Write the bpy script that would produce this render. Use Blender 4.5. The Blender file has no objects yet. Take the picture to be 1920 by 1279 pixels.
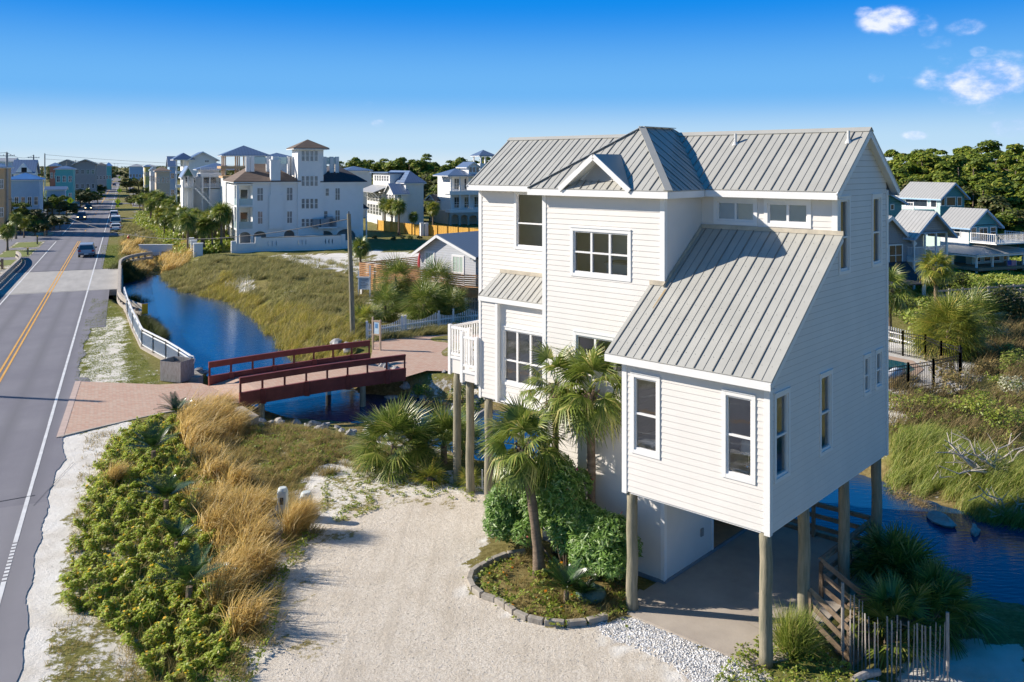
import bpy, math, random
import numpy as np
from mathutils import Vector
random.seed(7); RNG=np.random.default_rng(11)
S=bpy.context.scene; COL=S.collection
# ---------------------------------------------------------------- camera
FPX=1635.5; YH=310.75; HC=12.0
cam=bpy.data.objects.new('camera',bpy.data.cameras.new('camera')); COL.objects.link(cam); S.camera=cam
cam.location=(0,0,HC); cam.rotation_euler=(math.pi/2,0,0)
cam.data.sensor_width=36; cam.data.lens=36*FPX/1920; cam.data.shift_y=-(639.5-YH)/1920
cam.data.clip_start=.1; cam.data.clip_end=9000
# ---------------------------------------------------------------- light
SUN_EL=math.radians(29); SUN_DIR=(-.985,.17)     # horizontal direction towards the sun
S.view_settings.view_transform='Standard'; S.view_settings.look='None'; S.view_settings.exposure=0.62
sun=bpy.data.objects.new('sun',bpy.data.lights.new('sun','SUN')); COL.objects.link(sun)
sun.data.energy=4.9; sun.data.angle=math.radians(.5); sun.data.color=(1,.915,.80)
_d=Vector((SUN_DIR[0]*math.cos(SUN_EL),SUN_DIR[1]*math.cos(SUN_EL),math.sin(SUN_EL)))
sun.rotation_euler=_d.to_track_quat('Z','Y').to_euler()
W=bpy.data.worlds.new('World'); S.world=W; W.use_nodes=True
nt=W.node_tree; nt.nodes.clear(); N=nt.nodes.new; LK=nt.links.new
out=N('ShaderNodeOutputWorld'); bg=N('ShaderNodeBackground'); bg.inputs[1].default_value=.080
sky=N('ShaderNodeTexSky'); sky.sky_type='NISHITA'; sky.sun_disc=False; sky.sun_elevation=SUN_EL
sky.sun_rotation=math.atan2(SUN_DIR[0],SUN_DIR[1]); sky.air_density=1.0; sky.dust_density=.25; sky.ozone_density=2.5
hs=N('ShaderNodeHueSaturation'); hs.inputs['Saturation'].default_value=1.85
LK(sky.outputs[0],hs.inputs['Color'])
tc=N('ShaderNodeTexCoord')
sxz=N('ShaderNodeSeparateXYZ'); LK(tc.outputs['Generated'],sxz.inputs[0])
gr=N('ShaderNodeValToRGB'); LK(sxz.outputs[2],gr.inputs[0]); gr.color_ramp.interpolation='EASE'; ge=gr.color_ramp.elements
for p_,c_ in ((.0,(.66,.79,.89)),(.025,(.50,.72,.92)),(.085,(.16,.47,.91)),(.19,(.006,.26,.84)),(.5,(.008,.12,.45))):
    if p_ in (.0,): x=ge[0]
    elif p_==.5: x=ge[-1]
    else: x=ge.new(p_)
    x.position=p_; x.color=(*c_,1)
gs_=N('ShaderNodeVectorMath'); gs_.operation='SCALE'; gs_.inputs['Scale'].default_value=8.2; LK(gr.outputs[0],gs_.inputs[0])
zr_=N('ShaderNodeMapRange'); zr_.inputs[1].default_value=.18; zr_.inputs[2].default_value=.6; LK(sxz.outputs[2],zr_.inputs[0])
skm=N('ShaderNodeMix'); skm.data_type='RGBA'; LK(zr_.outputs[0],skm.inputs[0]); LK(gs_.outputs[0],skm.inputs[6]); LK(hs.outputs[0],skm.inputs[7])
def pdir(px,py):
    v=Vector((px-960,FPX,YH-py)); return v.normalized()
nz=N('ShaderNodeTexNoise'); nz.inputs['Scale'].default_value=26; nz.inputs['Detail'].default_value=7; nz.inputs['Roughness'].default_value=.62
mp=N('ShaderNodeMapping'); mp.inputs['Scale'].default_value=(1,1,1.7); LK(tc.outputs['Generated'],mp.inputs[0]); LK(mp.outputs[0],nz.inputs['Vector'])
def mth(op,a,b=None,c=None,clamp=False):
    m=N('ShaderNodeMath'); m.operation=op; m.use_clamp=clamp
    for i,v in enumerate((a,b,c)):
        if v is None: continue
        if hasattr(v,'is_linked') or hasattr(v,'links'): LK(v,m.inputs[i])
        else: m.inputs[i].default_value=v
    return m.outputs[0]
acc=None
CL=[(1845,150,62,34,.95),(1765,150,36,22,.75),(1815,180,50,16,.7),(1668,38,44,22,.9),(1620,22,16,10,.7),(1738,50,16,22,.55),(1757,80,24,12,.5),(1810,50,26,15,.65),(1820,14,16,12,.4),
 (1850,14,12,7,.4),(1644,143,14,12,.6),(1700,135,20,12,.35),(1850,205,16,11,.6),(1898,240,34,17,.75),(1716,254,20,8,.7),(1895,186,26,10,.5),(1845,102,16,10,.5),(1780,110,22,12,.5),
 (675,195,26,7,.32),(710,232,14,8,.5),(304,228,14,9,.34),(600,300,60,5,.15),(1905,225,40,8,.5),(1700,60,14,8,.5),(1790,128,30,14,.6),(1760,130,24,10,.5),(1870,190,30,12,.6),(1835,98,14,10,.6),(1880,215,30,10,.5),(1760,20,12,6,.3),(1880,120,50,20,.6),(240,243,20,4,.25)]
for px,py,rx,ry,st in CL:
    d=pdir(px,py); rt=Vector((d.y,-d.x,0)).normalized(); up=rt.cross(d)
    def dotn(v,rad):
        n=N('ShaderNodeVectorMath'); n.operation='DOT_PRODUCT'; LK(tc.outputs['Generated'],n.inputs[0]); n.inputs[1].default_value=v*(FPX/rad); return n.outputs['Value']
    a=dotn(rt,rx*1.25); b=dotn(up,ry*1.25)
    r2=mth('ADD',mth('MULTIPLY',a,a),mth('MULTIPLY',b,b))
    f=mth('MULTIPLY',mth('SUBTRACT',1.4,r2,None,True),st*1.25)
    n=N('ShaderNodeVectorMath'); n.operation='DOT_PRODUCT'; LK(tc.outputs['Generated'],n.inputs[0]); n.inputs[1].default_value=d
    f=mth('MULTIPLY',f,mth('GREATER_THAN',n.outputs['Value'],.5))
    acc=f if acc is None else mth('MAXIMUM',acc,f)
msk=mth('MULTIPLY',mth('ADD',acc,mth('MULTIPLY',mth('SUBTRACT',nz.outputs[0],.56),3.0)),acc)
rmp=N('ShaderNodeMapRange'); rmp.interpolation_type='SMOOTHSTEP'; rmp.inputs['From Min'].default_value=.08; rmp.inputs['From Max'].default_value=1.5; rmp.inputs['To Max'].default_value=.82; LK(msk,rmp.inputs[0])
cr=N('ShaderNodeValToRGB'); cr.color_ramp.elements[0].position=.36; cr.color_ramp.elements[0].color=(3.6,4.9,8.8,1); cr.color_ramp.elements[1].position=.62; cr.color_ramp.elements[1].color=(8.6,8.6,9.8,1)
LK(nz.outputs[0],cr.inputs[0])
mx=N('ShaderNodeMix'); mx.data_type='RGBA'; LK(rmp.outputs[0],mx.inputs['Factor']); LK(skm.outputs[2],mx.inputs[6]); LK(cr.outputs[0],mx.inputs[7])
LK(mx.outputs[2],bg.inputs[0]); LK(bg.outputs[0],out.inputs[0])
# ---------------------------------------------------------------- geometry helpers
def G(px,py,z=0.):
    Y=(HC-z)*FPX/(py-YH); return ((px-960)/FPX*Y,Y)
class Fr:
    """a ground frame; x to the right along ang, y away"""
    def __init__(s,ox,oy,ang,oz=0): s.o=(ox,oy); s.a=ang; s.c=math.cos(ang); s.s=math.sin(ang); s.z=oz
    def w(s,x,y): return (s.o[0]+x*s.c-y*s.s, s.o[1]+x*s.s+y*s.c)
    def l(s,X,Y): X-=s.o[0];Y-=s.o[1]; return (X*s.c+Y*s.s,-X*s.s+Y*s.c)
    def f(s,px,py=None,y=0.):        # on the plane local y
        k=(px-960)/FPX; ox,oy=s.w(0,y); x=(k*oy-ox)/(s.c-k*s.s)
        if py is None: return x
        return x, HC-(py-YH)/FPX*(oy+x*s.s)-s.z
    def g(s,px,py=None,x=0.):        # on the plane local x -> (y,z)
        k=(px-960)/FPX; ox,oy=s.w(x,0); y=(k*oy-ox)/(-s.s-k*s.c)
        if py is None: return y
        return y, HC-(py-YH)/FPX*(oy+y*s.c)-s.z
def tag(o,label=None,cat=None,group=None,kind=None):
    if label: o['label']=label
    if cat: o['category']=cat
    if group: o['group']=group
    if kind: o['kind']=kind
    return o
def empty(name,label,cat,x,y,z=0,ang=0,group=None):
    o=bpy.data.objects.new(name,None); COL.objects.link(o); o.location=(x,y,z); o.rotation_euler=(0,0,ang); o.empty_display_size=.3
    return tag(o,label,cat,group)
def kids(o): return [c for c in bpy.data.objects if c.parent==o]
class Tree:  # cached prototype: copies a thing with its parts and sub-parts
    def __init__(s,root):
        s.root=root; s.used=False; s.ch=[(c,[(d) for d in bpy.data.objects if d.parent==c]) for c in bpy.data.objects if c.parent==root]
    def put(s,loc,rz=0,sc=1,label=None,group=None,cat=None,rx=0,ry=0):
        if not s.used: s.used=True; r=s.root
        else:
            r=s.root.copy(); COL.objects.link(r)
            for c,ds in s.ch:
                k=c.copy(); COL.objects.link(k); k.parent=r
                for d in ds: e=d.copy(); COL.objects.link(e); e.parent=k
        r.location=loc; r.rotation_euler=(rx,ry,rz); r.scale=(sc,)*3 if not hasattr(sc,'__len__') else sc
        return tag(r,label,cat,group)
class MB:
    def __init__(s): s.v=[]; s.f=[]
    def q(s,*p): n=len(s.v); s.v+=[tuple(a) for a in p]; s.f.append(tuple(range(n,n+len(p)))); return s
    def box(s,x0,x1,y0,y1,z0,z1):
        n=len(s.v); s.v+=[(x0,y0,z0),(x1,y0,z0),(x1,y1,z0),(x0,y1,z0),(x0,y0,z1),(x1,y0,z1),(x1,y1,z1),(x0,y1,z1)]
        s.f+=[tuple(n+i for i in f) for f in ((3,2,1,0),(4,5,6,7),(0,1,5,4),(1,2,6,5),(2,3,7,6),(3,0,4,7))]; return s
    def bar(s,p,q,w,h,up=(0,0,1)):
        p=Vector(p);q=Vector(q);d=(q-p).normalized(); u=Vector(up); r=d.cross(u)
        if r.length<1e-4: r=d.cross(Vector((1,0,0)))
        r.normalize(); u=r.cross(d); r*=w/2;u*=h/2; n=len(s.v)
        s.v+=[tuple(a) for a in (p-r-u,p+r-u,p+r+u,p-r+u,q-r-u,q+r-u,q+r+u,q-r+u)]
        s.f+=[tuple(n+i for i in f) for f in ((0,1,2,3),(7,6,5,4),(0,4,5,1),(1,5,6,2),(2,6,7,3),(3,7,4,0))]; return s
    def cyl(s,p,q,r0,r1=None,n=10,cap=True):
        if r1 is None: r1=r0
        p=Vector(p);q=Vector(q);d=(q-p).normalized(); a=d.orthogonal().normalized(); b=d.cross(a); k=len(s.v)
        for c,r in ((p,r0),(q,r1)):
            for i in range(n):
                t=2*math.pi*i/n; s.v.append(tuple(c+(a*math.cos(t)+b*math.sin(t))*r))
        for i in range(n): j=(i+1)%n; s.f.append((k+i,k+j,k+n+j,k+n+i))
        if cap: s.f.append(tuple(k+i for i in reversed(range(n)))); s.f.append(tuple(k+n+i for i in range(n)))
        return s
    def tube(s,pts,rs,n=8):
        k=len(s.v); P=[Vector(p) for p in pts]
        if not hasattr(rs,'__len__'): rs=[rs]*len(P)
        a=None
        for i,p in enumerate(P):
            d=(P[min(i+1,len(P)-1)]-P[max(i-1,0)]).normalized()
            a=d.orthogonal().normalized() if a is None else (a-d*a.dot(d)).normalized()
            b=d.cross(a)
            for j in range(n):
                t=2*math.pi*j/n; s.v.append(tuple(p+(a*math.cos(t)+b*math.sin(t))*rs[i]))
        for i in range(len(P)-1):
            for j in range(n): m=(j+1)%n; s.f.append((k+i*n+j,k+i*n+m,k+(i+1)*n+m,k+(i+1)*n+j))
        s.f.append(tuple(k+j for j in reversed(range(n)))); e=k+(len(P)-1)*n; s.f.append(tuple(e+j for j in range(n)))
        return s
    def prism(s,poly,z0,z1):      # poly in xy
        n=len(s.v); m=len(poly); s.v+=[(p[0],p[1],z0) for p in poly]+[(p[0],p[1],z1) for p in poly]
        s.f.append(tuple(n+i for i in reversed(range(m)))); s.f.append(tuple(n+m+i for i in range(m)))
        for i in range(m): j=(i+1)%m; s.f.append((n+i,n+j,n+m+j,n+m+i))
        return s
    def ext(s,poly,vec):          # 3D polygon extruded by vec
        n=len(s.v); m=len(poly); vec=Vector(vec); s.v+=[tuple(p) for p in poly]+[tuple(Vector(p)+vec) for p in poly]
        s.f.append(tuple(n+i for i in reversed(range(m)))); s.f.append(tuple(n+m+i for i in range(m)))
        for i in range(m): j=(i+1)%m; s.f.append((n+i,n+j,n+m+j,n+m+i))
        return s
    def build(s,name,mat,parent=None,smooth=False,label=None,cat=None,kind=None,group=None,bevel=0,recalc=True):
        me=bpy.data.meshes.new(name); me.from_pydata(s.v,[],s.f); me.materials.append(mat)
        if recalc:
            import bmesh
            bm=bmesh.new(); bm.from_mesh(me); bmesh.ops.recalc_face_normals(bm,faces=bm.faces); bm.to_mesh(me); bm.free()
        if smooth: me.polygons.foreach_set('use_smooth',[True]*len(me.polygons))
        o=bpy.data.objects.new(name,me); COL.objects.link(o)
        if parent: o.parent=parent
        if bevel: b=o.modifiers.new('b','BEVEL'); b.width=bevel; b.segments=2; b.limit_method='ANGLE'
        return tag(o,label,cat,group,kind)
def npmesh(name,V,F,mat,parent=None,smooth=False,col=None):
    """V (n,3), F (m,k) arrays with constant k"""
    me=bpy.data.meshes.new(name); V=np.asarray(V,np.float32); F=np.asarray(F,np.int32); m,k=F.shape
    me.vertices.add(len(V)); me.vertices.foreach_set('co',V.ravel()); me.loops.add(m*k); me.loops.foreach_set('vertex_index',F.ravel())
    me.polygons.add(m); me.polygons.foreach_set('loop_start',np.arange(0,m*k,k,dtype=np.int32)); me.polygons.foreach_set('loop_total',np.full(m,k,np.int32))
    if smooth: me.polygons.foreach_set('use_smooth',np.ones(m,bool))
    me.update(calc_edges=True)
    if col is not None:
        ca=me.color_attributes.new('col','FLOAT_COLOR','POINT'); ca.data.foreach_set('color',np.asarray(col,np.float32).ravel())
    me.materials.append(mat); o=bpy.data.objects.new(name,me); COL.objects.link(o)
    if parent: o.parent=parent
    return o
# ---------------------------------------------------------------- materials
MC={}
def mat(name,base,rough=.6,var=.12,scale=4.,bump=0.,metal=0.,base2=None,spec=.4,bscale=None,stretch=(1,1,1),detail=6):
    if name in MC: return MC[name]
    m=bpy.data.materials.new(name); m.use_nodes=True; t=m.node_tree; b=t.nodes['Principled BSDF']; n=t.nodes.new
    b.inputs['Roughness'].default_value=rough; b.inputs['Metallic'].default_value=metal; b.inputs['Specular IOR Level'].default_value=spec
    tcn=n('ShaderNodeTexCoord'); mpn=n('ShaderNodeMapping'); mpn.inputs['Scale'].default_value=stretch; t.links.new(tcn.outputs['Object'],mpn.inputs[0])
    no=n('ShaderNodeTexNoise'); no.inputs['Scale'].default_value=scale; no.inputs['Detail'].default_value=detail; no.inputs['Roughness'].default_value=.6; t.links.new(mpn.outputs[0],no.inputs['Vector'])
    r=n('ShaderNodeValToRGB'); e=r.color_ramp.elements; e[0].position=.3; e[1].position=.7
    if base2 is None: c0=[c*(1-var) for c in base]; c1=[min(1,c*(1+var)) for c in base]
    else: c0,c1=base,base2
    e[0].color=(*c0,1); e[1].color=(*c1,1); t.links.new(no.outputs[0],r.inputs[0]); t.links.new(r.outputs[0],b.inputs['Base Color'])
    if bump:
        n2=n('ShaderNodeTexNoise'); n2.inputs['Scale'].default_value=bscale or scale*4; n2.inputs['Detail'].default_value=5; t.links.new(mpn.outputs[0],n2.inputs['Vector'])
        bp=n('ShaderNodeBump'); bp.inputs['Strength'].default_value=bump; bp.inputs['Distance'].default_value=.02; t.links.new(n2.outputs[0],bp.inputs['Height']); t.links.new(bp.outputs[0],b.inputs['Normal'])
    MC[name]=m; return m
def leafmat(name,c0,c1,rough=.45,trans=.3,c2=None,spec=.4):
    if name in MC: return MC[name]
    m=bpy.data.materials.new(name); m.use_nodes=True; t=m.node_tree; b=t.nodes['Principled BSDF']; n=t.nodes.new; o=t.nodes['Material Output']
    g=n('ShaderNodeNewGeometry'); r=n('ShaderNodeValToRGB'); e=r.color_ramp.elements; e[0].color=(*c0,1); e[1].color=(*c1,1); e[0].position=.0; e[1].position=.8 if c2 else 1
    if c2: x=e.new(.96); x.color=(*c2,1)
    t.links.new(g.outputs['Random Per Island'],r.inputs[0]); t.links.new(r.outputs[0],b.inputs['Base Color']); b.inputs['Roughness'].default_value=rough; b.inputs['Specular IOR Level'].default_value=spec
    tr=n('ShaderNodeBsdfTranslucent'); t.links.new(r.outputs[0],tr.inputs[0]); mxs=n('ShaderNodeMixShader'); mxs.inputs[0].default_value=trans
    t.links.new(b.outputs[0],mxs.inputs[1]); t.links.new(tr.outputs[0],mxs.inputs[2]); t.links.new(mxs.outputs[0],o.inputs[0]); MC[name]=m; return m
def glassmat(name,tint=(.5,.55,.58),see=.55,gloss=.35):
    if name in MC: return MC[name]
    m=bpy.data.materials.new(name); m.use_nodes=True; t=m.node_tree; t.nodes.clear(); n=t.nodes.new
    o=n('ShaderNodeOutputMaterial'); tr=n('ShaderNodeBsdfTransparent'); tr.inputs[0].default_value=(*tint,1); gl=n('ShaderNodeBsdfGlossy'); gl.inputs['Roughness'].default_value=.02
    no=n('ShaderNodeTexNoise'); no.inputs['Scale'].default_value=1.3; bp=n('ShaderNodeBump'); bp.inputs['Strength'].default_value=.05; bp.inputs['Distance'].default_value=.05
    tcn=n('ShaderNodeTexCoord'); t.links.new(tcn.outputs['Object'],no.inputs['Vector']); t.links.new(no.outputs[0],bp.inputs['Height']); t.links.new(bp.outputs[0],gl.inputs['Normal'])
    fr=n('ShaderNodeFresnel'); fr.inputs[0].default_value=1.5; ma=n('ShaderNodeMath'); ma.operation='MULTIPLY_ADD'; ma.inputs[1].default_value=1.0; ma.inputs[2].default_value=gloss; ma.use_clamp=True
    t.links.new(fr.outputs[0],ma.inputs[0]); mx=n('ShaderNodeMixShader'); t.links.new(ma.outputs[0],mx.inputs[0]); t.links.new(tr.outputs[0],mx.inputs[1]); t.links.new(gl.outputs[0],mx.inputs[2]); t.links.new(mx.outputs[0],o.inputs[0]); MC[name]=m; return m
WHITE=mat('white paint',(.78,.77,.75),.45,.03,2)
SIDING=mat('cream siding paint',(.72,.685,.64),.55,.035,1.1,.1,bscale=30)
STEEL=mat('galvalume roof',(.44,.43,.385),.45,.07,1.2,.05,metal=.12,stretch=(1,1,1))
FLASH=mat('aged flashing',(.5,.44,.34),.6,.2,3)
SEAM=mat('dark seam',(.27,.26,.235),.5,.1,3,metal=.3)  # ribs darker than the sheets, their shaded sides put into the colour
PILE=mat('treated pile wood',(.17,.165,.11),.85,.3,3,.6,base2=(.36,.31,.22),stretch=(6,6,.6))
DECKW=mat('weathered deck wood',(.20,.14,.09),.8,.3,3,.4,base2=(.34,.25,.17),stretch=(2,2,2))
GREYW=mat('grey weathered wood',(.25,.22,.19),.85,.2,5,.4,base2=(.42,.38,.34),stretch=(3,3,.8))
CONC=mat('concrete',(.42,.37,.31),.85,.15,1.5,.25,bscale=20)
GLASS=glassmat('window glass',(.84,.88,.88),gloss=.16)
DKGLASS=mat('dark window glass',(.03,.04,.05),.06,.2,.8,spec=1.0)
ROOM=mat('room interior',(.88,.87,.85),.8,.1,1)
DARK=mat('dark shadowed void',(.02,.02,.02),.9,.1)
# main house frame: x = -a (to the right-near), y = b (away), origin at the front wing corner
TH=math.radians(47.74); OX,OY=6.118,20.747
MF=Fr(OX,OY,-(math.pi/2-TH))
RA=math.radians(24.0)
RF=Fr(-3.45,0,RA)            # road frame: x across (0 = right edge line), y along the road
# ================================================================ TERRAIN, WATER, ROAD
ZW=-1.2
def ab(a,b): return MF.w(-a,b)
POND=[G(x,y,ZW) for x,y in [(541,783),(486,764),(440,745),(392,722),(355,695),(320,668),(292,640),(268,600),(246,565)]]
POND+=[RF.w(3.2,91),RF.w(-14,90),RF.w(-40,88),RF.w(-40,104),RF.w(-14,105),RF.w(3.0,107),RF.w(6,112)]
POND+=[G(x,y,ZW) for x,y in [(283,500),(286,478),(302,478),(306,500),(316,522),(335,545),(398,556),(446,568),(482,590),(508,620),(533,654),(572,676),(640,708),(676,738)]]
POND+=[ab(29,13.2),ab(22,15),ab(12,17.4),ab(5,18.2),ab(3.5,17.9),ab(.9,16.8),ab(-1.8,16.9),ab(-10,19),ab(-30,27),ab(-30,15),ab(-10,12),ab(-3.2,10.3),ab(1,8.9),ab(5,8.5),ab(15,8.5),ab(22,8.5),ab(27,8.2)]
POND=np.array(POND)
def inpoly(P,x,y):
    P=np.asarray(P); ins=np.zeros(x.shape,bool); n=len(P)
    for i in range(n):
        x0,y0=P[i]; x1,y1=P[(i+1)%n]
        if y0==y1: continue
        c=((y0>y)!=(y1>y)); ins^=c&(x<(x1-x0)*(y-y0)/(y1-y0)+x0)
    return ins
def pdist(P,x,y):
    P=np.asarray(P); d=np.full(x.shape,1e9); n=len(P)
    for i in range(n):
        a=P[i]; b=P[(i+1)%n]; e=b-a; L=max(1e-9,e@e); t=np.clip(((x-a[0])*e[0]+(y-a[1])*e[1])/L,0,1)
        d=np.minimum(d,np.hypot(x-a[0]-t*e[0],y-a[1]-t*e[1]))
    return d
_ph=np.random.default_rng(3).uniform(0,6.28,(24,)); _an=np.random.default_rng(4).uniform(0,6.28,(24,))
def fnoise(x,y,L):
    r=np.zeros(x.shape)
    for k in range(12):
        w=2*math.pi/L*(1.55**(k//3)); r+=np.sin((x*math.cos(_an[k])+y*math.sin(_an[k]))*w+_ph[k]+1.7*np.sin((x*math.sin(_an[k+12])-y*math.cos(_an[k+12]))*w*.6+_ph[k+12]))/(1.5**(k//3))
    return r/5
def sm(t): t=np.clip(t,0,1); return t*t*(3-2*t)
def pxpoly(L,z=0): return np.array([G(x,y,z) for x,y in L])
LOT=pxpoly([(690,455),(880,470),(880,560),(700,600),(650,600),(560,560),(470,500),(560,480)])
def hz(x,y):
    x=np.asarray(x,float); y=np.asarray(y,float)
    d=pdist(POND,x,y); ins=inpoly(POND,x,y)
    rx=(x+3.45)*RF.c+y*RF.s; hx,hy=((x-OX)*MF.c+(y-OY)*MF.s),(-(x-OX)*MF.s+(y-OY)*MF.c)
    w=1.1+.35*fnoise(x,y,9)+sm((y-60)/30)*1.6+sm((hy-13)/3)*1.2
    w=w+5.0*sm(1.6-np.hypot(x+10,y-43)/9)*(y<50)+2.8*sm((hy-6)/2)*sm((14-hy)/2)*sm((hx+6)/4)
    z=np.where(ins,ZW-.9*sm(d/2),ZW+(-ZW-.012)*sm(d/np.maximum(w,.3)))
    flat=1-sm((np.maximum(-13-rx,rx-1.2))/4)
    flat=np.maximum(flat,(1-sm((np.abs(hx+2)-14)/4))*(1-sm((np.abs(hy-1)-7.5)/2)))
    z=z-.62*sm((hx-.15)/.9)*sm((hy-1.2)/1.2)*sm((9-hy)/2)*sm((9-hx)/3)*np.where(ins,0,1)
    amp=(.16+.25*sm((y-200)/100))*(1-flat)*np.where(ins,0,sm((d-1)/4))
    z=z+amp*fnoise(x,y,11)
    # a low dune ridge along the far lot, a planted mound beside the road
    m=sm((rx-4)/4)*sm((30-rx)/10)*sm((y-70)/15)*sm((120-y)/15)*np.where(ins,0,sm(d/6)); z=z+.8*m*(.6+.4*fnoise(x,y,17))
    return z
def axis(lo,hi,step,far,g):
    a=list(np.arange(lo,hi,step)); s=step; v=a[-1]
    while v<far: s*=g; v+=s; a.append(v)
    s=step; v=a[0]; pre=[]
    while v>-far: s*=g; v-=s; pre.append(v)
    return np.array(pre[::-1]+a)
gx=axis(-36,31,.27,3500,1.09); gy=axis(15,75,.27,5000,1.045); gy=gy[gy>-300]
XX,YY=np.meshgrid(gx,gy); Zg=hz(XX,YY)
def zonefill(arr,L,val,jit=.5,soft=None,z=0,world=None):
    P=world if world is not None else pxpoly(L,z); jx=jit*fnoise(XX*1.0,YY,1.9); jy=jit*fnoise(YY+31,XX,1.7)
    arr[inpoly(P,XX+jx,YY+jy)]=val
RX=(XX+3.45)*RF.c+YY*RF.s; RY=-(XX+3.45)*RF.s+YY*RF.c
cov=np.full(XX.shape,.80); dry=.5+.3*fnoise(XX,YY,14); typ=np.zeros(XX.shape)
dP=pdist(POND,XX,YY); inP=inpoly(POND,XX,YY)
cov[(RX>0)&(RX<2.0)&(RY<70)]=.12; cov[(RX>=1.45+.3*fnoise(XX,YY,3))&(RX<3.7)&(RY<43)]=.54; dry[(RX>=1.4)&(RX<3.9)&(RY<43)]=.4
cov[(RX<-6)&(RX>-30)&(RY>0)]=.55
TRI=[(172,560),(208,562),(238,600),(255,655),(295,700),(300,722),(140,714),(150,640)]
zonefill(cov,TRI,.72,.3); zonefill(dry,TRI,.2,.2)
zonefill(cov,[(180,590),(235,596),(232,640),(240,690),(245,722),(140,722),(160,670)],.44,.5)
zonefill(cov,[(188,460),(235,460),(228,500),(190,503)],.95,.1); zonefill(dry,[(188,460),(235,460),(228,500),(190,503)],0,.1)
zonefill(cov,[(120,820),(140,816),(250,790),(230,850),(160,930),(120,880)],.18,.4)
zonefill(cov,[(530,930),(600,880),(650,860),(760,870),(920,900),(925,1000),(880,1060),(890,1110),(1000,1165),(1180,1150),(1440,1260),(1440,1330),(490,1330),(500,1180),(515,1050),(500,1000)],.05,.35)
zonefill(cov,[(560,930),(640,880),(760,880),(870,905),(900,930),(700,960),(600,960)],.50,.4)
zonefill(cov,[(500,1060),(560,1010),(640,990),(650,1010),(590,1060),(580,1130),(560,1190),(500,1290),(430,1300)],.34,.5); zonefill(dry,[(560,930),(640,880),(760,880),(870,905),(900,930),(700,960),(600,960)],.6,.4)
for q in ([(560,985),(640,965),(700,975),(660,1010),(590,1020)],[(545,1080),(600,1060),(620,1090),(570,1130)],[(760,905),(860,900),(915,930),(860,955),(780,940)],[(560,1200),(640,1190),(600,1240),(530,1260)]): zonefill(cov,q,.40,.35); zonefill(dry,q,.8,.3)
zonefill(typ,[(680,940),(920,920),(925,1000),(880,1060),(890,1110),(1000,1165),(1120,1175),(1330,1330),(500,1330),(505,1100),(560,1000)],.45,.6)
zonefill(typ,[(1110,1160),(1182,1150),(1440,1258),(1440,1330),(1330,1300),(1240,1235),(1130,1185)],1.,.25)
zonefill(cov,[(520,478),(640,476),(700,492),(720,520),(600,508),(540,500)],.18,2.)
zonefill(cov,[(640,610),(700,560),(880,560),(890,600),(760,600)],.36,1.)
zonefill(cov,[(425,525),(460,522),(480,540),(450,548)],.1,.8)
zonefill(cov,[(690,470),(800,475),(790,500),(700,500)],.3,1.5)
zonefill(cov,[(1760,1150),(1930,1170),(1930,1330),(1600,1330),(1640,1260)],.12,.2)
zonefill(cov,[(1660,745),(1740,750),(1730,790),(1660,800)],.35,.4)
zonefill(cov,[(1660,640),(1790,660),(1860,700),(1790,735),(1660,740)],.1,.2)
BED=[(890,1080),(930,1040),(990,1035),(1080,1060),(1180,1090),(1180,1150),(1130,1168),(1040,1180),(960,1150),(895,1105)]
zonefill(cov,[(235,405),(440,398),(440,470),(330,485),(250,450)],1.2,1.5); zonefill(dry,[(300,405),(440,398),(440,470),(330,485)],.15,1.5)
zonefill(cov,BED,.95,.05); zonefill(dry,BED,.9,.05)
cov[(dP<1.6)&~inP]=np.maximum(cov[(dP<1.6)&~inP],.85)
cov[inP]=.9; dry[inP]=1; dry[(dP<.9)]=1
zonefill(dry,[(700,705),(900,700),(905,810),(700,800)],.95,.5); zonefill(cov,[(700,705),(900,700),(905,810),(700,800)],.62,.5)
zonefill(dry,[(440,800),(560,795),(700,830),(740,870),(620,870),(540,900),(500,1000),(440,880)],.75,.8)
hx_,hy_=((XX-OX)*MF.c+(YY-OY)*MF.s),(-(XX-OX)*MF.s+(YY-OY)*MF.c)
col=np.stack([cov,np.clip(dry,0,1),typ,np.ones_like(cov)],-1).reshape(-1,4)
ny,nx=XX.shape; idx=np.arange(ny*nx).reshape(ny,nx)
F=np.stack([idx[:-1,:-1],idx[:-1,1:],idx[1:,1:],idx[1:,:-1]],-1).reshape(-1,4)
gm=bpy.data.materials.new('sandy ground'); gm.use_nodes=True; t=gm.node_tree; b=t.nodes['Principled BSDF']; n=t.nodes.new; L=t.links.new
b.inputs['Roughness'].default_value=.95; b.inputs['Specular IOR Level'].default_value=.1
at=n('ShaderNodeVertexColor'); at.layer_name='col'; sp=n('ShaderNodeSeparateColor'); L(at.outputs[0],sp.inputs[0]); tcn=n('ShaderNodeTexCoord')
def tn(sc,de=8,ro=.65,st=None):
    q=n('ShaderNodeTexNoise'); q.inputs['Scale'].default_value=sc; q.inputs['Detail'].default_value=de; q.inputs['Roughness'].default_value=ro; L(tcn.outputs['Object'],q.inputs['Vector']); return q.outputs[0]
def ramp(f,stops):
    r=n('ShaderNodeValToRGB'); e=r.color_ramp.elements
    while len(e)<len(stops): e.new(.5)
    for x,(p,c) in zip(e,stops): x.position=p; x.color=(*c,1)
    L(f,r.inputs[0]); return r.outputs[0]
def mix(f,a,b_):
    m=n('ShaderNodeMix'); m.data_type='RGBA'
    if isinstance(f,float): m.inputs[0].default_value=f
    else: L(f,m.inputs[0])
    for i,v in ((6,a),(7,b_)):
        if isinstance(v,tuple): m.inputs[i].default_value=(*v,1)
        else: L(v,m.inputs[i])
    return m.outputs[2]
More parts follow.
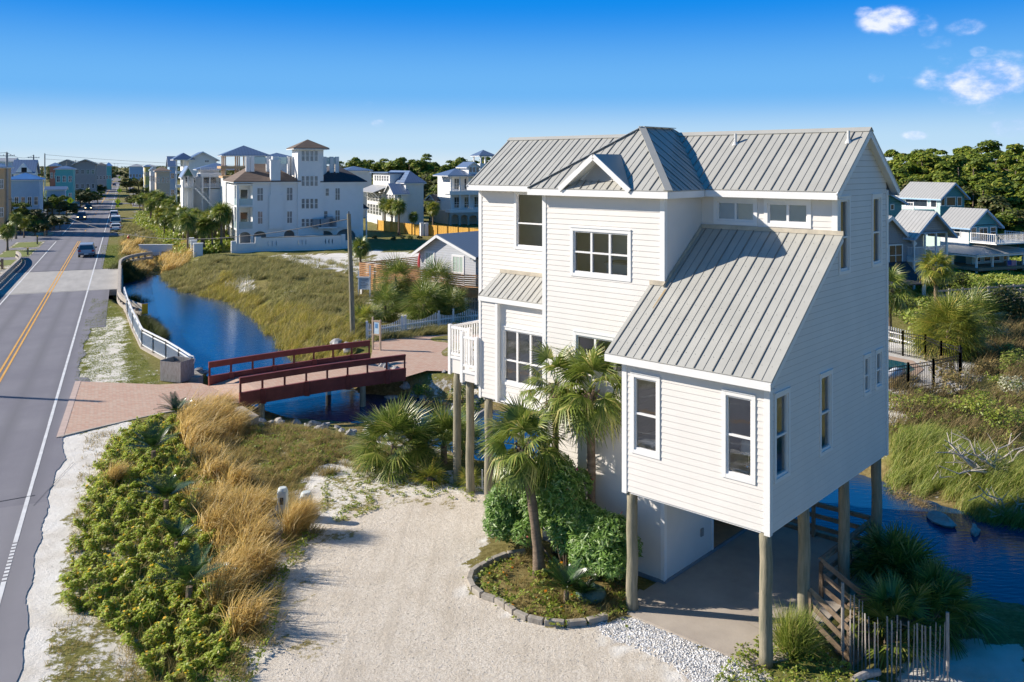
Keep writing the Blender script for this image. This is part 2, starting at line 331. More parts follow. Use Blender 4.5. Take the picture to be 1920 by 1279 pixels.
def mat2(op,a,b_=None,c=None,cl=False):
    m=n('ShaderNodeMath'); m.operation=op; m.use_clamp=cl
    for i,v in enumerate((a,b_,c)):
        if v is None: continue
        if isinstance(v,(int,float)): m.inputs[i].default_value=v
        else: L(v,m.inputs[i])
    return m.outputs[0]
n_f=tn(5.5,10,.75); n_m=tn(.8,8,.6); n_g=tn(30,6,.7)
sand=ramp(n_m,[(.3,(.60,.55,.47)),(.5,(.74,.70,.63)),(.75,(.83,.81,.76))])
grav=ramp(n_g,[(.25,(.20,.15,.10)),(.38,(.48,.41,.32)),(.52,(.68,.61,.51)),(.72,(.82,.78,.71))])
grav=mix(mat2('MULTIPLY',mat2('MULTIPLY',mat2('SUBTRACT',n_m,.46),4.,None,True),.42),grav,(.42,.35,.26))
mps=n('ShaderNodeMapping'); mps.inputs['Rotation'].default_value=(0,0,.16); mps.inputs['Scale'].default_value=(3.2,.22,1); L(tcn.outputs['Object'],mps.inputs[0]); nst=n('ShaderNodeTexNoise'); nst.inputs['Scale'].default_value=1; nst.inputs['Detail'].default_value=5; nst.inputs['Distortion'].default_value=.6; L(mps.outputs[0],nst.inputs['Vector'])
rut=mat2('MULTIPLY',mat2('SUBTRACT',nst.outputs[0],.47,None,True),5.,None,True)
grav=mix(mat2('MULTIPLY',rut,.40),grav,(.50,.43,.34)); sand=mix(mat2('MULTIPLY',rut,.10),sand,(.50,.44,.37))
vo=n('ShaderNodeTexVoronoi'); vo.inputs['Scale'].default_value=30; L(tcn.outputs['Object'],vo.inputs['Vector'])
peb=ramp(vo.outputs['Distance'],[(.05,(.88,.86,.83)),(.42,(.70,.68,.65)),(.62,(.28,.26,.24))])
sg=mix(mat2('MINIMUM',mat2('MULTIPLY',sp.outputs[2],2.2),1),sand,grav); sg=mix(mat2('MULTIPLY',mat2('SUBTRACT',sp.outputs[2],.5),2.,None,True),sg,peb)
green=ramp(n_f,[(.3,(.06,.08,.015)),(.5,(.14,.165,.03)),(.7,(.24,.25,.06))]); brown=ramp(n_f,[(.3,(.10,.07,.03)),(.5,(.23,.175,.07)),(.7,(.40,.32,.16))])
cover=mix(sp.outputs[1],green,brown)
f=mat2('ADD',sp.outputs[0],mat2('MULTIPLY',mat2('SUBTRACT',n_f,.5),1.5)); f=mat2('ADD',f,mat2('MULTIPLY',mat2('SUBTRACT',n_m,.5),1.2))
mr=n('ShaderNodeMapRange'); mr.interpolation_type='SMOOTHSTEP'; mr.inputs[1].default_value=.42; mr.inputs[2].default_value=.62; L(f,mr.inputs[0])
L(mix(mr.outputs[0],sg,cover),b.inputs['Base Color'])
bp=n('ShaderNodeBump'); bp.inputs['Strength'].default_value=.8; bp.inputs['Distance'].default_value=.06; L(mat2('ADD',mat2('ADD',n_f,mat2('MULTIPLY',n_g,.35)),mat2('MULTIPLY',nst.outputs[0],.2)),bp.inputs['Height']); L(bp.outputs[0],b.inputs['Normal'])
ground=npmesh('ground',np.stack([XX,YY,Zg],-1).reshape(-1,3),F,gm,smooth=True,col=col); tag(ground,kind='structure')
def cutground(polys):   # leave the ground out under the swimming pool etc.
    pass
# water
wm=bpy.data.materials.new('canal water'); wm.use_nodes=True; t=wm.node_tree; b=t.nodes['Principled BSDF']; n=t.nodes.new; L=t.links.new
b.inputs['Base Color'].default_value=(.004,.045,.13,1); b.inputs['Roughness'].default_value=.04; b.inputs['Specular IOR Level'].default_value=.75; b.inputs['IOR'].default_value=1.38
tcn=n('ShaderNodeTexCoord'); mpn=n('ShaderNodeMapping'); mpn.inputs['Rotation'].default_value=(0,0,-.7); mpn.inputs['Scale'].default_value=(.8,2.4,1); L(tcn.outputs['Object'],mpn.inputs[0])
no=n('ShaderNodeTexNoise'); no.inputs['Scale'].default_value=2.6; no.inputs['Detail'].default_value=4; L(mpn.outputs[0],no.inputs['Vector'])
bp=n('ShaderNodeBump'); bp.inputs['Strength'].default_value=.25; bp.inputs['Distance'].default_value=.05; L(no.outputs[0],bp.inputs['Height']); L(bp.outputs[0],b.inputs['Normal'])
w=MB(); w.q(*[(*RF.w(x,y),ZW) for x,y in [(-45,14),(80,14),(80,112),(-45,112)]]); w.build('water',wm,kind='structure')
# ---- asphalt road
asph=bpy.data.materials.new('worn asphalt'); asph.use_nodes=True; t=asph.node_tree; b=t.nodes['Principled BSDF']; n=t.nodes.new; L=t.links.new
b.inputs['Roughness'].default_value=.85; tcn=n('ShaderNodeTexCoord')
n1=tn(60,4,.8); n2=tn(.35,5,.6)
c=mix(mat2('MULTIPLY',n1,.6),ramp(n2,[(.3,(.125,.12,.145)),(.7,(.185,.18,.20))]),(.24,.23,.25))
sx=n('ShaderNodeSeparateXYZ'); L(tcn.outputs['Object'],sx.inputs[0])
# tyre-polished lanes, tar stains and one patch edge
wv=mat2('ABSOLUTE',mat2('SUBTRACT',mat2('FRACT',mat2('MULTIPLY',sx.outputs[0],.606)),.5)); st=mat2('MULTIPLY',mat2('MULTIPLY',mat2('SUBTRACT',wv,.2,None,True),n2),1.5)
c=mix(mat2('MINIMUM',mat2('MULTIPLY',st,1.6),.6),c,(.075,.075,.08)); c=mix(mat2('MULTIPLY',mat2('LESS_THAN',sx.outputs[1],33.8),.35),c,(.26,.25,.26)); n5=tn(1.1,9,.8); c=mix(mat2('MULTIPLY',mat2('GREATER_THAN',n5,.68),.5),c,(.08,.08,.09)); L(c,b.inputs['Base Color'])
vo=n('ShaderNodeTexNoise'); vo.inputs['Scale'].default_value=90; L(tcn.outputs['Object'],vo.inputs['Vector']); bp=n('ShaderNodeBump'); bp.inputs['Strength'].default_value=.5; bp.inputs['Distance'].default_value=.01; L(vo.outputs[0],bp.inputs['Height']); L(bp.outputs[0],b.inputs['Normal'])
def inframe(o,fr,z=0): o.location=(fr.o[0],fr.o[1],z); o.rotation_euler=(0,0,fr.a); return o
def strip(mb,x0,x1,y0,y1,z,n=1):
    for i in range(n):
        a=y0+(y1-y0)*i/n; c=y0+(y1-y0)*(i+1)/n; mb.q((x0,a,z),(x1,a,z),(x1,c,z),(x0,c,z))
    return mb
R3=random.Random(17)
def redge(y):   # ragged right asphalt edge
    return .80+.13*math.sin(y*.55+math.sin(y*.31)*2)+.05*math.sin(y*2.3+1)+R3.uniform(-.03,.03)+ (.55 if 43<y<53.5 else 0)
m=MB(); ys=[-12+.35*i for i in range(int((91.5+12)/.35))]+[91.5]
for a,c_ in zip(ys,ys[1:]):
    ea=redge(a); ec=redge(c_)
    if 70<a<92: ea=1.9; ec=1.9
    m.q((-8.2,a,.012),(ea,a,.012),(ec,c_,.012),(-8.2,c_,.012))
m.q((-8.2,110.2,.012),(.9,110.2,.012),(.9,1400,.012),(-8.2,1400,.012))
inframe(m.build('road',asph,kind='structure'),RF)
pd=mat('road bridge concrete',(.40,.38,.35),.85,.13,.5,.15,bscale=20,stretch=(2,.5,1))
m=MB(); m.box(-8.6,3.05,91.5,110.2,-.55,.016); inframe(m.build('road_bridge_deck',pd,kind='structure'),RF)
path=mat('grey shared path asphalt',(.19,.185,.20),.9,.15,2,.2)
m=MB()
strip(m,-16.2,-12.2,-12,88,.010,40); strip(m,-16.2,-12.2,112,700,.010,60)
for y0,y1 in ((126,129.5),(141,144),(155,168),(176,196),(214,222),(262,270),(310,318)): strip(m,-12.2,-8.2,y0,y1,.0105)
for y0,y1 in ((163,171),(196,200),(214,218),(262,266),(300,306)): strip(m,.9,22,y0,y1,.0105)
strip(m,5.5,8.2,205,700,.009,30)
inframe(m.build('footpath',path,kind='structure'),RF)
ln=mat('worn white road paint',(.55,.55,.54),.7,.25,1.5,base2=(.74,.74,.73)); yl=mat('worn yellow road paint',(.62,.30,.045),.7,.2,1.5,base2=(.75,.42,.09))
m=MB(); R2=random.Random(3)
y=-10
m2=[]
def wl(x,y0,y1,w=.13,broken=False):
    yy=y0
    while yy<y1:
        d=min(2.,y1-yy); a=w*(.5+R2.uniform(-.04,.04))
        m.q((x-a,yy,.021),(x+a,yy,.021),(x+a,yy+d,.021),(x-a,yy+d,.021)); yy+=d
wl(0,-10,19.3); wl(0,20.6,22.2); wl(0,23,27.5)
for k in range(12): m.q((-.065,27.6+k*.25,.021),(.065,27.6+k*.25,.021),(.065,27.75+k*.25,.021),(-.065,27.75+k*.25,.021))
wl(0,30.5,162); wl(0,172,900,.15); wl(-6.6,-10,154); wl(-6.6,169,900,.15); 
inframe(m.build('road_edge_lines',ln,kind='structure'),RF)
m=MB()
for x in (-3.42,-3.14): strip(m,x-.06,x+.06,-10,153,.021,50)
for k in range(10): strip(m,-3.35,-3.23,176+k*13,180+k*13,.021)
strip(m,-3.42,-3.14,300,900,.021)
inframe(m.build('road_centre_lines',yl,kind='structure'),RF)
m=MB(); m.q((-.0+.0,53.2,.017),(.75,53.2,.017),(.75,42,.017),(.0,42,.017)); 
# tar seams
tar=mat('tar seam',(.05,.05,.05),.6,.1); m=MB()
for (x0,y0,x1,y1,w) in ((-8,33.4,.2,34.6,.05),(-6.6,117,.3,118.5,.07),(-10,92,3,91.6,.1),(-10,110.6,3,110.3,.16),(.25,33.5,1.3,38,.06)): m.q((x0,y0,.024),(x1,y1,.024),(x1,y1+w,.024),(x0,y0+w,.024))
inframe(m.build('road_seams',tar,kind='structure'),RF)
# ---- brick paving
brk=bpy.data.materials.new('brick pavers'); brk.use_nodes=True; t=brk.node_tree; b=t.nodes['Principled BSDF']; n=t.nodes.new; L=t.links.new; b.inputs['Roughness'].default_value=.85
tcn=n('ShaderNodeTexCoord'); bt=n('ShaderNodeTexBrick'); mpn=n('ShaderNodeMapping'); mpn.inputs['Rotation'].default_value=(0,0,.35); L(tcn.outputs['Object'],mpn.inputs[0]); L(mpn.outputs[0],bt.inputs['Vector'])
bt.inputs['Scale'].default_value=1; bt.inputs['Brick Width'].default_value=.24; bt.inputs['Row Height'].default_value=.12; bt.inputs['Mortar Size'].default_value=.008; bt.inputs['Bias'].default_value=-.1
bt.inputs['Color1'].default_value=(.56,.38,.27,1); bt.inputs['Color2'].default_value=(.50,.25,.16,1); bt.inputs['Mortar'].default_value=(.28,.22,.18,1)
n2=tn(1.2,6,.6); L(mix(mat2('MULTIPLY',n2,.45),bt.outputs[0],(.52,.42,.34)),b.inputs['Base Color']); bp=n('ShaderNodeBump'); bp.inputs['Strength'].default_value=.4; bp.inputs['Distance'].default_value=.01; L(bt.outputs['Fac'],bp.inputs['Height']); bp.invert=True; L(bp.outputs[0],b.inputs['Normal'])
FBa=Vector((-16.5,47.45,0)); FBb=Vector((-8.7,53.4,0)); FBc=Vector((-13.74,43.98,0)); FBd=Vector((-6.04,49.4,0))
P1=[G(143,716),G(300,722),G(372,718),(FBa.x,FBa.y),(FBc.x,FBc.y),G(400,756),G(355,766),G(300,776),G(240,789),G(180,803),G(108,821)]
m=MB(); m.q(*[(x,y,.030) for x,y in P1])
P2=[(FBb.x,FBb.y),G(702,642),G(770,633),G(850,630),G(905,628),G(1000,640),G(1000,700),G(848,697),G(800,696),(FBd.x,FBd.y)]
m.q(*[(x,y,.030) for x,y in P2]); m.build('brick_driveway',brk,kind='structure')
kb=mat('pinkish concrete border',(.50,.38,.32),.85,.1,3)
m=MB(); q0=Vector((*G(143,716),0));q1=Vector((*G(108,821),0)); d=(q1-q0).normalized(); m.bar(q0+Vector((.1,0,.02)),q1+Vector((.1,0,.02)),.28,.045)
m.build('pavement_border',kb,kind='structure')
m=MB()
for a_,b_ in (((108,821),(180,803.5)),((180,803.5),(240,789.5)),((240,789.5),(300,776.5)),((300,776.5),(355,766.5)),((355,766.5),(400,757)),((700,641),(770,632)),((770,632),(905,627))):
    p=Vector((*G(*a_),.02)); q=Vector((*G(*b_),.02)); m.bar(p,q,.12,.06)
m.build('kerb',CONC,kind='structure')
# ================================================================ HOUSE BUILDING HELPERS
LAP=.165
def lapwall(mb,P,s0,s1,z0,z1,ops=(),L=None,R=None,lap=LAP,d=.014,gm=None):
    """P(s,z,off)->xyz ; lapped boards with real openings; L(z),R(z) give a sloping outline"""
    L=L or (lambda z:s0); R=R or (lambda z:s1)
    zs=[z0]; z=z0
    while z<z1-1e-6: z=min(z+lap,z1); zs.append(z)
    cuts=sorted(set([round(v,4) for o in ops for v in o[2:4] if z0<v<z1]))
    for za,zb in zip(zs,zs[1:]):
        sub=[za]+[c for c in cuts if za+.001<c<zb-.001]+[zb]
        for a,b in zip(sub,sub[1:]):
            oa=d*(1-(a-za)/lap); ob=d*(1-(b-za)/lap)
            spans=[[(L(a),L(b)),(R(a),R(b))]]
            for o in ops:
                if o[2]<=a+.001 and o[3]>=b-.001:
                    ns=[]
                    for l,r in spans:
                        if o[1]<=min(l) or o[0]>=max(r): ns.append([l,r]); continue
                        if o[0]>max(l): ns.append([l,(o[0],o[0])])
                        if o[1]<min(r): ns.append([(o[1],o[1]),r])
                    spans=ns
            for l,r in spans:
                if max(r)-min(l)<.01: continue
                mb.q(P(l[0],a,oa),P(r[0],a,oa),P(r[1],b,ob),P(l[1],b,ob))
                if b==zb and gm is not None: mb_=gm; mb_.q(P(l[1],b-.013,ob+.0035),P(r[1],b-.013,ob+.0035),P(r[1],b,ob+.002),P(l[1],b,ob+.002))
                if a==za: mb.q(P(l[0],a,0),P(r[0],a,0),P(r[0],a,oa),P(l[0],a,oa))
def roofpanel(mb,poly,ribs=None,th=.05,sp=.25,alt=True,rh=.028,rw=.022,s_off=.1,up=True):
    """poly: 3D points, first two = eave edge. Adds the slab to mb and standing seams to ribs"""
    P=[Vector(p) for p in poly]; e=(P[1]-P[0]).normalized(); nrm=None
    for q in P[2:]:
        c=(P[1]-P[0]).cross(q-P[0])
        if c.length>1e-6: nrm=c.normalized(); break
    if nrm.z<0: nrm=-nrm
    mb.ext([tuple(p) for p in P],tuple(-nrm*th))
    if ribs is None: return
    t=nrm.cross(e)
    if t.z<0: t=-t
    pts=[((p-P[0]).dot(e),(p-P[0]).dot(t)) for p in P]; smin=min(p[0] for p in pts); smax=max(p[0] for p in pts)
    s=smin+s_off; k=0
    while s<smax-.03:
        ts=[]
        for i in range(len(pts)):
            a=pts[i];b=pts[(i+1)%len(pts)]
            if (a[0]-s)*(b[0]-s)<0: ts.append(a[1]+(b[1]-a[1])*(s-a[0])/(b[0]-a[0]))
        ts.sort()
        for a,b in zip(ts[::2],ts[1::2]):
            if b-a>.08:
                h=rh if (k%2==0 or not alt) else rh*.35; w=rw if (k%2==0 or not alt) else rw*.5
                p=P[0]+e*s+t*(a+.01)+nrm*(h/2); q=P[0]+e*s+t*(b-.01)+nrm*(h/2); ribs.bar(p,q,w,h,up=nrm)
        s+=sp; k+=1
def window(parent,P,s0,s1,z0,z1,cols=1,rows=(.5,),cas=.10,inn=-.09,blind=False,glass=None,label=None,casd=.035,weights=None,shade=None,lamp=None):
    """casing around an opening, sash with muntins, pane and optional blind. s0..z1 = opening"""
    def bx(mb,a,b,c,d,o0,o1):
        n=len(mb.v); mb.v+=[P(a,c,o0),P(b,c,o0),P(b,d,o0),P(a,d,o0),P(a,c,o1),P(b,c,o1),P(b,d,o1),P(a,d,o1)]
        mb.f+=[tuple(n+i for i in f) for f in ((0,1,2,3),(7,6,5,4),(0,4,5,1),(1,5,6,2),(2,6,7,3),(3,7,4,0))]
    m=MB(); e=.004
    bx(m,s0-cas,s0,z0-cas,z1+cas,-.02,casd); bx(m,s1,s1+cas,z0-cas,z1+cas,-.02,casd); bx(m,s0,s1,z1,z1+cas,-.02,casd-.002); bx(m,s0,s1,z0-cas,z0,-.02,casd-.002)
    bx(m,s0-cas*1.02,s1+cas*1.02,z1+cas,z1+cas+.03,-.02,casd+.02)
    w=m.build('window',WHITE,parent); 
    if label: w['label']=label
    m=MB(); f=.045
    bx(m,s0,s0+f,z0,z1,inn,-.005); bx(m,s1-f,s1,z0,z1,inn,-.005); bx(m,s0+f,s1-f,z1-f,z1,inn,-.006); bx(m,s0+f,s1-f,z0,z0+f*1.4,inn,-.006)
    W_=weights or [1]*cols; tot=sum(W_); x=s0
    for c in W_[:-1]:
        x+=(s1-s0)*c/tot; bx(m,x-.035,x+.035,z0+f*1.4,z1-f,inn,-.007)
    for r in rows:
        zz=z0+(z1-z0)*r; x=s0
        for c in W_:
            x2=x+(s1-s0)*c/tot; bx(m,(x if x>s0 else s0+f)+(.035 if x>s0 else 0),x2-(.035 if x2<s1-.01 else f),zz-.025,zz+.025,inn,-.008); x=x2
    m.build('sash',WHITE,w)
    m=MB(); m.q(P(s0+.01,z0+.01,inn+.03),P(s1-.01,z0+.01,inn+.03),P(s1-.01,z1-.01,inn+.03),P(s0+.01,z1-.01,inn+.03)); m.build('pane',glass or GLASS,w,recalc=False)
    if blind:
        m=MB(); z=z1-.02
        while z>z0+.02: m.q(P(s0+.03,z,inn-.05),P(s1-.03,z,inn-.05),P(s1-.03,z-.035,inn-.085),P(s0+.03,z-.035,inn-.085)); z-=.05
        m.build('blind',WHITE,w,recalc=False)
    if shade:
        m=MB(); bx(m,s0+.02,s1-.02,z0+(z1-z0)*(1-shade),z1-.01,inn+.005,inn+.015); m.build('shade',mat('pale window shade',(.80,.84,.86),.8,.05,3),w)
    return w
def PF(y,sx=-1):      # front-facing wall (faces -y): s=x
    return lambda s,z,o: (s,y-o,z)
def PR(x):            # right-facing wall (faces +x): s=y
    return lambda s,z,o: (x+o,s,z)
def PL(x): return lambda s,z,o: (x-o,s,z)
def PB(y): return lambda s,z,o: (s,y+o,z)
# ================================================================ THE BEACH HOUSE
H=empty('beach_house','big cream clapboard house on timber piles with grey standing seam metal roofs, nearest the camera','house',OX,OY,0,MF.a)
ZU=3.24; W_=-4.2; A1=-4.15; A2=-8.67; A3=-13.59; BR=7.93; B1=4.05; B2=1.95; ZE=11.303; MM=.747; YE=3.606; YM=5.99; ZR=13.085
def opn(fn,pts): pass
# openings (s in local x for fronts, y for the gable side)
six=(-7.45,-5.38,8.67,9.98); ulw=(-11.72,-9.6,9.08,11.0); cl1=(-3.62,-2.43,10.36,10.93); cl2=(-2.0,-.82,10.36,10.93)
low=(-7.33,-5.2,5.80,6.75); wg1=(-3.84,-3.13,4.42,6.36); wg2=(-1.13,-.44,4.42,6.36)
gs=[(.33,1.0,4.45,6.42),(2.97,3.62,4.45,6.42),(6.05,6.43,5.42,6.42),(6.99,7.40,5.42,6.42),(4.24,4.86,9.1,11.05),(6.70,7.33,9.1,11.05)]
bw=(-11.6,-9.75,4.35,6.2)
m=MB()
lapwall(m,PF(0),W_+.11,-.11,ZU,6.98,[wg1,wg2])
lapwall(m,PF(B1),A1,-.11,10.14,11.30,[cl1,cl2])
lapwall(m,PF(B2),A2+.11,A1-.11,.1,11.2,[six,low])
lapwall(m,PF(B1),A3+.11,A2,3.4,11.3,[ulw])
lapwall(m,PR(A1),B2+.11,B1,7.8,11.15)
lapwall(m,PR(A1),B2+.11,BR,.1,ZU-.01,[(4.73,6.9,-1,2.55)])
lapwall(m,PL(W_),0.11,B2,ZU,7.0)
def gl(z):
    if z<7.07: return 0.0+.1
    if z<10.12: return max(.1,(z-7.07)/.7438)
    if z<11.62: return B1+.0
    return YM-(ZR-.03-z)/MM
def gr(z): return BR-.1 if z<11.60 else YM+(ZR-.03-z)/MM
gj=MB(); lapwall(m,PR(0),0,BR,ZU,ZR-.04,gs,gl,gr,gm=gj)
lapwall(m,PL(A3),B1,BR,3.4,ZR-.04,(),lambda z:(B1 if z<11.62 else YM-(ZR-.03-z)/MM),gr)
lapwall(m,PB(BR),A3,0,3.3,11.3); lapwall(m,PB(BR),A2,A1,.1,3.3); lapwall(m,PL(A2),B2,BR,.1,11.2)
m.build('siding',SIDING,H,recalc=False); gj.build('lap_shade_lines',mat('painted lap shade',(.40,.38,.35),.8,.1),H,recalc=False)['kind']='stuff'  # dark strips below each lap, the crevice shade put into their colour
# corner boards, fascia, frieze: one trim part
def cb(x,y,z0,z1,w=.12,dx=1,dy=-1):   # corner board at outer corner (dx,dy outward)
    x0,x1=sorted((x-dx*w,x+dx*.03)); y0,y1=sorted((y-dy*w,y+dy*.03)); m=MB(); m.box(x0,x1,y0,y1,z0,z1); m.build('corner_board',WHITE,H)
cb(0,0,ZU-.06,7.0); cb(W_,0,ZU-.06,6.95,dx=-1); cb(0,B1,10.14,11.2); cb(0,BR,ZU-.06,11.25,dy=1); cb(A1,B2,8.55,11.15); cb(A1,B2,.1,ZU-.06,.1)
cb(A2,B2,.1,11.15,dx=-1); cb(A3,B1,3.4,11.3,dx=-1); cb(A3,BR,3.3,11.3,dx=-1,dy=1)
m=MB()
def fas(x0,y0,x1,y1,zt,h=.19,t=.03,inset=.0): m.bar((x0,y0,zt-h/2),(x1,y1,zt-h/2),t,h)
fas(A3-.22,YE-.005,A2-.2,YE-.005,ZE-.03); fas(-3.79,YE-.005,.2,YE-.005,ZE-.03)
fas(-9.02,1.57,-3.79,1.57,ZE-.045); fas(-3.79,1.58,-3.79,3.56,ZE-.045)
fas(-4.62,-.27,.17,-.27,6.90); fas(A3-.2,8.39,.2,8.39,ZE-.03)
# soffits
m.q((A3-.2,YE,ZE-.2),(.2,YE,ZE-.2),(.2,B1+.1,ZE-.2),(A3-.2,B1+.1,ZE-.2)); m.q((-9.0,1.58,ZE-.215),(-3.8,1.58,ZE-.215),(-3.8,B1,ZE-.215),(-9.0,B1,ZE-.215)); m.q((-4.6,-.26,6.73),(.16,-.26,6.73),(.16,0.02,6.73),(-4.6,.02,6.73)); m.q((-4.6,0,6.74),(W_,0,6.74),(W_,B2,7.9),(-4.6,B2,7.9))
m.q((A3-.2,7.9,ZE-.2),(.2,7.9,ZE-.2),(.2,8.39,ZE-.2),(A3-.2,8.39,ZE-.2))
for x in (.2,A3-.2):   # rakes
    for sg in (-1,1):
        m.bar((x,YM+sg*.0,ZR-.13),(x,YM+sg*2.39,ZE-.13),.03,.2,up=(0,0,1))
        m.q((x,YM,ZR-.2),(x,YM+sg*2.39,ZE-.2),(0 if x>0 else A3,YM+sg*2.39,ZE-.2),(0 if x>0 else A3,YM,ZR-.2))
m.bar((.16,-.25,6.80),(.16,4.05,10.02),.03,.16); m.q((.16,-.25,6.72),(.16,4.05,9.93),(0,4.05,9.93),(0,-.25,6.72))
# drip boards at the floor line
m.box(A3,0.0,B1+.05,BR,3.28,3.36); m.box(W_+.02,-.01,.02,BR-.02,ZU-.05,ZU-.005)
m.build('fascia_and_soffit',WHITE,H)
# roofs
r=MB(); rb=MB()
roofpanel(r,[(A3-.22,YE,ZE),(.22,YE,ZE),(.22,YM,ZR),(A3-.22,YM,ZR)],rb)
roofpanel(r,[(.22,8.374,ZE),(A3-.22,8.374,ZE),(A3-.22,YM,ZR),(.22,YM,ZR)],rb)
AX=-6.37; YA=4.13; YK=6.03; ZH=13.243; XL=-9.04; XR=-3.76; YB=1.576; ZB=11.285
ZHm=lambda y: ZE+MM*(y-YE)
roofpanel(r,[(XL,YB,ZB),(XR,YB,ZB),(AX,YA,ZH)],rb,s_off=.12)
roofpanel(r,[(XR,YB,ZB),(XR,3.585,ZB),(-6.21,6.0,ZR+.02),(AX,YK,ZH),(AX,YA,ZH)],rb,s_off=.2)
roofpanel(r,[(XL,3.585,ZB),(XL,YB,ZB),(AX,YA,ZH),(AX,YK,ZH),(-6.53,6.0,ZR+.02)],rb,s_off=.2)
r.q((AX,YK,ZH),(-6.0,6.2,ZR-.1),(-6.74,6.2,ZR-.1))
WZ=6.926; WM=.7438
roofpanel(r,[(-4.63,-.266,WZ),(.18,-.266,WZ),(.18,4.05,WZ+WM*4.316),(A1+.02,4.05,WZ+WM*4.316),(A1+.02,B2,WZ+WM*2.216),(-4.63,B2,WZ+WM*2.216)],rb,sp=.26,s_off=.14)
# small roof over the lower window bump-out
r2=MB(); rb2=MB(); roofpanel(r2,[(-12.68,3.03,7.33),(A2,3.03,7.33),(A2,4.05,8.08),(-12.55,4.05,8.08)],rb2,sp=.23,s_off=.03)
rf=r.build('roof',STEEL,H); r2=r2.build('bay_roof',STEEL,H); rb2.build('standing_seam',SEAM,r2); rb.build('standing_seam',SEAM,rf)
# ridge, hip caps, flashings
m=MB()
for x0,x1 in ((A3-.23,.23),): m.bar((x0,YM-.09,ZR-.04),(x1,YM-.09,ZR-.04),.2,.02,up=(0,-.6,.8)); m.bar((x0,YM+.09,ZR-.04),(x1,YM+.09,ZR-.04),.2,.02,up=(0,.6,.8))
def hip(p,q): m.bar(Vector(p)+Vector((0,0,.015)),Vector(q)+Vector((0,0,.02)),.22,.02)
hip((XR,YB,ZB),(AX,YA,ZH)); hip((XL,YB,ZB),(AX,YA,ZH)); hip((AX,YA,ZH),(AX,YK,ZH))
m.build('ridge_cap',STEEL,rf)
m=MB(); m.box(A1,.2,B1-.06,B1-.02,WZ+WM*4.28,WZ+WM*4.28+.12); m.build('flashing',FLASH,rf); m=MB(); m.bar((A1+.04,B2-.1,WZ+WM*2.1+.06),(A1+.04,B1,WZ+WM*4.3+.06),.03,.12); m.box(-4.62,A1+.06,B2-.05,B2-.02,WZ+WM*2.2,WZ+WM*2.2+.13); m.build('flashing',FLASH,rf)
m=MB(); m.box(-12.5,A2,B1-.05,B1-.02,8.06,8.2); m.build('flashing',FLASH,r2)
m=MB()
for k in range(9):
    y=.1+k*.45; z=WZ+WM*(y+.266)
    for i in range(18):
        x=-4.4+i*.26
        if y>B2 and x<A1+.1: continue
        m.box(x-.007,x+.007,y-.007,y+.007,z,z+.011)
m.build('roof_screws',SEAM,rf)['kind']='stuff'
m=MB(); m.q((A1+.10,B2-.12,WZ+WM*(B2-.12+.266)+.006),(A1+.15,B2-.12,WZ+WM*(B2-.12+.266)+.006),(A1+.11,B2-.75,WZ+WM*(B2-.75+.266)+.006),(A1+.09,B2-.75,WZ+WM*(B2-.75+.266)+.006)); m.build('rust_streak',mat('rust streak',(.42,.30,.14),.8,.2,6),rf)
# vent pipes
for px,py in ((1379,258),(1591,262)):
    x,z=MF.f(px,py,4.9); m=MB(); z=ZHm(5.45); x=MF.f(px,None,5.45); m.cyl((x,5.45,z-.1),(x,5.45,z+.32),.045,.045,10); m.cyl((x,5.45,z-.05),(x,5.45,z+.06),.11,.06,10); m.build('vent_pipe',mat('pale vent pipe',(.6,.6,.58),.6,.1),H)
# pediment dormer
xa,za=MF.f(1113,290,YB-.03); xl=MF.f(1049,None,YB-.03); xr=MF.f(1181,None,YB-.03); HM=.767
yr=YB+(za-ZB)/HM
m=MB(); 
roofpanel(m,[(xr+.04,YB-.06,ZB+.01),(xa,YB-.06,za+.02),(xa,yr,za+.02)],None,.05); roofpanel(m,[(xl-.04,YB-.06,ZB+.01),(xa,YB-.06,za+.02),(xa,yr,za+.02)],None,.05)
dr=m.build('dormer_roof',STEEL,H)
m=MB(); w=.17
for xe in (xl,xr):
    d=Vector((xa-xe,0,za-ZB)).normalized(); m.bar((xe,YB-.05,ZB-.02),(xa,YB-.05,za-.06),.05,.16)
    m.q((xe,YB-.05,ZB-.08),(xa,YB-.05,za-.14),(xa,YB+.34,za-.14),(xe,YB+.34,ZB-.08))
m.build('dormer_trim',WHITE,dr)
m=MB(); yv=YB+.36; t_=.62
def tri(f): return [(xa+(xl-xa)*f,yv,za-.1-(za-ZB)*f),(xa+(xr-xa)*f,yv,za-.1-(za-ZB)*f),(xa,yv,za-.1)]
m.q(*tri(1.0)); m.build('dormer_gable',WHITE,dr,recalc=False)
m=MB(); n=9
for k in range(n):
    f=.16+.5*k/n; z=za-.12-(za-ZB)*f; hw=f*.86
    m.q((xa+(xl-xa)*hw,yv-.05,z-.035),(xa+(xr-xa)*hw,yv-.05,z-.035),(xa+(xr-xa)*hw,yv-.01,z+.02),(xa+(xl-xa)*hw,yv-.01,z+.02))
m.build('louvre_vent',mat('louvre',(.55,.53,.49),.6,.05),dr,recalc=False)
# bump-out
m=MB(); lapwall(m,PF(3.1),-12.63,-11.78,3.68,7.2,()); lapwall(m,PF(3.25),-11.78,A2,3.68,7.2,[bw]); lapwall(m,PL(-12.63),3.1,4.05,3.68,7.3)
bo=m.build('window_bay',SIDING,H,recalc=False)
m=MB(); m.box(-12.68,-12.58,3.07,3.2,3.62,7.2); m.box(-11.86,-11.76,3.07,3.25,3.62,7.15); m.bar((-12.66,3.035,7.22),(A2,3.035,7.22),.03,.16); m.q((-12.6,3.04,7.15),(A2,3.04,7.15),(A2,3.3,7.15),(-12.6,3.3,7.15)); m.box(-12.6,A2,3.14,4.05,3.64,3.68); m.build('bay_trim',WHITE,bo)
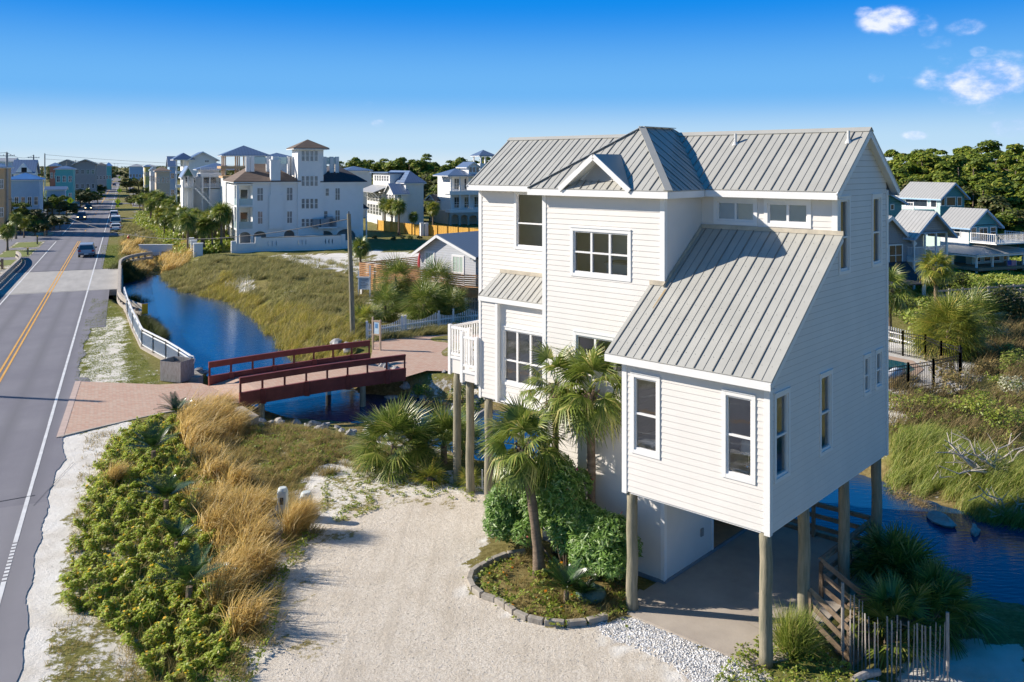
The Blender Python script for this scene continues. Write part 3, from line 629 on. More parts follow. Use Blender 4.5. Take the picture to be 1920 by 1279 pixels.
# windows
window(H,PF(B2),*six,cols=3,rows=(.5,)); window(H,PF(B1),*ulw,cols=2,weights=[1.35,.9],rows=(.44,))
window(H,PF(B1),*cl1,cols=2,rows=(),shade=.97,cas=.11); window(H,PF(B1),*cl2,cols=2,rows=(),shade=.97,cas=.11)
window(H,PF(B2),*low,cols=3,rows=(.42,)); window(H,PF(0),*wg1,rows=(.5,)); window(H,PF(0),*wg2,rows=(.5,))
window(H,PF(3.25),*bw,cols=3,rows=(.42,),blind=True)
for g in gs: window(H,PR(0),*g,rows=(.5 if g[3]<7 and g[0]<4 else .47,),cas=.09)
# interior: floors, partitions, furniture seen through the panes
m=MB()
for z in (3.38,7.35): m.q((A3+.1,B1+.05,z),(-.05,B1+.05,z),(-.05,BR-.05,z),(A3+.1,BR-.05,z))
m.q((A2+.1,B2+.05,7.4),(A1-.05,B2+.05,7.4),(A1-.05,B1+.05,7.4),(A2+.1,B1+.05,7.4)); m.q((A2+.1,B2+.05,3.4),(A1-.05,B2+.05,3.4),(A1-.05,B1+.05,3.4),(A2+.1,B1+.05,3.4)); m.q((W_+.1,.05,3.36),(-.05,.05,3.36),(-.05,B1+.1,3.36),(W_+.1,B1+.1,3.36))
m.q((A3+.1,B1+.05,11.0),(-.05,B1+.05,11.0),(-.05,BR-.05,11.0),(A3+.1,BR-.05,11.0))
for y in (3.9,): m.q((W_+.05,y,3.4),(-.05,y,3.4),(-.05,y,6.9),(W_+.05,y,6.9))
m.q((A2+.05,3.7,3.4),(A1,3.7,3.4),(A1,3.7,11),(A2+.05,3.7,11)); m.q((A3+.1,5.4,3.4),(-.1,5.4,3.4),(-.1,5.4,11),(A3+.1,5.4,11)); m.q((-2.4,.1,3.4),(-2.4,3.9,3.4),(-2.4,3.9,6.9),(-2.4,.1,6.9))
for x in (A1-.02,A2+.05): m.q((x,B2+.1,3.4),(x,BR,3.4),(x,BR,11),(x,B2+.1,11))
m.build('interior_wall',ROOM,H,recalc=False)
def thing_in(name,label,cat,x,y,z): X,Y=MF.w(x,y); return empty(name,label,cat,X,Y,z,MF.a)
t=thing_in('table_lamp','white drum shade table lamp behind the window by the near corner','lamp',-.85,.62,4.5)
m=MB(); m.cyl((0,0,0),(0,0,.03),.11,.1,16); m.cyl((0,0,.03),(0,0,.34),.035,.025,12); m.build('lamp_base',mat('chrome lamp',(.5,.5,.5),.2,.1,metal=1),t)
m=MB(); m.cyl((0,0,.32),(0,0,.68),.21,.17,24,cap=False); m.build('lamp_shade',mat('pale lamp shade',(.75,.73,.7),.8,.05),t,smooth=True)
t=thing_in('bedside_table','white round topped bedside table under the lamp','table',-.85,.62,3.37)
m=MB(); m.box(-.42,.42,-.36,.36,1.05,1.12); m.build('table_top',WHITE,t,bevel=.01); m=MB(); m.box(-.38,.38,-.32,.32,0,1.05); m.build('cabinet',WHITE,t,bevel=.01)
t=thing_in('bed','bed with a pale blue cover behind the left window of the wing','bed',-3.35,1.3,3.37)
m=MB(); m.box(-.7,.6,-.95,1.3,.5,1.25); m.build('bed_cover',mat('pale blue bed cover',(.5,.62,.66),.85,.08,2),t,bevel=.08); m=MB(); m.box(-.66,.56,-.9,1.3,0,.5); m.build('bed_base',WHITE,t)
t=thing_in('kitchen_island','pale island counter seen through the six pane window','counter',-5.9,3.0,7.41); m=MB(); m.box(-.8,.8,-.35,.35,0,1.55); m.build('cabinet',WHITE,t,bevel=.01); m=MB(); m.box(-.85,.85,-.4,.4,1.55,1.6); m.build('counter_top',CONC,t)
# wall outlet, doorway interior, room behind
m=MB(); m.box(A1+.012,A1+.05,3.95,4.1,.75,.98); m.build('meter_box',mat('grey box',(.3,.28,.26),.6),H)
m=MB(); tan=mat('tan timber lining',(.50,.34,.20),.7,.15,3); 
m.q((A1-.02,4.73,.1),(A1-1.8,4.73,.1),(A1-1.8,6.9,.1),(A1-.02,6.9,.1)); m.q((A1-1.8,4.6,.1),(A1-1.8,7.0,.1),(A1-1.8,7.0,2.6),(A1-1.8,4.6,2.6)); m.q((A1-.1,6.92,.1),(A1-1.8,6.92,.1),(A1-1.8,6.92,2.6),(A1-.1,6.92,2.6)); m.build('entry_recess',tan,H,recalc=False)
m=MB(); m.box(A1-.05,A1+.03,4.63,4.73,.1,2.65); m.box(A1-.05,A1+.03,6.9,7.0,.1,2.65); m.box(A1-.05,A1+.03,4.73,6.9,2.55,2.65); m.build('door_frame',WHITE,H)
m=MB(); m.box(A1-.02,A1+.045,B2,BR,.0,.12); m.box(A2,A1,B2-.04,B2+.02,.0,.12); m.build('base_board',mat('grey base',(.22,.24,.27),.7),H)
# underside of the floor
m=MB(); m.box(A3+.1,-.05,B1+.1,BR-.05,3.2,3.235); m.box(W_+.05,-.05,.05,B1+.1,3.2,3.235); m.build('floor_soffit',mat('painted soffit boards',(.55,.53,.5),.7,.05,2),H)
# piles
for x,y,z0,z1 in [(-4.03,.17,-.1,ZU),(-.17,.17,-.1,ZU),(-.17,2.33,-.4,ZU),(-.17,4.98,-.6,ZU),(-.17,7.5,-1.6,ZU),(-12.4,3.3,-1.2,3.65),(-13.3,3.25,-1.2,4.2),(-14.5,3.75,-1.2,4.15),(-9.6,3.4,-1,3.65),(-12.4,7.5,-1.6,3.3),(-9.6,7.5,-1.6,3.3),(-14.5,7.4,-1.6,4.15)]:
    m=MB(); n=9; pts=[(x+.012*math.sin(k*1.3+x),y+.012*math.cos(k*1.7+y),z0+(z1-z0)*k/n) for k in range(n+1)]; m.tube(pts,[.165-.02*k/n+.004*math.sin(k*2.2+y) for k in range(n+1)],14)
    m.build('pile',PILE,H,smooth=True)
# side deck with balustrade at the left end
m=MB(); 
m.box(-14.75,A3,3.6,7.6,4.12,4.72); m.box(A3-.0,-12.7,3.0,4.0,4.12,4.45); dk=m.build('side_deck',SIDING,H)
m=MB(); m.box(-14.8,-14.68,3.55,3.67,4.05,5.95); m.box(-13.72,-13.60,3.5,3.62,3.95,5.95); m.box(-13.52,-13.40,2.95,3.07,4.05,5.92); m.box(-12.76,-12.66,2.95,3.05,4.1,5.8)
for (p,q,zb,zt) in (((-14.72,3.6),(-13.6,3.6),4.85,5.85),((-13.46,3.0),(-12.68,3.0),4.7,5.72),((-14.74,3.6),(-14.74,7.6),4.85,5.85),((-14.74,7.6),(-13.6,7.6),4.85,5.85)):
    for z in (zb,zt): m.bar((*p,z),(*q,z),.07,.09)
    Lg=math.hypot(q[0]-p[0],q[1]-p[1]); k=int(Lg/.13)
    for i in range(1,k): t_=i/k; x=p[0]+(q[0]-p[0])*t_; y=p[1]+(q[1]-p[1])*t_; m.box(x-.02,x+.02,y-.02,y+.02,zb,zt)
m.bar((-14.72,3.58,4.72),(-13.6,3.58,4.72),.05,.1); m.bar((-13.46,2.98,4.47),(-12.68,2.98,4.47),.05,.1)
m.build('balustrade',WHITE,dk)
# carport slab
m=MB(); m.prism([(A1-.35,1.2),(A1+.15,-.12),(-.33,-.12),(.12,.7),(.12,5.4),(.12,8.0),(A1-.2,8.0),(A1-.2,1.2)],-.3,.035); inframe(m.build('carport_slab',mat('carport concrete',(.34,.29,.24),.85,.2,.8,.2,base2=(.46,.40,.33),bscale=20),kind='structure'),MF)
# ================================================================ PLANTS
L_SHR=leafmat('beach sunflower leaf',(.27,.36,.035),(.62,.70,.14),.5,.55,(.44,.30,.10))
L_GOLD=leafmat('golden muhly grass',(.34,.24,.06),(.78,.56,.20),.6,.5,(.85,.70,.40))
L_TAN=leafmat('tan dune grass',(.20,.15,.05),(.50,.38,.15),.7,.4,(.16,.20,.04))
L_DUNE=leafmat('olive dune grass',(.13,.14,.04),(.36,.33,.12),.7,.4,(.50,.40,.19))
L_GRN=leafmat('bright marsh grass',(.13,.20,.03),(.40,.45,.09),.5,.45,(.62,.52,.20))
L_LAWN=leafmat('lawn grass',(.12,.16,.02),(.28,.32,.05),.6,.3,(.38,.33,.12))
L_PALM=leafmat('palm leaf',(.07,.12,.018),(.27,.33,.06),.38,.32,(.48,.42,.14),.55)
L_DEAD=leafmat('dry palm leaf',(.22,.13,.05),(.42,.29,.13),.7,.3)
L_PALMY=leafmat('yellow green palm leaf',(.11,.15,.02),(.36,.38,.06),.4,.35,(.55,.42,.09),.5)  # lighter, yellower tone than the plain palm leaf
L_SAGO=leafmat('sago leaf',(.015,.045,.014),(.06,.13,.03),.28,.15,None,.6)
L_OLE=leafmat('oleander leaf',(.11,.21,.035),(.26,.42,.10),.42,.35,(.46,.56,.26))
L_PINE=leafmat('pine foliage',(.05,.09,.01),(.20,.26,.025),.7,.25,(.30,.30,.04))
L_PINE2=leafmat('yellow green pine foliage',(.06,.11,.012),(.26,.33,.03),.7,.3,(.40,.36,.06))  # lighter, yellower tone than the plain pine foliage
L_OAK=leafmat('oak foliage',(.035,.052,.012),(.12,.14,.03),.6,.2,(.20,.16,.06))
L_BUSH=leafmat('bush leaf',(.13,.19,.02),(.36,.43,.06),.5,.35,(.48,.38,.12))
L_YEL=leafmat('yellow petals',(.75,.42,.01),(.85,.60,.02),.5,.3)
L_PINK=leafmat('pink petals',(.75,.05,.14),(.85,.12,.25),.5,.3)
L_WHT=leafmat('cream blossom',(.45,.45,.30),(.62,.60,.42),.6,.3)
L_TWIG=mat('bleached driftwood',(.40,.34,.28),.85,.25,5,base2=(.62,.56,.48))
BARK=mat('palm trunk',(.13,.09,.06),.9,.3,4,.8,base2=(.27,.20,.14),stretch=(1,1,2.5),bscale=14)
TBARK=mat('tree bark',(.12,.09,.06),.9,.3,4,.5,base2=(.22,.17,.12))
def scatter(L,dens,world=None,rng=RNG,jit=0):
    P=world if world is not None else pxpoly(L); x0,y0=P.min(0); x1,y1=P.max(0); n=int((x1-x0)*(y1-y0)*dens)
    x=rng.uniform(x0,x1,n); y=rng.uniform(y0,y1,n)
    k=inpoly(P,x+jit*fnoise(x,y,3),y+jit*fnoise(y,x,3)); x=x[k];y=y[k]
    return np.stack([x,y,hz(x,y)],-1)
def blades(P,h,w,lean=.5,wind=(.35,-.05),rng=RNG,curve=.6,spread=.05):
    """P (n,3) foot points -> curved blades of two quads"""
    n=len(P); a=rng.uniform(0,2*np.pi,n); le=lean*np.abs(rng.normal(0,1,n)); hh=h*rng.uniform(.55,1.25,n)
    d=np.stack([np.cos(a)*le+wind[0],np.sin(a)*le+wind[1],np.ones(n)],-1); d/=np.linalg.norm(d,axis=1)[:,None]
    foot=P+np.stack([np.cos(a),np.sin(a),0*a],-1)*spread*rng.uniform(0,1,n)[:,None]
    mid=foot+d*(hh*.55)[:,None]; d2=d.copy(); d2[:,2]-=curve*rng.uniform(.3,1.2,n); d2[:,:2]+=np.array(wind)*.6; d2/=np.linalg.norm(d2,axis=1)[:,None]
    tip=mid+d2*(hh*.5)[:,None]; s=rng.uniform(0,2*np.pi,n); side=np.stack([np.cos(s),np.sin(s),0*s],-1)*(w/2)
    V=np.stack([foot-side,foot+side,mid+side*.85,mid-side*.85,tip+side*.15,tip-side*.15],1).reshape(-1,3)
    b=np.arange(n)[:,None]*6; F=np.concatenate([b+[0,1,2,3],b+[3,2,4,5]],1).reshape(-1,4); return V,F
def leaves(C,size,rng=RNG,asp=.5,flat=.5,N0=None):
    n=len(C); d=rng.normal(0,1,(n,3)); d[:,2]=np.abs(d[:,2])*flat
    if N0 is not None: d=d*.6+N0
    d/=np.linalg.norm(d,axis=1)[:,None]; u=np.cross(d,rng.normal(0,1,(n,3))); u/=np.linalg.norm(u,axis=1)[:,None]; v=np.cross(d,u)
    s=size*rng.uniform(.6,1.3,n)[:,None]
    V=np.stack([C-u*s,C-v*s*asp,C+u*s,C+v*s*asp],1).reshape(-1,3); F=(np.arange(n)[:,None]*4+np.arange(4)); return V,F
def join(parts):
    V=[];F=[];o=0
    for v,f in parts: V.append(v);F.append(f+o);o+=len(v)
    return np.concatenate(V),np.concatenate(F)
def stuff(name,VF,m): o=npmesh(name,VF[0],VF[1],m); o['kind']='stuff'; return o
# ---- ground covers
SHR=[(168,905),(215,830),(250,800),(300,785),(345,790),(352,830),(372,900),(385,980),(400,1060),(425,1140),(445,1200),(440,1250),(400,1300),(290,1300),(270,1250),(225,1190),(160,1170),(130,1110),(138,1040),(150,960)]
def clumped(P,th,sc=2.2): return P[fnoise(P[:,0]*1.0,P[:,1],sc)>th]
def mound(P,h,sc=1.6):
    P=P.copy(); P[:,2]+=np.maximum(.06,h*(.55+.75*fnoise(P[:,0]+5,P[:,1]-3,sc)))*RNG.uniform(.02,1,len(P))**.22; return P
SUNN=np.array([-.75,.0,.75])
def leaves2(P,size,asp=.62,bias=.9): return leaves(P,size,asp=asp,flat=1.6,N0=SUNN*bias)
P=scatter(SHR,1700,jit=.7); P=P[(fnoise(P[:,0],P[:,1],2.0)+.55*fnoise(P[:,0]+9,P[:,1],.8))>-.46]; P=mound(P,.38,.9); P[:,2]+=.12*np.sin(P[:,0]*5.1)*np.sin(P[:,1]*4.3+P[:,0]); stuff('beach_sunflower_cover',leaves2(P,.047),L_SHR)
P9=P[RNG.random(len(P))<.03]; P9[:,2]+=.06; stuff('small_pale_leaves',leaves2(P9,.04),L_BUSH); PD=scatter(SHR,60,jit=.5); stuff('dead_stems',blades(PD,.42,.014,lean=.8,wind=(.1,0)),L_TAN)
Pf=P[RNG.random(len(P))<.008]; stuff('yellow_flowers',leaves(Pf+[0,0,.05],.05,asp=1,flat=3,N0=SUNN),L_YEL)
G1=[(352,762),(385,745),(440,748),(448,790),(430,850),(400,870),(345,850),(335,800)]
G2=[(345,855),(400,850),(440,900),(478,955),(490,1020),(486,1090),(480,1150),(455,1195),(425,1160),(405,1090),(395,1020),(375,950),(340,900)]
def grassclumps(L,dens,nb,h,w,sp,**k):
    C=scatter(L,dens); P=np.repeat(C,nb,0); a=RNG.uniform(0,6.28,len(P)); r=sp*np.sqrt(RNG.random(len(P))); P=P+np.stack([np.cos(a)*r,np.sin(a)*r,0*a],-1); P[:,2]=hz(P[:,0],P[:,1]); return blades(P,h,w,**k)
stuff('tall_golden_grass',join([grassclumps(G1,.9,260,1.25,.026,.40,lean=.34,wind=(.42,-.05),curve=.9),grassclumps(G2,.95,300,1.15,.024,.42,lean=.42,wind=(.28,-.05),curve=.9),grassclumps(G2,1.3,120,.8,.024,.3,lean=.5,wind=(.15,-.15),curve=.9),grassclumps(G2,3,30,.55,.022,.4,lean=.7),grassclumps(G1,3,30,.55,.022,.4,lean=.7)]),L_GOLD)
G3=[(440,795),(560,790),(640,800),(700,830),(760,880),(650,885),(600,890),(560,930),(540,980),(500,1040),(490,960),(450,900),(425,860)]
P=scatter(np.array(G2),350) if False else scatter(G2+[],300); P=P[fnoise(P[:,0],P[:,1],1.4)>.1]; stuff('green_weeds_in_grass',leaves2(mound(P,.35),.05),L_BUSH)
stuff('dry_weeds',join([grassclumps(G3,7,40,.33,.014,.22,lean=.6),grassclumps([(490,1040),(560,940),(590,960),(600,1000),(530,1060),(520,1180),(480,1260),(420,1300),(400,1260),(480,1160)],6,40,.35,.014,.25,lean=.6)]),L_TAN)
P=scatter([(440,800),(560,795),(700,830),(740,870),(620,870),(540,900),(460,880)],330); P=clumped(P,-.05,1.2); P2=scatter([(490,1040),(540,1000),(600,1000),(530,1100),(520,1180),(470,1290),(330,1300),(440,1200)],330); P2=clumped(P2,-.2,1.4)
stuff('low_green_weeds',leaves(mound(np.concatenate([P,P2]),.22),.05,flat=2),L_BUSH)
P=scatter([(600,880),(760,870),(920,905),(925,945),(760,930),(640,985),(600,960)],420); P=clumped(P,.22,.9); Pb=scatter([(860,1060),(900,1110),(1000,1170),(1180,1160),(1180,1200),(960,1190),(850,1120)],350); Pb=clumped(Pb,.62,.9)
stuff('sand_creepers',leaves(mound(np.concatenate([P,Pb]),.10),.045,flat=2.5),L_BUSH)
P=scatter(None,260,world=np.array([RF.w(1.4,16),RF.w(3.6,16),RF.w(2.8,42),RF.w(1.6,42)])); P=clumped(P,-.05,1.3); P3=scatter([(270,1190),(420,1250),(420,1330),(200,1330)],260); P=np.concatenate([P,P3]); stuff('verge_grass',blades(P,.13,.014,lean=.9,wind=(.2,0)),L_TAN)
P=scatter(TRI,230); k=fnoise(P[:,0],P[:,1],2.3)>-.15; P=P[k]; Pq=scatter([(189,460),(232,460),(228,500),(190,503)],30); stuff('lawn_grass',join([blades(P,.075,.022,lean=1),blades(Pq,.10,.05,lean=1)]),L_LAWN)
# flower bed
P=scatter(BED,420); P=clumped(P,-.1,1.2); P=P[inpoly(pxpoly([(880,1050),(1190,1050),(1190,1180),(880,1180)]),P[:,0],P[:,1])]
stuff('flower_bed_plants',leaves(mound(P,.26,.9),.05,flat=2),L_BUSH); Pf=P[RNG.random(len(P))<.012]; stuff('orange_flowers',leaves(mound(Pf,.28,.9)+[0,0,.05],.04,asp=1,flat=3),leafmat('orange petals',(.8,.22,.02),(.85,.35,.02)))
stuff('bed_straw_grass',grassclumps(BED,5,26,.28,.012,.2,lean=.6),L_TAN)
# canal banks and the lot beyond
BK1=[(306,512),(345,540),(405,553),(450,563),(490,588),(520,622),(545,655),(600,660),(690,632),(690,590),(640,545),(560,500),(450,490),(340,488),(300,492)]
stuff('dune_grass',join([grassclumps(BK1,1.1,70,.62,.03,.55,lean=.5),grassclumps([(470,480),(700,490),(860,500),(880,600),(720,610),(640,560),(560,520)],.45,45,.45,.028,.5,lean=.6)]),L_DUNE)
stuff('canal_bank_grass',join([grassclumps([(420,520),(500,560),(620,600),(690,640),(640,668),(570,664),(512,612),(475,575),(430,556),(350,538)],2.2,60,.75,.026,.4,lean=.4)]),leafmat('bank grass',(.16,.17,.02),(.52,.44,.10),.6,.45,(.62,.44,.17)))
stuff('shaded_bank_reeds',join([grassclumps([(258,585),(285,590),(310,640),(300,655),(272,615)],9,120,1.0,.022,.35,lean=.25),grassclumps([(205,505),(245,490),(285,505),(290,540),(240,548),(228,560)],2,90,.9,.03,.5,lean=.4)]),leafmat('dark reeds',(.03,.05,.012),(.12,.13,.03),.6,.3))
stuff('golden_bank_grass',join([grassclumps([(232,455),(262,455),(282,475),(280,496),(255,505),(234,490)],.5,130,1.25,.06,.7,lean=.35,curve=.9),grassclumps([(306,475),(330,460),(352,462),(350,488),(325,500),(308,496)],.5,130,1.5,.06,.8,lean=.35,curve=.9)]),L_GOLD)
stuff('ditch_grass',join([grassclumps([(228,425),(300,425),(310,440),(260,452),(230,445)],.16,110,1.0,.06,1.,lean=.35),grassclumps([(228,445),(300,445),(352,455),(360,495),(300,512),(228,500)],.35,60,.7,.05,.7,lean=.5)]),L_DUNE)
# right bank across the canal
stuff('marsh_grass',join([grassclumps([(1662,830),(1740,810),(1830,850),(1920,880),(1960,930),(1860,925),(1780,890),(1700,870),(1662,862)],7,75,.75,.016,.3,lean=.3),grassclumps([(1780,870),(1920,900),(1960,960),(1850,945)],6,60,.6,.014,.3,lean=.3)]),L_GRN)
stuff('blond_edge_grass',join([grassclumps([(1660,865),(1720,880),(1790,915),(1850,945),(1960,965),(1960,985),(1850,968),(1770,945),(1700,905),(1660,888)],5,110,.7,.016,.32,lean=.4,wind=(.1,-.35))]),leafmat('blond grass',(.25,.17,.07),(.62,.47,.24),.6,.4))
RB=[(1664,705),(1760,720),(1830,690),(1925,640),(1925,880),(1850,850),(1740,800),(1664,820)]
stuff('bank_scrub_grass',join([grassclumps(RB,1.6,60,.7,.022,.5,lean=.5),grassclumps([(1780,640),(1920,560),(1925,660),(1840,700)],1.2,60,.9,.03,.5,lean=.5)]),leafmat('scrub',(.09,.07,.025),(.33,.24,.10),.7,.3,(.13,.14,.04)))
P=scatter([(1664,760),(1800,740),(1925,690),(1925,860),(1800,830),(1664,815)],220); P=clumped(P,.12,2.6); stuff('bank_shrubs',leaves(mound(P,.75,2.4),.06,flat=2),L_BUSH)
P=scatter([(1380,1215),(1500,1170),(1560,1210),(1620,1290),(1480,1330),(1330,1300)],420); P=clumped(P,-.35,1.0); stuff('fence_foot_plants',leaves(mound(P,.22,.9),.045,flat=2),L_BUSH)
Pw=P[RNG.random(len(P))<.012]; stuff('small_white_flowers',leaves(mound(Pw,.22,.9)+[0,0,.04],.028,asp=1,flat=3),L_WHT)
# water plants
P=scatter([(1655,905),(1700,918),(1740,940),(1700,940),(1655,918)],60,world=np.array([G(x,y,ZW) for x,y in [(1655,905),(1700,915),(1745,938),(1700,940),(1655,920)]])); P[:,2]=ZW+.03; stuff('floating_water_plants',leaves(P,.07,flat=8),L_GRN)
# ---- grass clump things
def tuft(name,label,px,py,n,h,w,sp,m,cat='grass clump',group=None,lean=.3,wind=(.3,-.05),z=None):
    x,y=G(px,py); P=np.zeros((n,3)); a=RNG.uniform(0,6.28,n); r=sp*np.sqrt(RNG.random(n)); P[:,0]=np.cos(a)*r; P[:,1]=np.sin(a)*r
    V,F=blades(P,h,w,lean=lean,wind=wind); o=npmesh(name,V,F,m); o.location=(x,y,float(hz(np.array([x]),np.array([y]))[0])); return tag(o,label,cat,group)
tuft('golden_grass_clump','golden grass clump leaning over the white utility pedestals beside the sandy drive',552,1000,2200,1.15,.014,.34,L_GOLD)
tuft('golden_grass_clump','small golden grass clump among green groundcover, nearest the road',212,908,900,.85,.014,.22,L_GOLD)
tuft('ornamental_grass','arching green grass clump at the foot of the corner pile',1488,1222,1500,.95,.016,.3,L_GRN,lean=.55,wind=(.1,0))
# ---- fan palms
def fan(Lf,nl,r,spread=2.2,w=.045,droop=.25,fold=.35,rng=RNG):
    """one fan leaf in local space: petiole along +x from origin, blades radiate from the petiole end"""
    V=[];F=[]; Lp=Lf
    for k in range(nl):
        a=(k/(nl-1)-.5)*2*spread; l=r*(1-.32*abs(a)/spread)*rng.uniform(.88,1.08)
        dx=math.cos(a); dy=math.sin(a); o=np.array([Lp,0,0]); c=np.array([dx,dy,-fold*.35*abs(math.sin(a))])
        s=np.array([-dy,dx,0])*w*.5; m=o+c*l*.55; t=o+c*l+np.array([0,0,-droop*l*rng.uniform(.5,1.6)])
        b=len(V); V+=[o-s*.3,o+s*.3,m+s,m-s,t+s*.12,t-s*.12]; F+=[(b,b+1,b+2,b+3),(b+3,b+2,b+4,b+5)]
    b=len(V); s=np.array([0,.012,0]); V+=[-s*1.3,s*1.3,np.array([Lp,0,0])+s,np.array([Lp,0,0])-s]; F.append((b,b+1,b+2,b+3))
    return np.array(V),np.array(F)
def orient(V,az,el,roll=0,org=(0,0,0)):
    cr,sr=math.cos(roll),math.sin(roll); x,y,z=V[:,0],V[:,1],V[:,2]; y,z=y*cr-z*sr,y*sr+z*cr
    ce,se=math.cos(el),math.sin(el); x,z=x*ce-z*se,x*se+z*ce
    ca,sa=math.cos(az),math.sin(az); x,y=x*ca-y*sa,x*sa+y*ca
    return np.stack([x,y,z],-1)+np.array(org)
def fancrown(n,Lp,r,nl,elr=(-.9,1.35),w=.05,droop=.3,rng=RNG,dense=1.):
    parts=[]
    for i in range(n):
        t=i/(n-1); el=elr[1]+(elr[0]-elr[1])*t**.8+rng.uniform(-.12,.12); az=i*2.39996+rng.uniform(-.3,.3)
        V,F=fan(Lp*rng.uniform(.8,1.15),nl,r*rng.uniform(.85,1.1),rng.uniform(1.7,2.3),w,droop*(1+.8*t),rng=rng); parts.append((orient(V,az,el,rng.uniform(-.5,.5)),F))
    return join(parts)
def palmtree(name,label,x,y,z,h,lean=(0,0),n=34,Lp=.75,r=.85,nl=26,tr=.16,m=None,dead=8,group=None,seed=0,crownel=(-1.0,1.4),w=.05):
    rng=np.random.default_rng(seed+50); o=empty(name,label,'palm tree',x,y,z,0,group)
    tp=Vector((lean[0],lean[1],h)); mb=MB(); k=12
    pts=[(tp.x*(i/k)**1.4,tp.y*(i/k)**1.4,h*i/k-.1) for i in range(k+1)]; mb.tube(pts,[tr*(1.35-.5*min(1,i/3) if i<3 else (.85+.06*math.sin(i*2.1))) for i in range(k)]+[tr*.95],12); tk=mb.build('trunk',BARK,o,smooth=True)
    if h>2:   # old boots ringing the upper trunk
        bs=MB()
        for i in range(26):
            t=.86+.14*i/26; a=i*2.4; px_,py_,pz_=tp.x*t**1.4,tp.y*t**1.4,h*t-.1; ca,sa=math.cos(a),math.sin(a)
            bs.bar((px_+ca*tr*.7,py_+sa*tr*.7,pz_),(px_+ca*tr*1.7,py_+sa*tr*1.7,pz_+.22),.07,.03)
        bs.build('boots',BARK,tk)
    V,F=fancrown(n,Lp,r,nl,crownel,rng=rng,w=w); c=npmesh('crown',V+np.array([tp.x,tp.y,tp.z]),F,m or L_PALM,o)
    if dead:
        V,F=fancrown(dead,Lp*.75,r*.7,14,(-1.35,-1.0),rng=rng,w=w,droop=.1); npmesh('dead_fronds',V+np.array([tp.x,tp.y,tp.z-.05]),F,L_DEAD,o)
    return o
def gz(px,py): x,y=G(px,py); return x,y,float(hz(np.array([x]),np.array([y]))[0])
# two tall palms in front of the house
x,y,z=gz(1012,1078); Y=y; tx=lambda px,py,Y:((px-960)/FPX*Y,HC-(py-YH)/FPX*Y)
cx,cz=tx(982,835,y+.3)
palmtree('sabal_palm','leaning sabal palm in the kerbed flower bed, its crown lower than the upright palm behind',x,y,z,cz-z,lean=(cx-x,.3),n=34,Lp=.74,r=.80,nl=28,tr=.17,dead=6,seed=1)
x,y,z=gz(1109,1062); cx,cz=tx(1108,742,y); palmtree('sabal_palm','straight sabal palm against the cream wall, its crown highest',x,y,z,cz-z+.2,lean=(cx-x,0),n=34,Lp=.82,r=.90,nl=28,tr=.155,dead=6,seed=2,crownel=(-1.1,1.5))
x,y,z=gz(1042,1035); cx,cz=tx(1042,722,y); palmtree('sabal_palm','smaller sabal palm crown half hidden behind the leaning palm, against the cream wall',x,y,z,cz-z,lean=(0,0),n=22,Lp=.75,r=.7,nl=24,tr=.12,dead=3,seed=3)
def clumppalm(name,label,px,py,r=.9,n=30,Lp=.8,nl=26,el=(-.15,1.45),m=None,group=None,seed=0,trunk=.3,z=None,Y=None,zc=None,skirt=0):
    if Y is None: x,y,z0=gz(px,py)
    else: x=(px-960)/FPX*Y; y=Y; z0=zc
    rng=np.random.default_rng(seed+90); o=empty(name,label,'palmetto',x,y,z0,0,group)
    V,F=fancrown(n,Lp,r,nl,el,rng=rng,droop=.12,w=.045); npmesh('fronds',V+np.array([0,0,trunk]),F,m or L_PALM,o)
    for k in range(skirt): V,F=fancrown(int(n*.7),Lp*.95,r,nl,(-1.1,.5),rng=rng,droop=.12,w=.05); npmesh('skirt_fronds',V+np.array([0,0,trunk*(.72-.3*k)]),F,m or L_PALM,o)
    mb=MB(); mb.cyl((0,0,-.2),(0,0,trunk+.1),.16,.12,9); mb.build('trunk',BARK,o); return o
clumppalm('palmetto','largest round palmetto clump by the rocky canal bank, left of the house piles',738,880,1.15,58,1.0,30,(-.5,1.5),seed=1,trunk=.9)
clumppalm('palmetto','spiky palmetto between the largest palmetto clump and the leaning palm',832,868,1.0,30,.95,26,(.0,1.5),seed=2,trunk=.6)
clumppalm('palmetto','small bright young palmetto in the sand in front of the largest palmetto clump',806,905,.62,14,.38,18,(.1,1.3),L_PALMY,seed=3,trunk=.1)
clumppalm('palmetto','low palmetto seedling near the white pickets under the house',880,912,.5,10,.35,16,(.1,1.3),L_PALMY,seed=4,trunk=.05)
clumppalm('palmetto','palmetto beside the house piles, behind the leaning palm',868,842,.9,22,.85,24,(0,1.5),seed=5,trunk=.5)
for i,(px,py,r,n,lb) in enumerate([(1690,1090,1.0,46,'largest shaded palmetto behind the picket sand fence'),(1755,1135,.9,30,'shaded palmetto at the right end of the picket sand fence'),(1668,1172,.75,22,'shaded palmetto beside the stair rail under the house'),(1668,1082,.75,22,'shaded palmetto against the boardwalk platform'),(1710,1150,.75,20,'lowest shaded palmetto, in front of the others behind the sand fence')]):
    clumppalm('palmetto',lb,px,py,r,n,.8,26,(-.1,1.45),seed=10+i,trunk=.4)
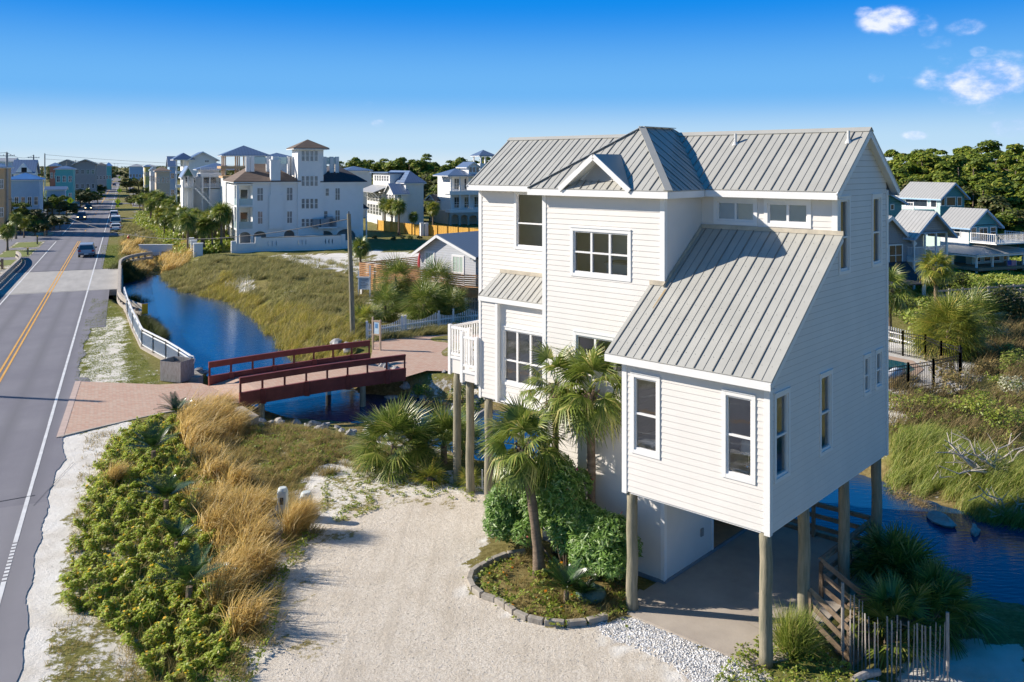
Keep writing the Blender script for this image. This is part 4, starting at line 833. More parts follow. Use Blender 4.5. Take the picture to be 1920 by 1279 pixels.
# ---- sago palms
def sago(label,px,py,sc=1.,n=22,m=None,seed=0,dz=.38):
    rng=np.random.default_rng(seed+5); x,y,z=gz(px,py); o=empty('sago_palm',label,'sago palm',x,y,z); parts=[]
    for i in range(n):
        az=i*2.4+rng.uniform(-.2,.2); el=rng.uniform(.35,1.25); L_=rng.uniform(.9,1.15)*sc; V=[];F=[]; k=22
        for j in range(k):
            t=.15+.85*j/k; X=L_*t; Z=-.35*L_*t*t; l=.17*sc*math.sin(math.pi*min(1,t*.9+.12))+.03
            for sg in (-1,1):
                b=len(V); V+=[np.array([X-.014,0,Z]),np.array([X+.014,0,Z]),np.array([X+l*.45+.006,sg*l,Z+.03])]; V.append(V[-1]+[-.014,0,0]); F.append((b,b+1,b+2,b+3))
        b=len(V); V+=[np.array([0,-.01,0]),np.array([0,.01,0]),np.array([L_,.003,-.35*L_]),np.array([L_,-.003,-.35*L_])]; F.append((b,b+1,b+2,b+3))
        parts.append((orient(np.array(V),az,el),np.array(F)))
    V,F=join(parts); npmesh('fronds',V+np.array([0,0,.2*sc+dz]),F,m or L_SAGO,o); mb=MB(); mb.cyl((0,0,-.1),(0,0,.12*sc+dz),.10*sc,.08*sc,8); mb.build('trunk',BARK,o)
sago('small sago palm at the edge of the brick driveway apron',330,785,.95,seed=1,dz=.15); sago('glossy sago palm among green groundcover, second from the brick driveway',288,872,1.15,26,seed=2)
sago('sago palm in the middle of the green groundcover, beside golden grass',312,965,1.1,26,seed=3); sago('dark low sago palm, half buried in groundcover',330,1045,.75,14,seed=4)
sago('sago palm with upright fronds nearest the camera in the groundcover',355,1130,1.15,20,seed=5); sago('sago palm in the kerbed flower bed',1062,1128,.85,20,seed=6,dz=.2); sago('smaller dark sago palm in the flower bed beside the green cover',1095,1130,.6,14,seed=7,dz=.1)
# ---- oleander shrub with pink flowers
def shrub(name,label,cat,x,y,z,blobs,nleaf,size,m,asp=.25,fl=None,flm=None,group=None,nst=8,seed=0):
    rng=np.random.default_rng(seed+7); o=empty(name,label,cat,x,y,z,0,group); C=[];NN=[]
    for bx_,by,bz,r in blobs:
        k=int(nleaf*r*r); d=rng.normal(0,1,(k,3)); d/=np.linalg.norm(d,axis=1)[:,None]; d[:,2]=np.where(d[:,2]<-.5,-d[:,2],d[:,2]); rr=r*rng.uniform(.55,1.08,k)**.6; C.append(np.array([bx_,by,bz])+d*rr[:,None]); NN.append(d)
    C=np.concatenate(C); NN=np.concatenate(NN); k=C[:,2]>.02; C=C[k];NN=NN[k]; V,F=leaves(C,size,rng,asp,1.,NN*.9+[0,0,.5]); npmesh('foliage',V,F,m,o)
    mb=MB()
    for i in range(nst): b=blobs[i%len(blobs)]; mb.tube([(b[0]*.2,b[1]*.2,-.05),(b[0]*.7,b[1]*.7,b[2]*.5),(b[0],b[1],b[2])],[.03,.025,.012],6)
    mb.build('stems',TBARK,o)
    if fl:
        s=rng.choice(len(C),fl); V,F=leaves(C[s]*1.02+NN[s]*.05,.05,rng,1,1); npmesh('flowers',V,F,flm,o)
    return o
x,y,z=gz(1062,1068); bl=[]
rg=np.random.default_rng(5)
for i in range(64):
    t=rg.uniform(-1,1); hh=3.3*(1-.35*t*t)*(1 if t<.1 else 1-.15*t); dx=t*2.35-.15; q=rg.uniform(-.55,.35)
    bl.append((-dx*.74*-1*1.0 if False else dx*.74+q*.3,-dx*.6725+q*.7,rg.uniform(.35,1)*hh-.35,rg.uniform(.38,.6)))
shrub('oleander','big green oleander bush with pink flowers between the two palm trunks','shrub',x,y,z,bl,3600,.10,L_OLE,.24,70,L_PINK,nst=20)
# ---- woody shrubs and scrub near the right bank
for i,(px,py,s_,mm,lb) in enumerate([(1862,640,1.0,L_WHT,'cream flowering shrub above the right bank'),(1880,670,.9,L_GRN,'bright green shrub below the cream flowering shrub'),(1740,775,.8,L_BUSH,'round yellow green shrub on the right bank, under the pool fence'),(1830,790,1.2,L_BUSH,'broad yellow green shrub on the right bank, left of the driftwood'),(1905,695,1.1,L_GRN,'bright green shrub at the right edge, below the boardwalk'),(1905,745,.9,L_WHT,'cream flowering shrub at the right edge of the bank'),(1880,810,1.1,L_BUSH,'leafy shrub behind the driftwood branches'),(1800,735,1.2,L_TAN,'tan dry shrub beside the corner of the pool fence'),(1760,705,1.1,L_TAN,'golden dry shrub against the black pool fence'),(1850,700,.8,L_TAN,'rusty brown dry shrub right of the palmetto')]):
    x,y,z=gz(px,py); shrub('shrub',lb,'shrub',x,y,z,[(rg.uniform(-.6,.6)*s_,rg.uniform(-.4,.4)*s_,rg.uniform(.3,.7)*s_,rg.uniform(.35,.6)*s_) for k in range(6)],420,.07,mm,.5,nst=5,seed=i)
for i,(px,py,s_,mm,lb) in enumerate([(792,722,.7,L_BUSH,'low green shrub among the riprap beside the red bridge'),(822,738,.8,L_TAN,'golden shrub among the riprap under the balcony'),(858,728,.8,L_BUSH,'green scrub under the white balcony'),(842,765,.7,L_TAN,'tan scrub between the balcony piles'),(892,748,.8,L_BUSH,'green scrub behind the corner piles under the house'),(810,790,.6,L_TAN,'dry scrub behind the tall palmettos by the piles')]):
    x,y=G(px,py,-.5); z=float(hz(np.array([x]),np.array([y]))[0]); shrub('shrub',lb,'shrub',x,y,z,[(rg.uniform(-.8,.8)*s_,rg.uniform(-.5,.5)*s_,rg.uniform(.2,.7)*s_,rg.uniform(.35,.6)*s_) for k in range(7)],600,.07,mm,.5,nst=5,seed=40+i)
# driftwood
def drift(label,px,py,n,s_,seed):
    r=random.Random(seed); x,y,z=gz(px,py); mb=MB()
    for i in range(n):
        a=r.uniform(-.5,3.6); l=r.uniform(.8,2.4)*s_; e=r.uniform(.05,.75); p=Vector((r.uniform(-.6,.6),r.uniform(-.3,.3),.05)); d=Vector((math.cos(a)*math.cos(e),math.sin(a)*math.cos(e)*.6,math.sin(e))); pts=[p+d*l*k/4+Vector((r.uniform(-.08,.08),r.uniform(-.05,.05),r.uniform(-.06,.06)))*k for k in range(5)]
        mb.tube(pts,[.045*s_*(1-k*.2)+.006 for k in range(5)],6)
        for q in range(3):
            b=pts[2+q%2]; dd=Vector((r.uniform(-1,1),r.uniform(-.5,.5),r.uniform(.1,.9))).normalized()*l*.3; mb.tube([b,b+dd*.5,b+dd],[.018*s_,.012*s_,.005],5)
    return mb.build('driftwood',L_TWIG,cat='driftwood',label=label).__setattr__('location',(x,y,z))
drift('pale tangle of bleached dead branches on the right bank',1855,880,26,1.0,1); drift('small bleached forked branch standing on the marsh grass',1818,880,4,.45,2); drift('dead branches at the right edge above the blond grass',1912,915,18,.8,3)

# loose stones on the drive and the white gravel
def pebbles(P,smin,smax,rng=RNG):
    n=len(P); s=rng.uniform(smin,smax,n)[:,None]; a=rng.uniform(0,6.28,n); ca,sa=np.cos(a)[:,None],np.sin(a)[:,None]; f=rng.uniform(.6,1.,(n,1)); z=np.array([[0,0,1.]])
    u=np.concatenate([ca,sa,0*ca],1)*s; v=np.concatenate([-sa,ca,0*ca],1)*s*f; t=z*s*.6
    V=np.stack([P-u-v*.4,P-v+u*.5,P+u+v*.3,P+v-u*.4,P+t-u*.3,P+t+u*.35-v*.2,P+t+v*.4,P+t-v*.1],1).reshape(-1,3); b=np.arange(n)[:,None]*8
    F=np.concatenate([b+[0,1,5,4],b+[1,2,5,7],b+[2,3,6,5],b+[3,0,4,6],b+[4,5,6,6]],1).reshape(-1,4) if False else np.concatenate([b+[0,1,5,4],b+[1,2,6,5],b+[2,3,4,6],b+[4,5,6,7]],1).reshape(-1,4); return V,F
DRV=[(560,960),(700,930),(915,940),(900,1060),(900,1120),(1000,1180),(1180,1180),(1400,1260),(1330,1330),(500,1330),(520,1100)]
P=scatter(DRV,34); P=P[fnoise(P[:,0],P[:,1],2.4)>-.3]; stuff('loose_stones',pebbles(P,.008,.026),mat('mixed stones',(.42,.35,.27),.9,.3,3,base2=(.76,.70,.62)))
P=scatter([(1120,1168),(1185,1158),(1440,1260),(1440,1330),(1330,1300),(1240,1235),(1130,1190)],520); P=P[P[:,0]<5.6+0*P[:,0]]; stuff('white_gravel',pebbles(P,.015,.04),mat('white gravel',(.55,.54,.52),.85,.3,2,base2=(.85,.84,.82)))
# ================================================================ BACKGROUND HOUSES
Z2=lambda x,y:(400+x/3.4286,240+y/3.4286)
Z1=lambda x,y:(x/3.996,240+y/3.996)
Z7=lambda x,y:(640+x/6,270+y/6)
ZA=lambda x,y:(220+x/9.6,280+y/9.6)
ZB=lambda x,y:(x/11.956,270+y/11.956)
ZR=lambda x,y:(1640+x/6.839,320+y/6.839)
STUC=mat('white stucco',(.76,.76,.75),.8,.03,1,.1,bscale=10)
WSID=mat('white board siding',(.74,.74,.72),.7,.04,1.5)
def lined(name,base,axis='z',sp=.18,dark=.72,metal=0,rough=.6,base2=None,sx=(1,1,1)):
    """boards or corrugations as a bump and fine groove lines"""
    if name in MC: return MC[name]
    m=bpy.data.materials.new(name); m.use_nodes=True; t=m.node_tree; b=t.nodes['Principled BSDF']; n=t.nodes.new; b.inputs['Roughness'].default_value=rough; b.inputs['Metallic'].default_value=metal
    tc_=n('ShaderNodeTexCoord'); sx_=n('ShaderNodeSeparateXYZ'); t.links.new(tc_.outputs['Object'],sx_.inputs[0])
    d=n('ShaderNodeMath'); d.operation='DIVIDE'; t.links.new(sx_.outputs['xyz'.index(axis)],d.inputs[0]); d.inputs[1].default_value=sp
    f=n('ShaderNodeMath'); f.operation='FRACT'; t.links.new(d.outputs[0],f.inputs[0])
    bp=n('ShaderNodeBump'); bp.inputs['Strength'].default_value=1; bp.inputs['Distance'].default_value=.03; t.links.new(f.outputs[0],bp.inputs['Height']); t.links.new(bp.outputs[0],b.inputs['Normal'])
    no=n('ShaderNodeTexNoise'); no.inputs['Scale'].default_value=1.5; t.links.new(tc_.outputs['Object'],no.inputs['Vector']); r=n('ShaderNodeValToRGB'); t.links.new(no.outputs[0],r.inputs[0])
    r.color_ramp.elements[0].color=(*[c*.9 for c in base],1); r.color_ramp.elements[1].color=(*(base2 or [min(1,c*1.08) for c in base]),1)
    g=n('ShaderNodeMath'); g.operation='LESS_THAN'; t.links.new(f.outputs[0],g.inputs[0]); g.inputs[1].default_value=.13
    mx=n('ShaderNodeMix'); mx.data_type='RGBA'; t.links.new(g.outputs[0],mx.inputs[0]); t.links.new(r.outputs[0],mx.inputs[6]); mx.inputs[7].default_value=(*[c*dark for c in base],1); t.links.new(mx.outputs[2],b.inputs['Base Color']); MC[name]=m; return m
GSID=lined('grey lap siding',(.33,.36,.40)); LGSID=lined('pale grey lap siding',(.60,.62,.65),sp=.2)
TEAL=lined('teal board siding',(.05,.26,.32)); MINT=lined('pale mint siding',(.55,.70,.66)); WLAP=lined('white lap siding',(.76,.76,.74),dark=.85)
RSIL=lined('silver metal roof',(.50,.49,.46),'y',.45,.45,.3,.45); RSILX=lined('silver metal roof across',(.50,.49,.46),'x',.45,.45,.3,.45)
RBLU=lined('blue grey metal roof',(.16,.22,.33),'x',.5,.7,.35,.4); RBLUY=lined('blue grey metal roof b',(.16,.22,.33),'y',.5,.7,.35,.4)
RTILE=lined('brown tile roof',(.12,.085,.065),'z',.22,.6,0,.85,(.20,.14,.10)); RDARK=mat('dark shingle roof',(.05,.05,.06),.9,.2,3,.3)
CREAM=mat('cream stucco',(.62,.50,.38),.8,.06,1); YELL=mat('yellow paint',(.55,.47,.16),.7,.05,1); ORAN=mat('orange stucco',(.55,.36,.2),.8,.06); PINK=mat('terracotta pink wall',(.42,.17,.12),.8,.06)
BLUEW=mat('light blue paint',(.30,.45,.62),.7,.05,1); BEIGE=mat('beige stucco',(.45,.40,.34),.8,.05,1); DARKW=mat('haze tinted grey',(.27,.29,.31),.8,.08,1); AQUA=mat('aqua wall',(.10,.38,.40),.7,.05,1)  # DARKW grey is shifted to blue, distance haze put into the colour
GLASSR=mat('pale balustrade glass',(.35,.50,.52),.15,.1,1,spec=1)
class Hs:
    def __init__(s,name,label,px,Y,ang=RA,cat='house',z=0,group=None):
        X=(px-960)/FPX*Y; s.fr=Fr(X,Y,ang,z); s.o=empty(name,label,cat,X,Y,z,ang,group)
    def X(s,px,y=0): return s.fr.f(px,None,y)
    def f(s,p,y=0): return s.fr.f(p[0],p[1],y)
    def g(s,p,x=0): return s.fr.g(p[0],p[1],x)
    def box(s,name,m,*b,bevel=0): mb=MB(); mb.box(*b); return mb.build(name,m,s.o,bevel=bevel)
    def win(s,a,b,y=0,fw=.09,cols=2,rows=2,pm=None,name='window'):
        (x0,z1),(x1,z0)=s.f(a,y),s.f(b,y); return s.winm(x0,x1,z0,z1,y,fw,cols,rows,pm,name)
    def winm(s,x0,x1,z0,z1,y=0,fw=.09,cols=2,rows=2,pm=None,name='window'):
        mb=MB(); e=y-.05
        mb.box(x0-fw,x0,e,y,z0-fw,z1+fw); mb.box(x1,x1+fw,e,y,z0-fw,z1+fw); mb.box(x0,x1,e+.003,y,z1,z1+fw); mb.box(x0,x1,e+.003,y,z0-fw,z0)
        for i in range(1,cols): x=x0+(x1-x0)*i/cols; mb.box(x-.03,x+.03,e+.01,y,z0,z1)
        for i in range(1,rows): z=z0+(z1-z0)*i/rows; mb.box(x0,x1,e+.013,y,z-.03,z+.03)
        w=mb.build(name,WHITE,s.o); mb=MB(); mb.box(x0,x1,y-.025,y-.001,z0,z1); mb.build('pane',pm or DKGLASS,w); return w
    def swin(s,y0,y1,z0,z1,x=0,fw=.09,cols=2,rows=2,sg=-1,pm=None):
        mb=MB(); e=x+sg*.05; a,b=sorted((e,x)); c,d=sorted((e-sg*.003,x)); g,h=sorted((e-sg*.012,x))
        mb.box(a,b,y0-fw,y0,z0-fw,z1+fw); mb.box(a,b,y1,y1+fw,z0-fw,z1+fw); mb.box(c,d,y0,y1,z1,z1+fw); mb.box(c,d,y0,y1,z0-fw,z0)
        for i in range(1,cols): y=y0+(y1-y0)*i/cols; mb.box(g,h,y-.03,y+.03,z0,z1)
        for i in range(1,rows): z=z0+(z1-z0)*i/rows; mb.box(g,h,y0,y1,z-.03,z+.03)
        w=mb.build('window',WHITE,s.o); mb=MB(); p,q=sorted((x+sg*.025,x+sg*.001)); mb.box(p,q,y0,y1,z0,z1); mb.build('pane',pm or DKGLASS,w); return w
    def hip(s,x0,x1,y0,y1,z,zr,m,ov=.4,axis=None,th=.12,trim=True,name='roof',ridge=None):
        x0-=ov;x1+=ov;y0-=ov;y1+=ov; mb=MB(); w=x1-x0;d=y1-y0
        if axis=='p' : c=((x0+x1)/2,(y0+y1)/2,zr); R=[c,c]
        elif (axis or ('x' if w>d else 'y'))=='x': r=d/2 if ridge is None else ridge; R=[(x0+min(r,w/2-.01),(y0+y1)/2,zr),(x1-min(r,w/2-.01),(y0+y1)/2,zr)]
        else: r=w/2 if ridge is None else ridge; R=[((x0+x1)/2,y0+min(r,d/2-.01),zr),((x0+x1)/2,y1-min(r,d/2-.01),zr)]
        A,B,C,D=(x0,y0,z),(x1,y0,z),(x1,y1,z),(x0,y1,z)
        if axis=='p': fs=[(A,B,c),(B,C,c),(C,D,c),(D,A,c)]
        elif (axis or ('x' if w>d else 'y'))=='x': fs=[(A,B,R[1],R[0]),(C,D,R[0],R[1]),(B,C,R[1]),(D,A,R[0])]
        else: fs=[(A,B,R[0]),(C,D,R[1]),(B,C,R[1],R[0]),(D,A,R[0],R[1])]
        for q in fs: mb.q(*q)
        mb.box(x0+.02,x1-.02,y0+.02,y1-.02,z-th,z-.005); r=mb.build(name,m,s.o,recalc=False)
        if trim: mb=MB(); mb.box(x0+.01,x1-.01,y0+.01,y1-.01,z-th-.12,z-th-.003); mb.build('fascia',WHITE,r)
        return r
    def gab(s,x0,x1,y0,y1,z,zr,m,wall,ov=.35,axis='y',th=.1,name='roof',fm=None):
        mb=MB(); W_=WHITE if fm is None else fm
        if axis=='y':
            k=(zr-z)/((x1-x0)/2); xm=(x0+x1)/2; zo=z-k*ov
            for a in (x0-ov,x1+ov): mb.ext([(a,y0-ov,zo),(xm,y0-ov,zr),(xm,y1+ov,zr),(a,y1+ov,zo)],(0,0,th))
            g=MB()
            for y in (y0,y1): MB().q((x0,y,z),(x1,y,z),(xm,y,zr-.02)).build('gable',wall,s.o,recalc=False)
            t_=MB()
            for y in (y0-ov,y1+ov):
                for a in (x0-ov,x1+ov): t_.bar((a,y,zo-.05),(xm,y,zr-.05),.05,.2)
            for a in (x0-ov,x1+ov): t_.bar((a,y0-ov,zo-.05),(a,y1+ov,zo-.05),.05,.16)
        else:
            k=(zr-z)/((y1-y0)/2); ym=(y0+y1)/2; zo=z-k*ov
            for a in (y0-ov,y1+ov): mb.ext([(x0-ov,a,zo),(x0-ov,ym,zr),(x1+ov,ym,zr),(x1+ov,a,zo)],(0,0,th))
            g=MB()
            for x in (x0,x1): MB().q((x,y0,z),(x,y1,z),(x,ym,zr-.02)).build('gable',wall,s.o,recalc=False)
            t_=MB()
            for x in (x0-ov,x1+ov):
                for a in (y0-ov,y1+ov): t_.bar((x,a,zo-.05),(x,ym,zr-.05),.05,.2)
            for a in (y0-ov,y1+ov): t_.bar((x0-ov,a,zo-.05),(x1+ov,a,zo-.05),.05,.16)
        r=mb.build(name,m,s.o); t_.build('fascia',W_,r); return r
    def rail(s,p,q,h=1.,sp=.16,m=None,name='railing',bw=.035,post=True,parent=None):
        mb=MB(); p=Vector(p);q=Vector(q); L_=(q-p).length; n=max(1,int(L_/sp)); up=Vector((0,0,h))
        mb.bar(p+up,q+up,.08,.07); mb.bar(p+Vector((0,0,.1)),q+Vector((0,0,.1)),.06,.06)
        for i in range(n+1): a=p.lerp(q,i/n); mb.box(a.x-bw/2,a.x+bw/2,a.y-bw/2,a.y+bw/2,a.z,a.z+h)
        if post:
            for a in (p,q): mb.box(a.x-.06,a.x+.06,a.y-.06,a.y+.06,a.z,a.z+h+.08)
        return mb.build(name,m or WHITE,parent or s.o)
    def col(s,x,y,z0,z1,w=.2,m=None,name='column'): mb=MB(); mb.box(x-w/2,x+w/2,y-w/2,y+w/2,z0,z1); return mb.build(name,m or WHITE,s.o)
# ---------------- white mansion
M=Hs('mansion','white three storey stuccoed mansion with a square tower and brown tile roofs',443.7,125)
X=M.X; xR=X(681); x_t0=X(557.5); x_t1=X(605.6); zE=9.75
def archbox(hs,name,m,x0,x1,y0,y1,z0,z1,arches,n=10):
    """wall panel with arched openings, extruded in y"""
    mb=MB(); cur=x0
    for a,b,top in arches:
        mb.box(cur,a,y0,y1,z0,z1); cx=(a+b)/2; r=(b-a)/2; zs=top-r*.75
        pts=[(cx-r*math.cos(math.pi*i/n),zs+(top-zs)*math.sin(math.pi*i/n)) for i in range(n+1)]
        for p,q in zip(pts,pts[1:]): mb.ext([(p[0],y0,p[1]),(q[0],y0,q[1]),(q[0],y0,z1),(p[0],y0,z1)],(0,y1-y0,0))
        cur=b
    mb.box(cur,x1,y0,y1,z0,z1); return mb.build(name,m,hs.o)
xb=X(Z2(252,0)[0])   # balcony bay right edge
zb1=M.f(Z2(150,500))[1]; zb0=M.f(Z2(150,645))[1]; zt1=M.f(Z2(150,375))[1]; zt0=M.f(Z2(150,520))[1]
D=13.
def A(x0,x1,top): return (X(Z2(x0,0)[0]),X(Z2(x1,0)[0]),M.f(Z2(x0,top))[1])
z2f=zb0-.1
archbox(M,'arcade_wall',STUC,0,xR,0,.35,0,z2f,[A(165,240,670),A(258,340,665),A(455,522,660),A(665,775,664),A(790,915,652)])
M.box('wall',STUC,xb,xR,0.002,D,z2f+.001,zE); M.box('arcade_back',DARKW,.6,xR-.1,1.2,D,0,z2f)
M.box('wall',STUC,.0,xb-.002,3.2,D,z2f+.001,zE)
for z in (z2f,zb1,zE-.35): M.box('balcony_slab',STUC,0,xb,-.03,D+.0,z-.25,z)
for z0,z1 in ((z2f,zb1-.25),(zb1,zE-.6)):
    M.box('pier',STUC,0,.35,-.0,.35,z0,z1)
    for k in range(5): M.box('pier',STUC,0,.22,2.4+k*2.1,2.65+k*2.1,z0,z1)
    M.box('glass_balustrade',GLASSR,.36,xb,.02,.06,z0,z0+1.0); M.box('glass_balustrade',GLASSR,.02,.06,.36,D-2,z0,z0+1.0); M.winm(.9,1.9,z0+.1,z0+2.2,3.2,cols=1,rows=1)
for k in range(5): M.box('pier',STUC,-.0,.3,.9+k*2.4,1.3+k*2.4,0,z2f-.26)
M.hip(0,x_t0-.02,0,D,zE,M.f(Z2(245,237),2)[1]+.5,RTILE,.5,'x',ridge=4.2)
M.hip(x_t1,xR,0,D,zE-.1,M.f(Z2(720,240),2)[1]+.3,RDARK,.5,'x',ridge=3.5)
zt=M.f(Z2(540,133),-.4)[1]; tw=x_t1-x_t0
M.box('tower',STUC,x_t0,x_t1,-.35,4.4,0.3,zt); M.hip(x_t0,x_t1,-.35,4.4,zt+.12,zt+1.45,RTILE,.75,'p')
M.box('wall',STUC,X(Z2(700,0)[0]),xR-.9,-.18,.0,2.7,zE-.25)
cx0,cx1=X(Z2(368,0)[0]),X(Z2(430,0)[0]); mb=MB(); mb.box(cx0,cx1,-.3,1.0,zE-.4,M.f(Z2(368,210))[1]); mb.box(cx0-.08,cx1+.08,-.38,1.08,M.f(Z2(368,210))[1],M.f(Z2(368,203))[1]); mb.box(cx0+.25,cx1-.25,-.1,.8,M.f(Z2(368,203))[1],M.f(Z2(368,182))[1]); mb.box(cx0-.25,cx0+(cx1-cx0)*1.15+.2,-.3,.0,2.8,zE-2); mb.box(cx0,cx1,-.301,.0,zE-2,zE-.4); mb.build('chimney',STUC,M.o)
for a,b in (((283,387),(318,467)),((473,385),(508,465)),((287,538),(315,615)),((475,537),(505,610)),((785,388),(812,462)),((785,530),(812,600)),((892,385),(918,458)),((890,530),(918,602)),((722,390),(742,435)),((712,535),(733,580))):
    M.win(Z2(*a),Z2(*b),-.19 if 690<a[0]<860 else 0,cols=2 if a[0] not in (722,712) else 1,pm=mat('dusky window glass',(.16,.18,.20),.12,.4,1.5,spec=1))
for y0,y1 in ((148,212),(310,372),(456,517),(585,632)):
    for k in range(4): M.win(Z2(568+k*28,y0),Z2(586+k*28,y1),-.36,fw=.07,cols=1,rows=2,pm=mat('dusky window glass',(.16,.18,.20),.12,.4,1.5,spec=1))
zd=M.f(Z2(262,187),3)[1]
M.box('roof_terrace_glass',GLASSR,X(Z2(262,0)[0],3),X(Z2(345,0)[0],3),3,3.05,zd-1.0,zd); M.box('roof_terrace_glass',GLASSR,X(Z2(388,0)[0],3),X(Z2(480,0)[0],3),3,3.05,zd-1.,zd); M.box('roof_terrace_glass',GLASSR,X(Z2(705,0)[0],3),X(Z2(800,0)[0],3),3,3.05,zd-1.05,zd)
for q in (222,250,352,378,488,505,715,760,795): x=X(Z2(q,0)[0],3); M.box('terrace_pier',STUC,x-.28,x+.28,2.8,3.3,zE+.8,zd+.1)
M.box('equipment_rack',STUC,X(Z2(665,0)[0]),X(Z2(785,0)[0]),-1.4,-.2,z2f-.2,z2f)
for q,w in ((640,.5),(655,.6),(688,1.1),(725,1.0),(742,.9),(768,.5)): x=X(Z2(q,0)[0],-1); M.box('air_conditioner',DARKW,x,x+w,-1.3,-.5,z2f,z2f+.9+.3*(q%3),bevel=.02)
M.box('side_porch',STUC,xR,xR+.9,1,9,5.2,5.4); M.hip(xR,xR+.9,1,9,5.55,6.1,RDARK,.2,'y'); M.col(xR+.8,1.2,0,5.2)
# garden wall with pierced shapes
gw=Hs('garden_wall','long white garden wall pierced with small shapes below the white mansion',435,119.5,RA,'wall')
wx=gw.X; xa_=wx(Z2(283,0)[0]); xb_=wx(Z2(835,0)[0]); xc_=wx(Z2(965,0)[0])
zt_=lambda x,y: gw.f(Z2(x,y))[1]
hol=[(a,b,c,d) for a,b,c,d in [(wx(Z2(q,0)[0]),wx(Z2(q+9,0)[0]),zt_(q,744),zt_(q,727)) for q in (346,372,398,541,565,588,716,738,760)]]
mb=MB(); d_=.3
zl=zt_(200,742); zm=zt_(500,702); 
mb.box(0,xa_,0,d_,-.4,zl); 
cur=xa_; zlo=min(h[2] for h in hol); zhi=max(h[3] for h in hol)
mb.box(xa_,xb_,0,d_,-.4,zlo); mb.box(xa_,xb_,0,d_,zhi,zm)
for a,b,c,d in hol: mb.box(cur,a,0,d_,zlo,zhi); mb.ext([(a,0,zlo),(a+(b-a)*.5,0,zlo),(a,0,(zlo+zhi)/2)],(0,d_,0)); mb.ext([(a,0,zhi),(a,0,(zlo+zhi)/2),(a+(b-a)*.5,0,zhi)],(0,d_,0)); cur=b
mb.box(cur,xb_,0,d_,zlo,zhi); mb.box(xb_,xc_,0,d_,-.4,zt_(900,722)); mb.build('wall_panel',STUC,gw.o)
gw.box('pillar',STUC,-.1,.55,-.1,.5,-.4,zl+.35); gw.box('pillar',STUC,xa_-.3,xa_+.5,-.1,.4,-.4,zm+.2); gw.box('pillar',STUC,xb_-.3,xb_+.3,-.1,.4,-.4,zm+.15)
gw.box('coping',CONC,xa_+.51,xb_-.31,-.05,d_+.05,zm+.002,zm+.1)
# three white pillars by the canal
for i,(q,y0,y1,lb) in enumerate([(1485,865,968,'nearest and widest white gate pillar by the canal'),(1451,842,955,'middle white gate pillar by the canal'),(1433,824,938,'farthest thin white gate pillar by the canal')]):
    p=Z1(q,y1); x,y=G(*p,.1); Y=y; h=(p[1]-Z1(q,y0)[1])/FPX*Y; o=empty('gate_pillar',lb,'pillar',x,y,0,RA); w=(.55,.36,.3)[i]*1.0; mb=MB(); mb.box(-w,w,-.3,.3,-.3,h); mb.build('shaft',STUC,o); mb=MB(); mb.box(-w-.06,w+.06,-.36,.36,h,h+.14); mb.build('cap',STUC,o)
# ---------------- turreted house under construction behind the mansion
T=Hs('unfinished_house','unfinished house with an open blue roofed lookout and raw timber decks behind the mansion',Z2(70,0)[0],150)
x=T.X; zc=lambda y:T.f(Z2(0,y))[1]
z0,z1=zc(305),zc(172); w=x(Z2(345,0)[0]); RAW=mat('raw timber',(.50,.33,.18),.8,.15,2)
T.hip(0,w,0,6,z1,zc(108),RBLU,.5,'p'); 
for a in (.2,w*.35,w*.55,w-.2):
    for b in (.2,3,5.8): T.col(a,b,z0,z1,.22,mat('primed post',(.55,.45,.36),.8))
T.box('timber_deck',RAW,-.3,w+.3,-.3,6.3,z0-.5,z0-.1); T.box('timber_deck',RAW,-.6,w,-.6,6.3,zc(262),zc(245)); T.box('wall',WLAP,.4,w+5,1.4,10,0,z0-.6); T.box('wall',BLUEW,w*.6,w-.1,2,5.9,z0,z1-.1)
T.hip(w*1.0,w+5.5,4,10,zc(188),zc(153),RBLU,.4,'x'); T.box('wall',WLAP,w,w+5.3,4.2,9.8,z0-.6,zc(190)); T.winm(1,2.2,z0-3,z0-1.6,1.4)
# ---------------- white house right of the mansion
K=Hs('white_house','white house with blue grey roofs and a long window dormer, right of the mansion',Z7(725,0)[0],172)
x=K.X; z=lambda y,yy=0:K.f(Z7(725,y),yy)[1]; xr=x(Z7(925,0)[0])
K.box('wall',WLAP,0,xr,0,20,0,z(445)); K.hip(0,xr,0,20,z(440)+.1,z(302),RBLU,.5,'y',ridge=3.6)
xl=x(Z7(600,0)[0],-1)
K.box('wall',WLAP,xl,-.002,-1,5.2,0,z(548)); K.gab(xl,.0,-1,5.2,z(548),z(450),RBLU,WLAP,.45,'x')
xd=x(Z7(515,0)[0],8); K.box('dormer_wall',WLAP,xd,1.5,6,19,z(560),z(335,6)); K.box('roof',RBLU,xd-.6,1.6,5.4,19.6,z(330,6),z(318,6))
for k in range(6): K.swin(7+k*1.9,8.1+k*1.9,z(418,8),z(358,8),xd,cols=2,rows=2)
K.box('wall',WLAP,xd-1.6,xd,6,18,0,z(560,6)); MB().ext([(xd-3.6,5.5,z(545,6)),(xd+.1,5.5,z(470,6)),(xd+.1,18.5,z(470,6)),(xd-3.6,18.5,z(545,6))],(0,0,.12)).build('porch_roof',RSILX,K.o)
for k in range(5): K.swin(6.6+k*2.3,8.2+k*2.3,z(650,6),z(565,6),xd-1.6,cols=2,rows=3); K.swin(6.6+k*2.3,8.2+k*2.3,z(800,6),z(690,6),xd-1.6,cols=2,rows=3); mb=MB(); mb.bar((xd-1.6,6+k*2.6,z(640,6)),(xd-3.4,6+k*2.6,z(548,6)),.14,.14); mb.build('roof_brace',WHITE,K.o)
K.win(Z7(640,572),Z7(668,668),-1,cols=2,rows=2)
for k in range(3): K.swin(-.3+k*1.9,.9+k*1.9,z(650),z(572),xl,cols=2,rows=3)
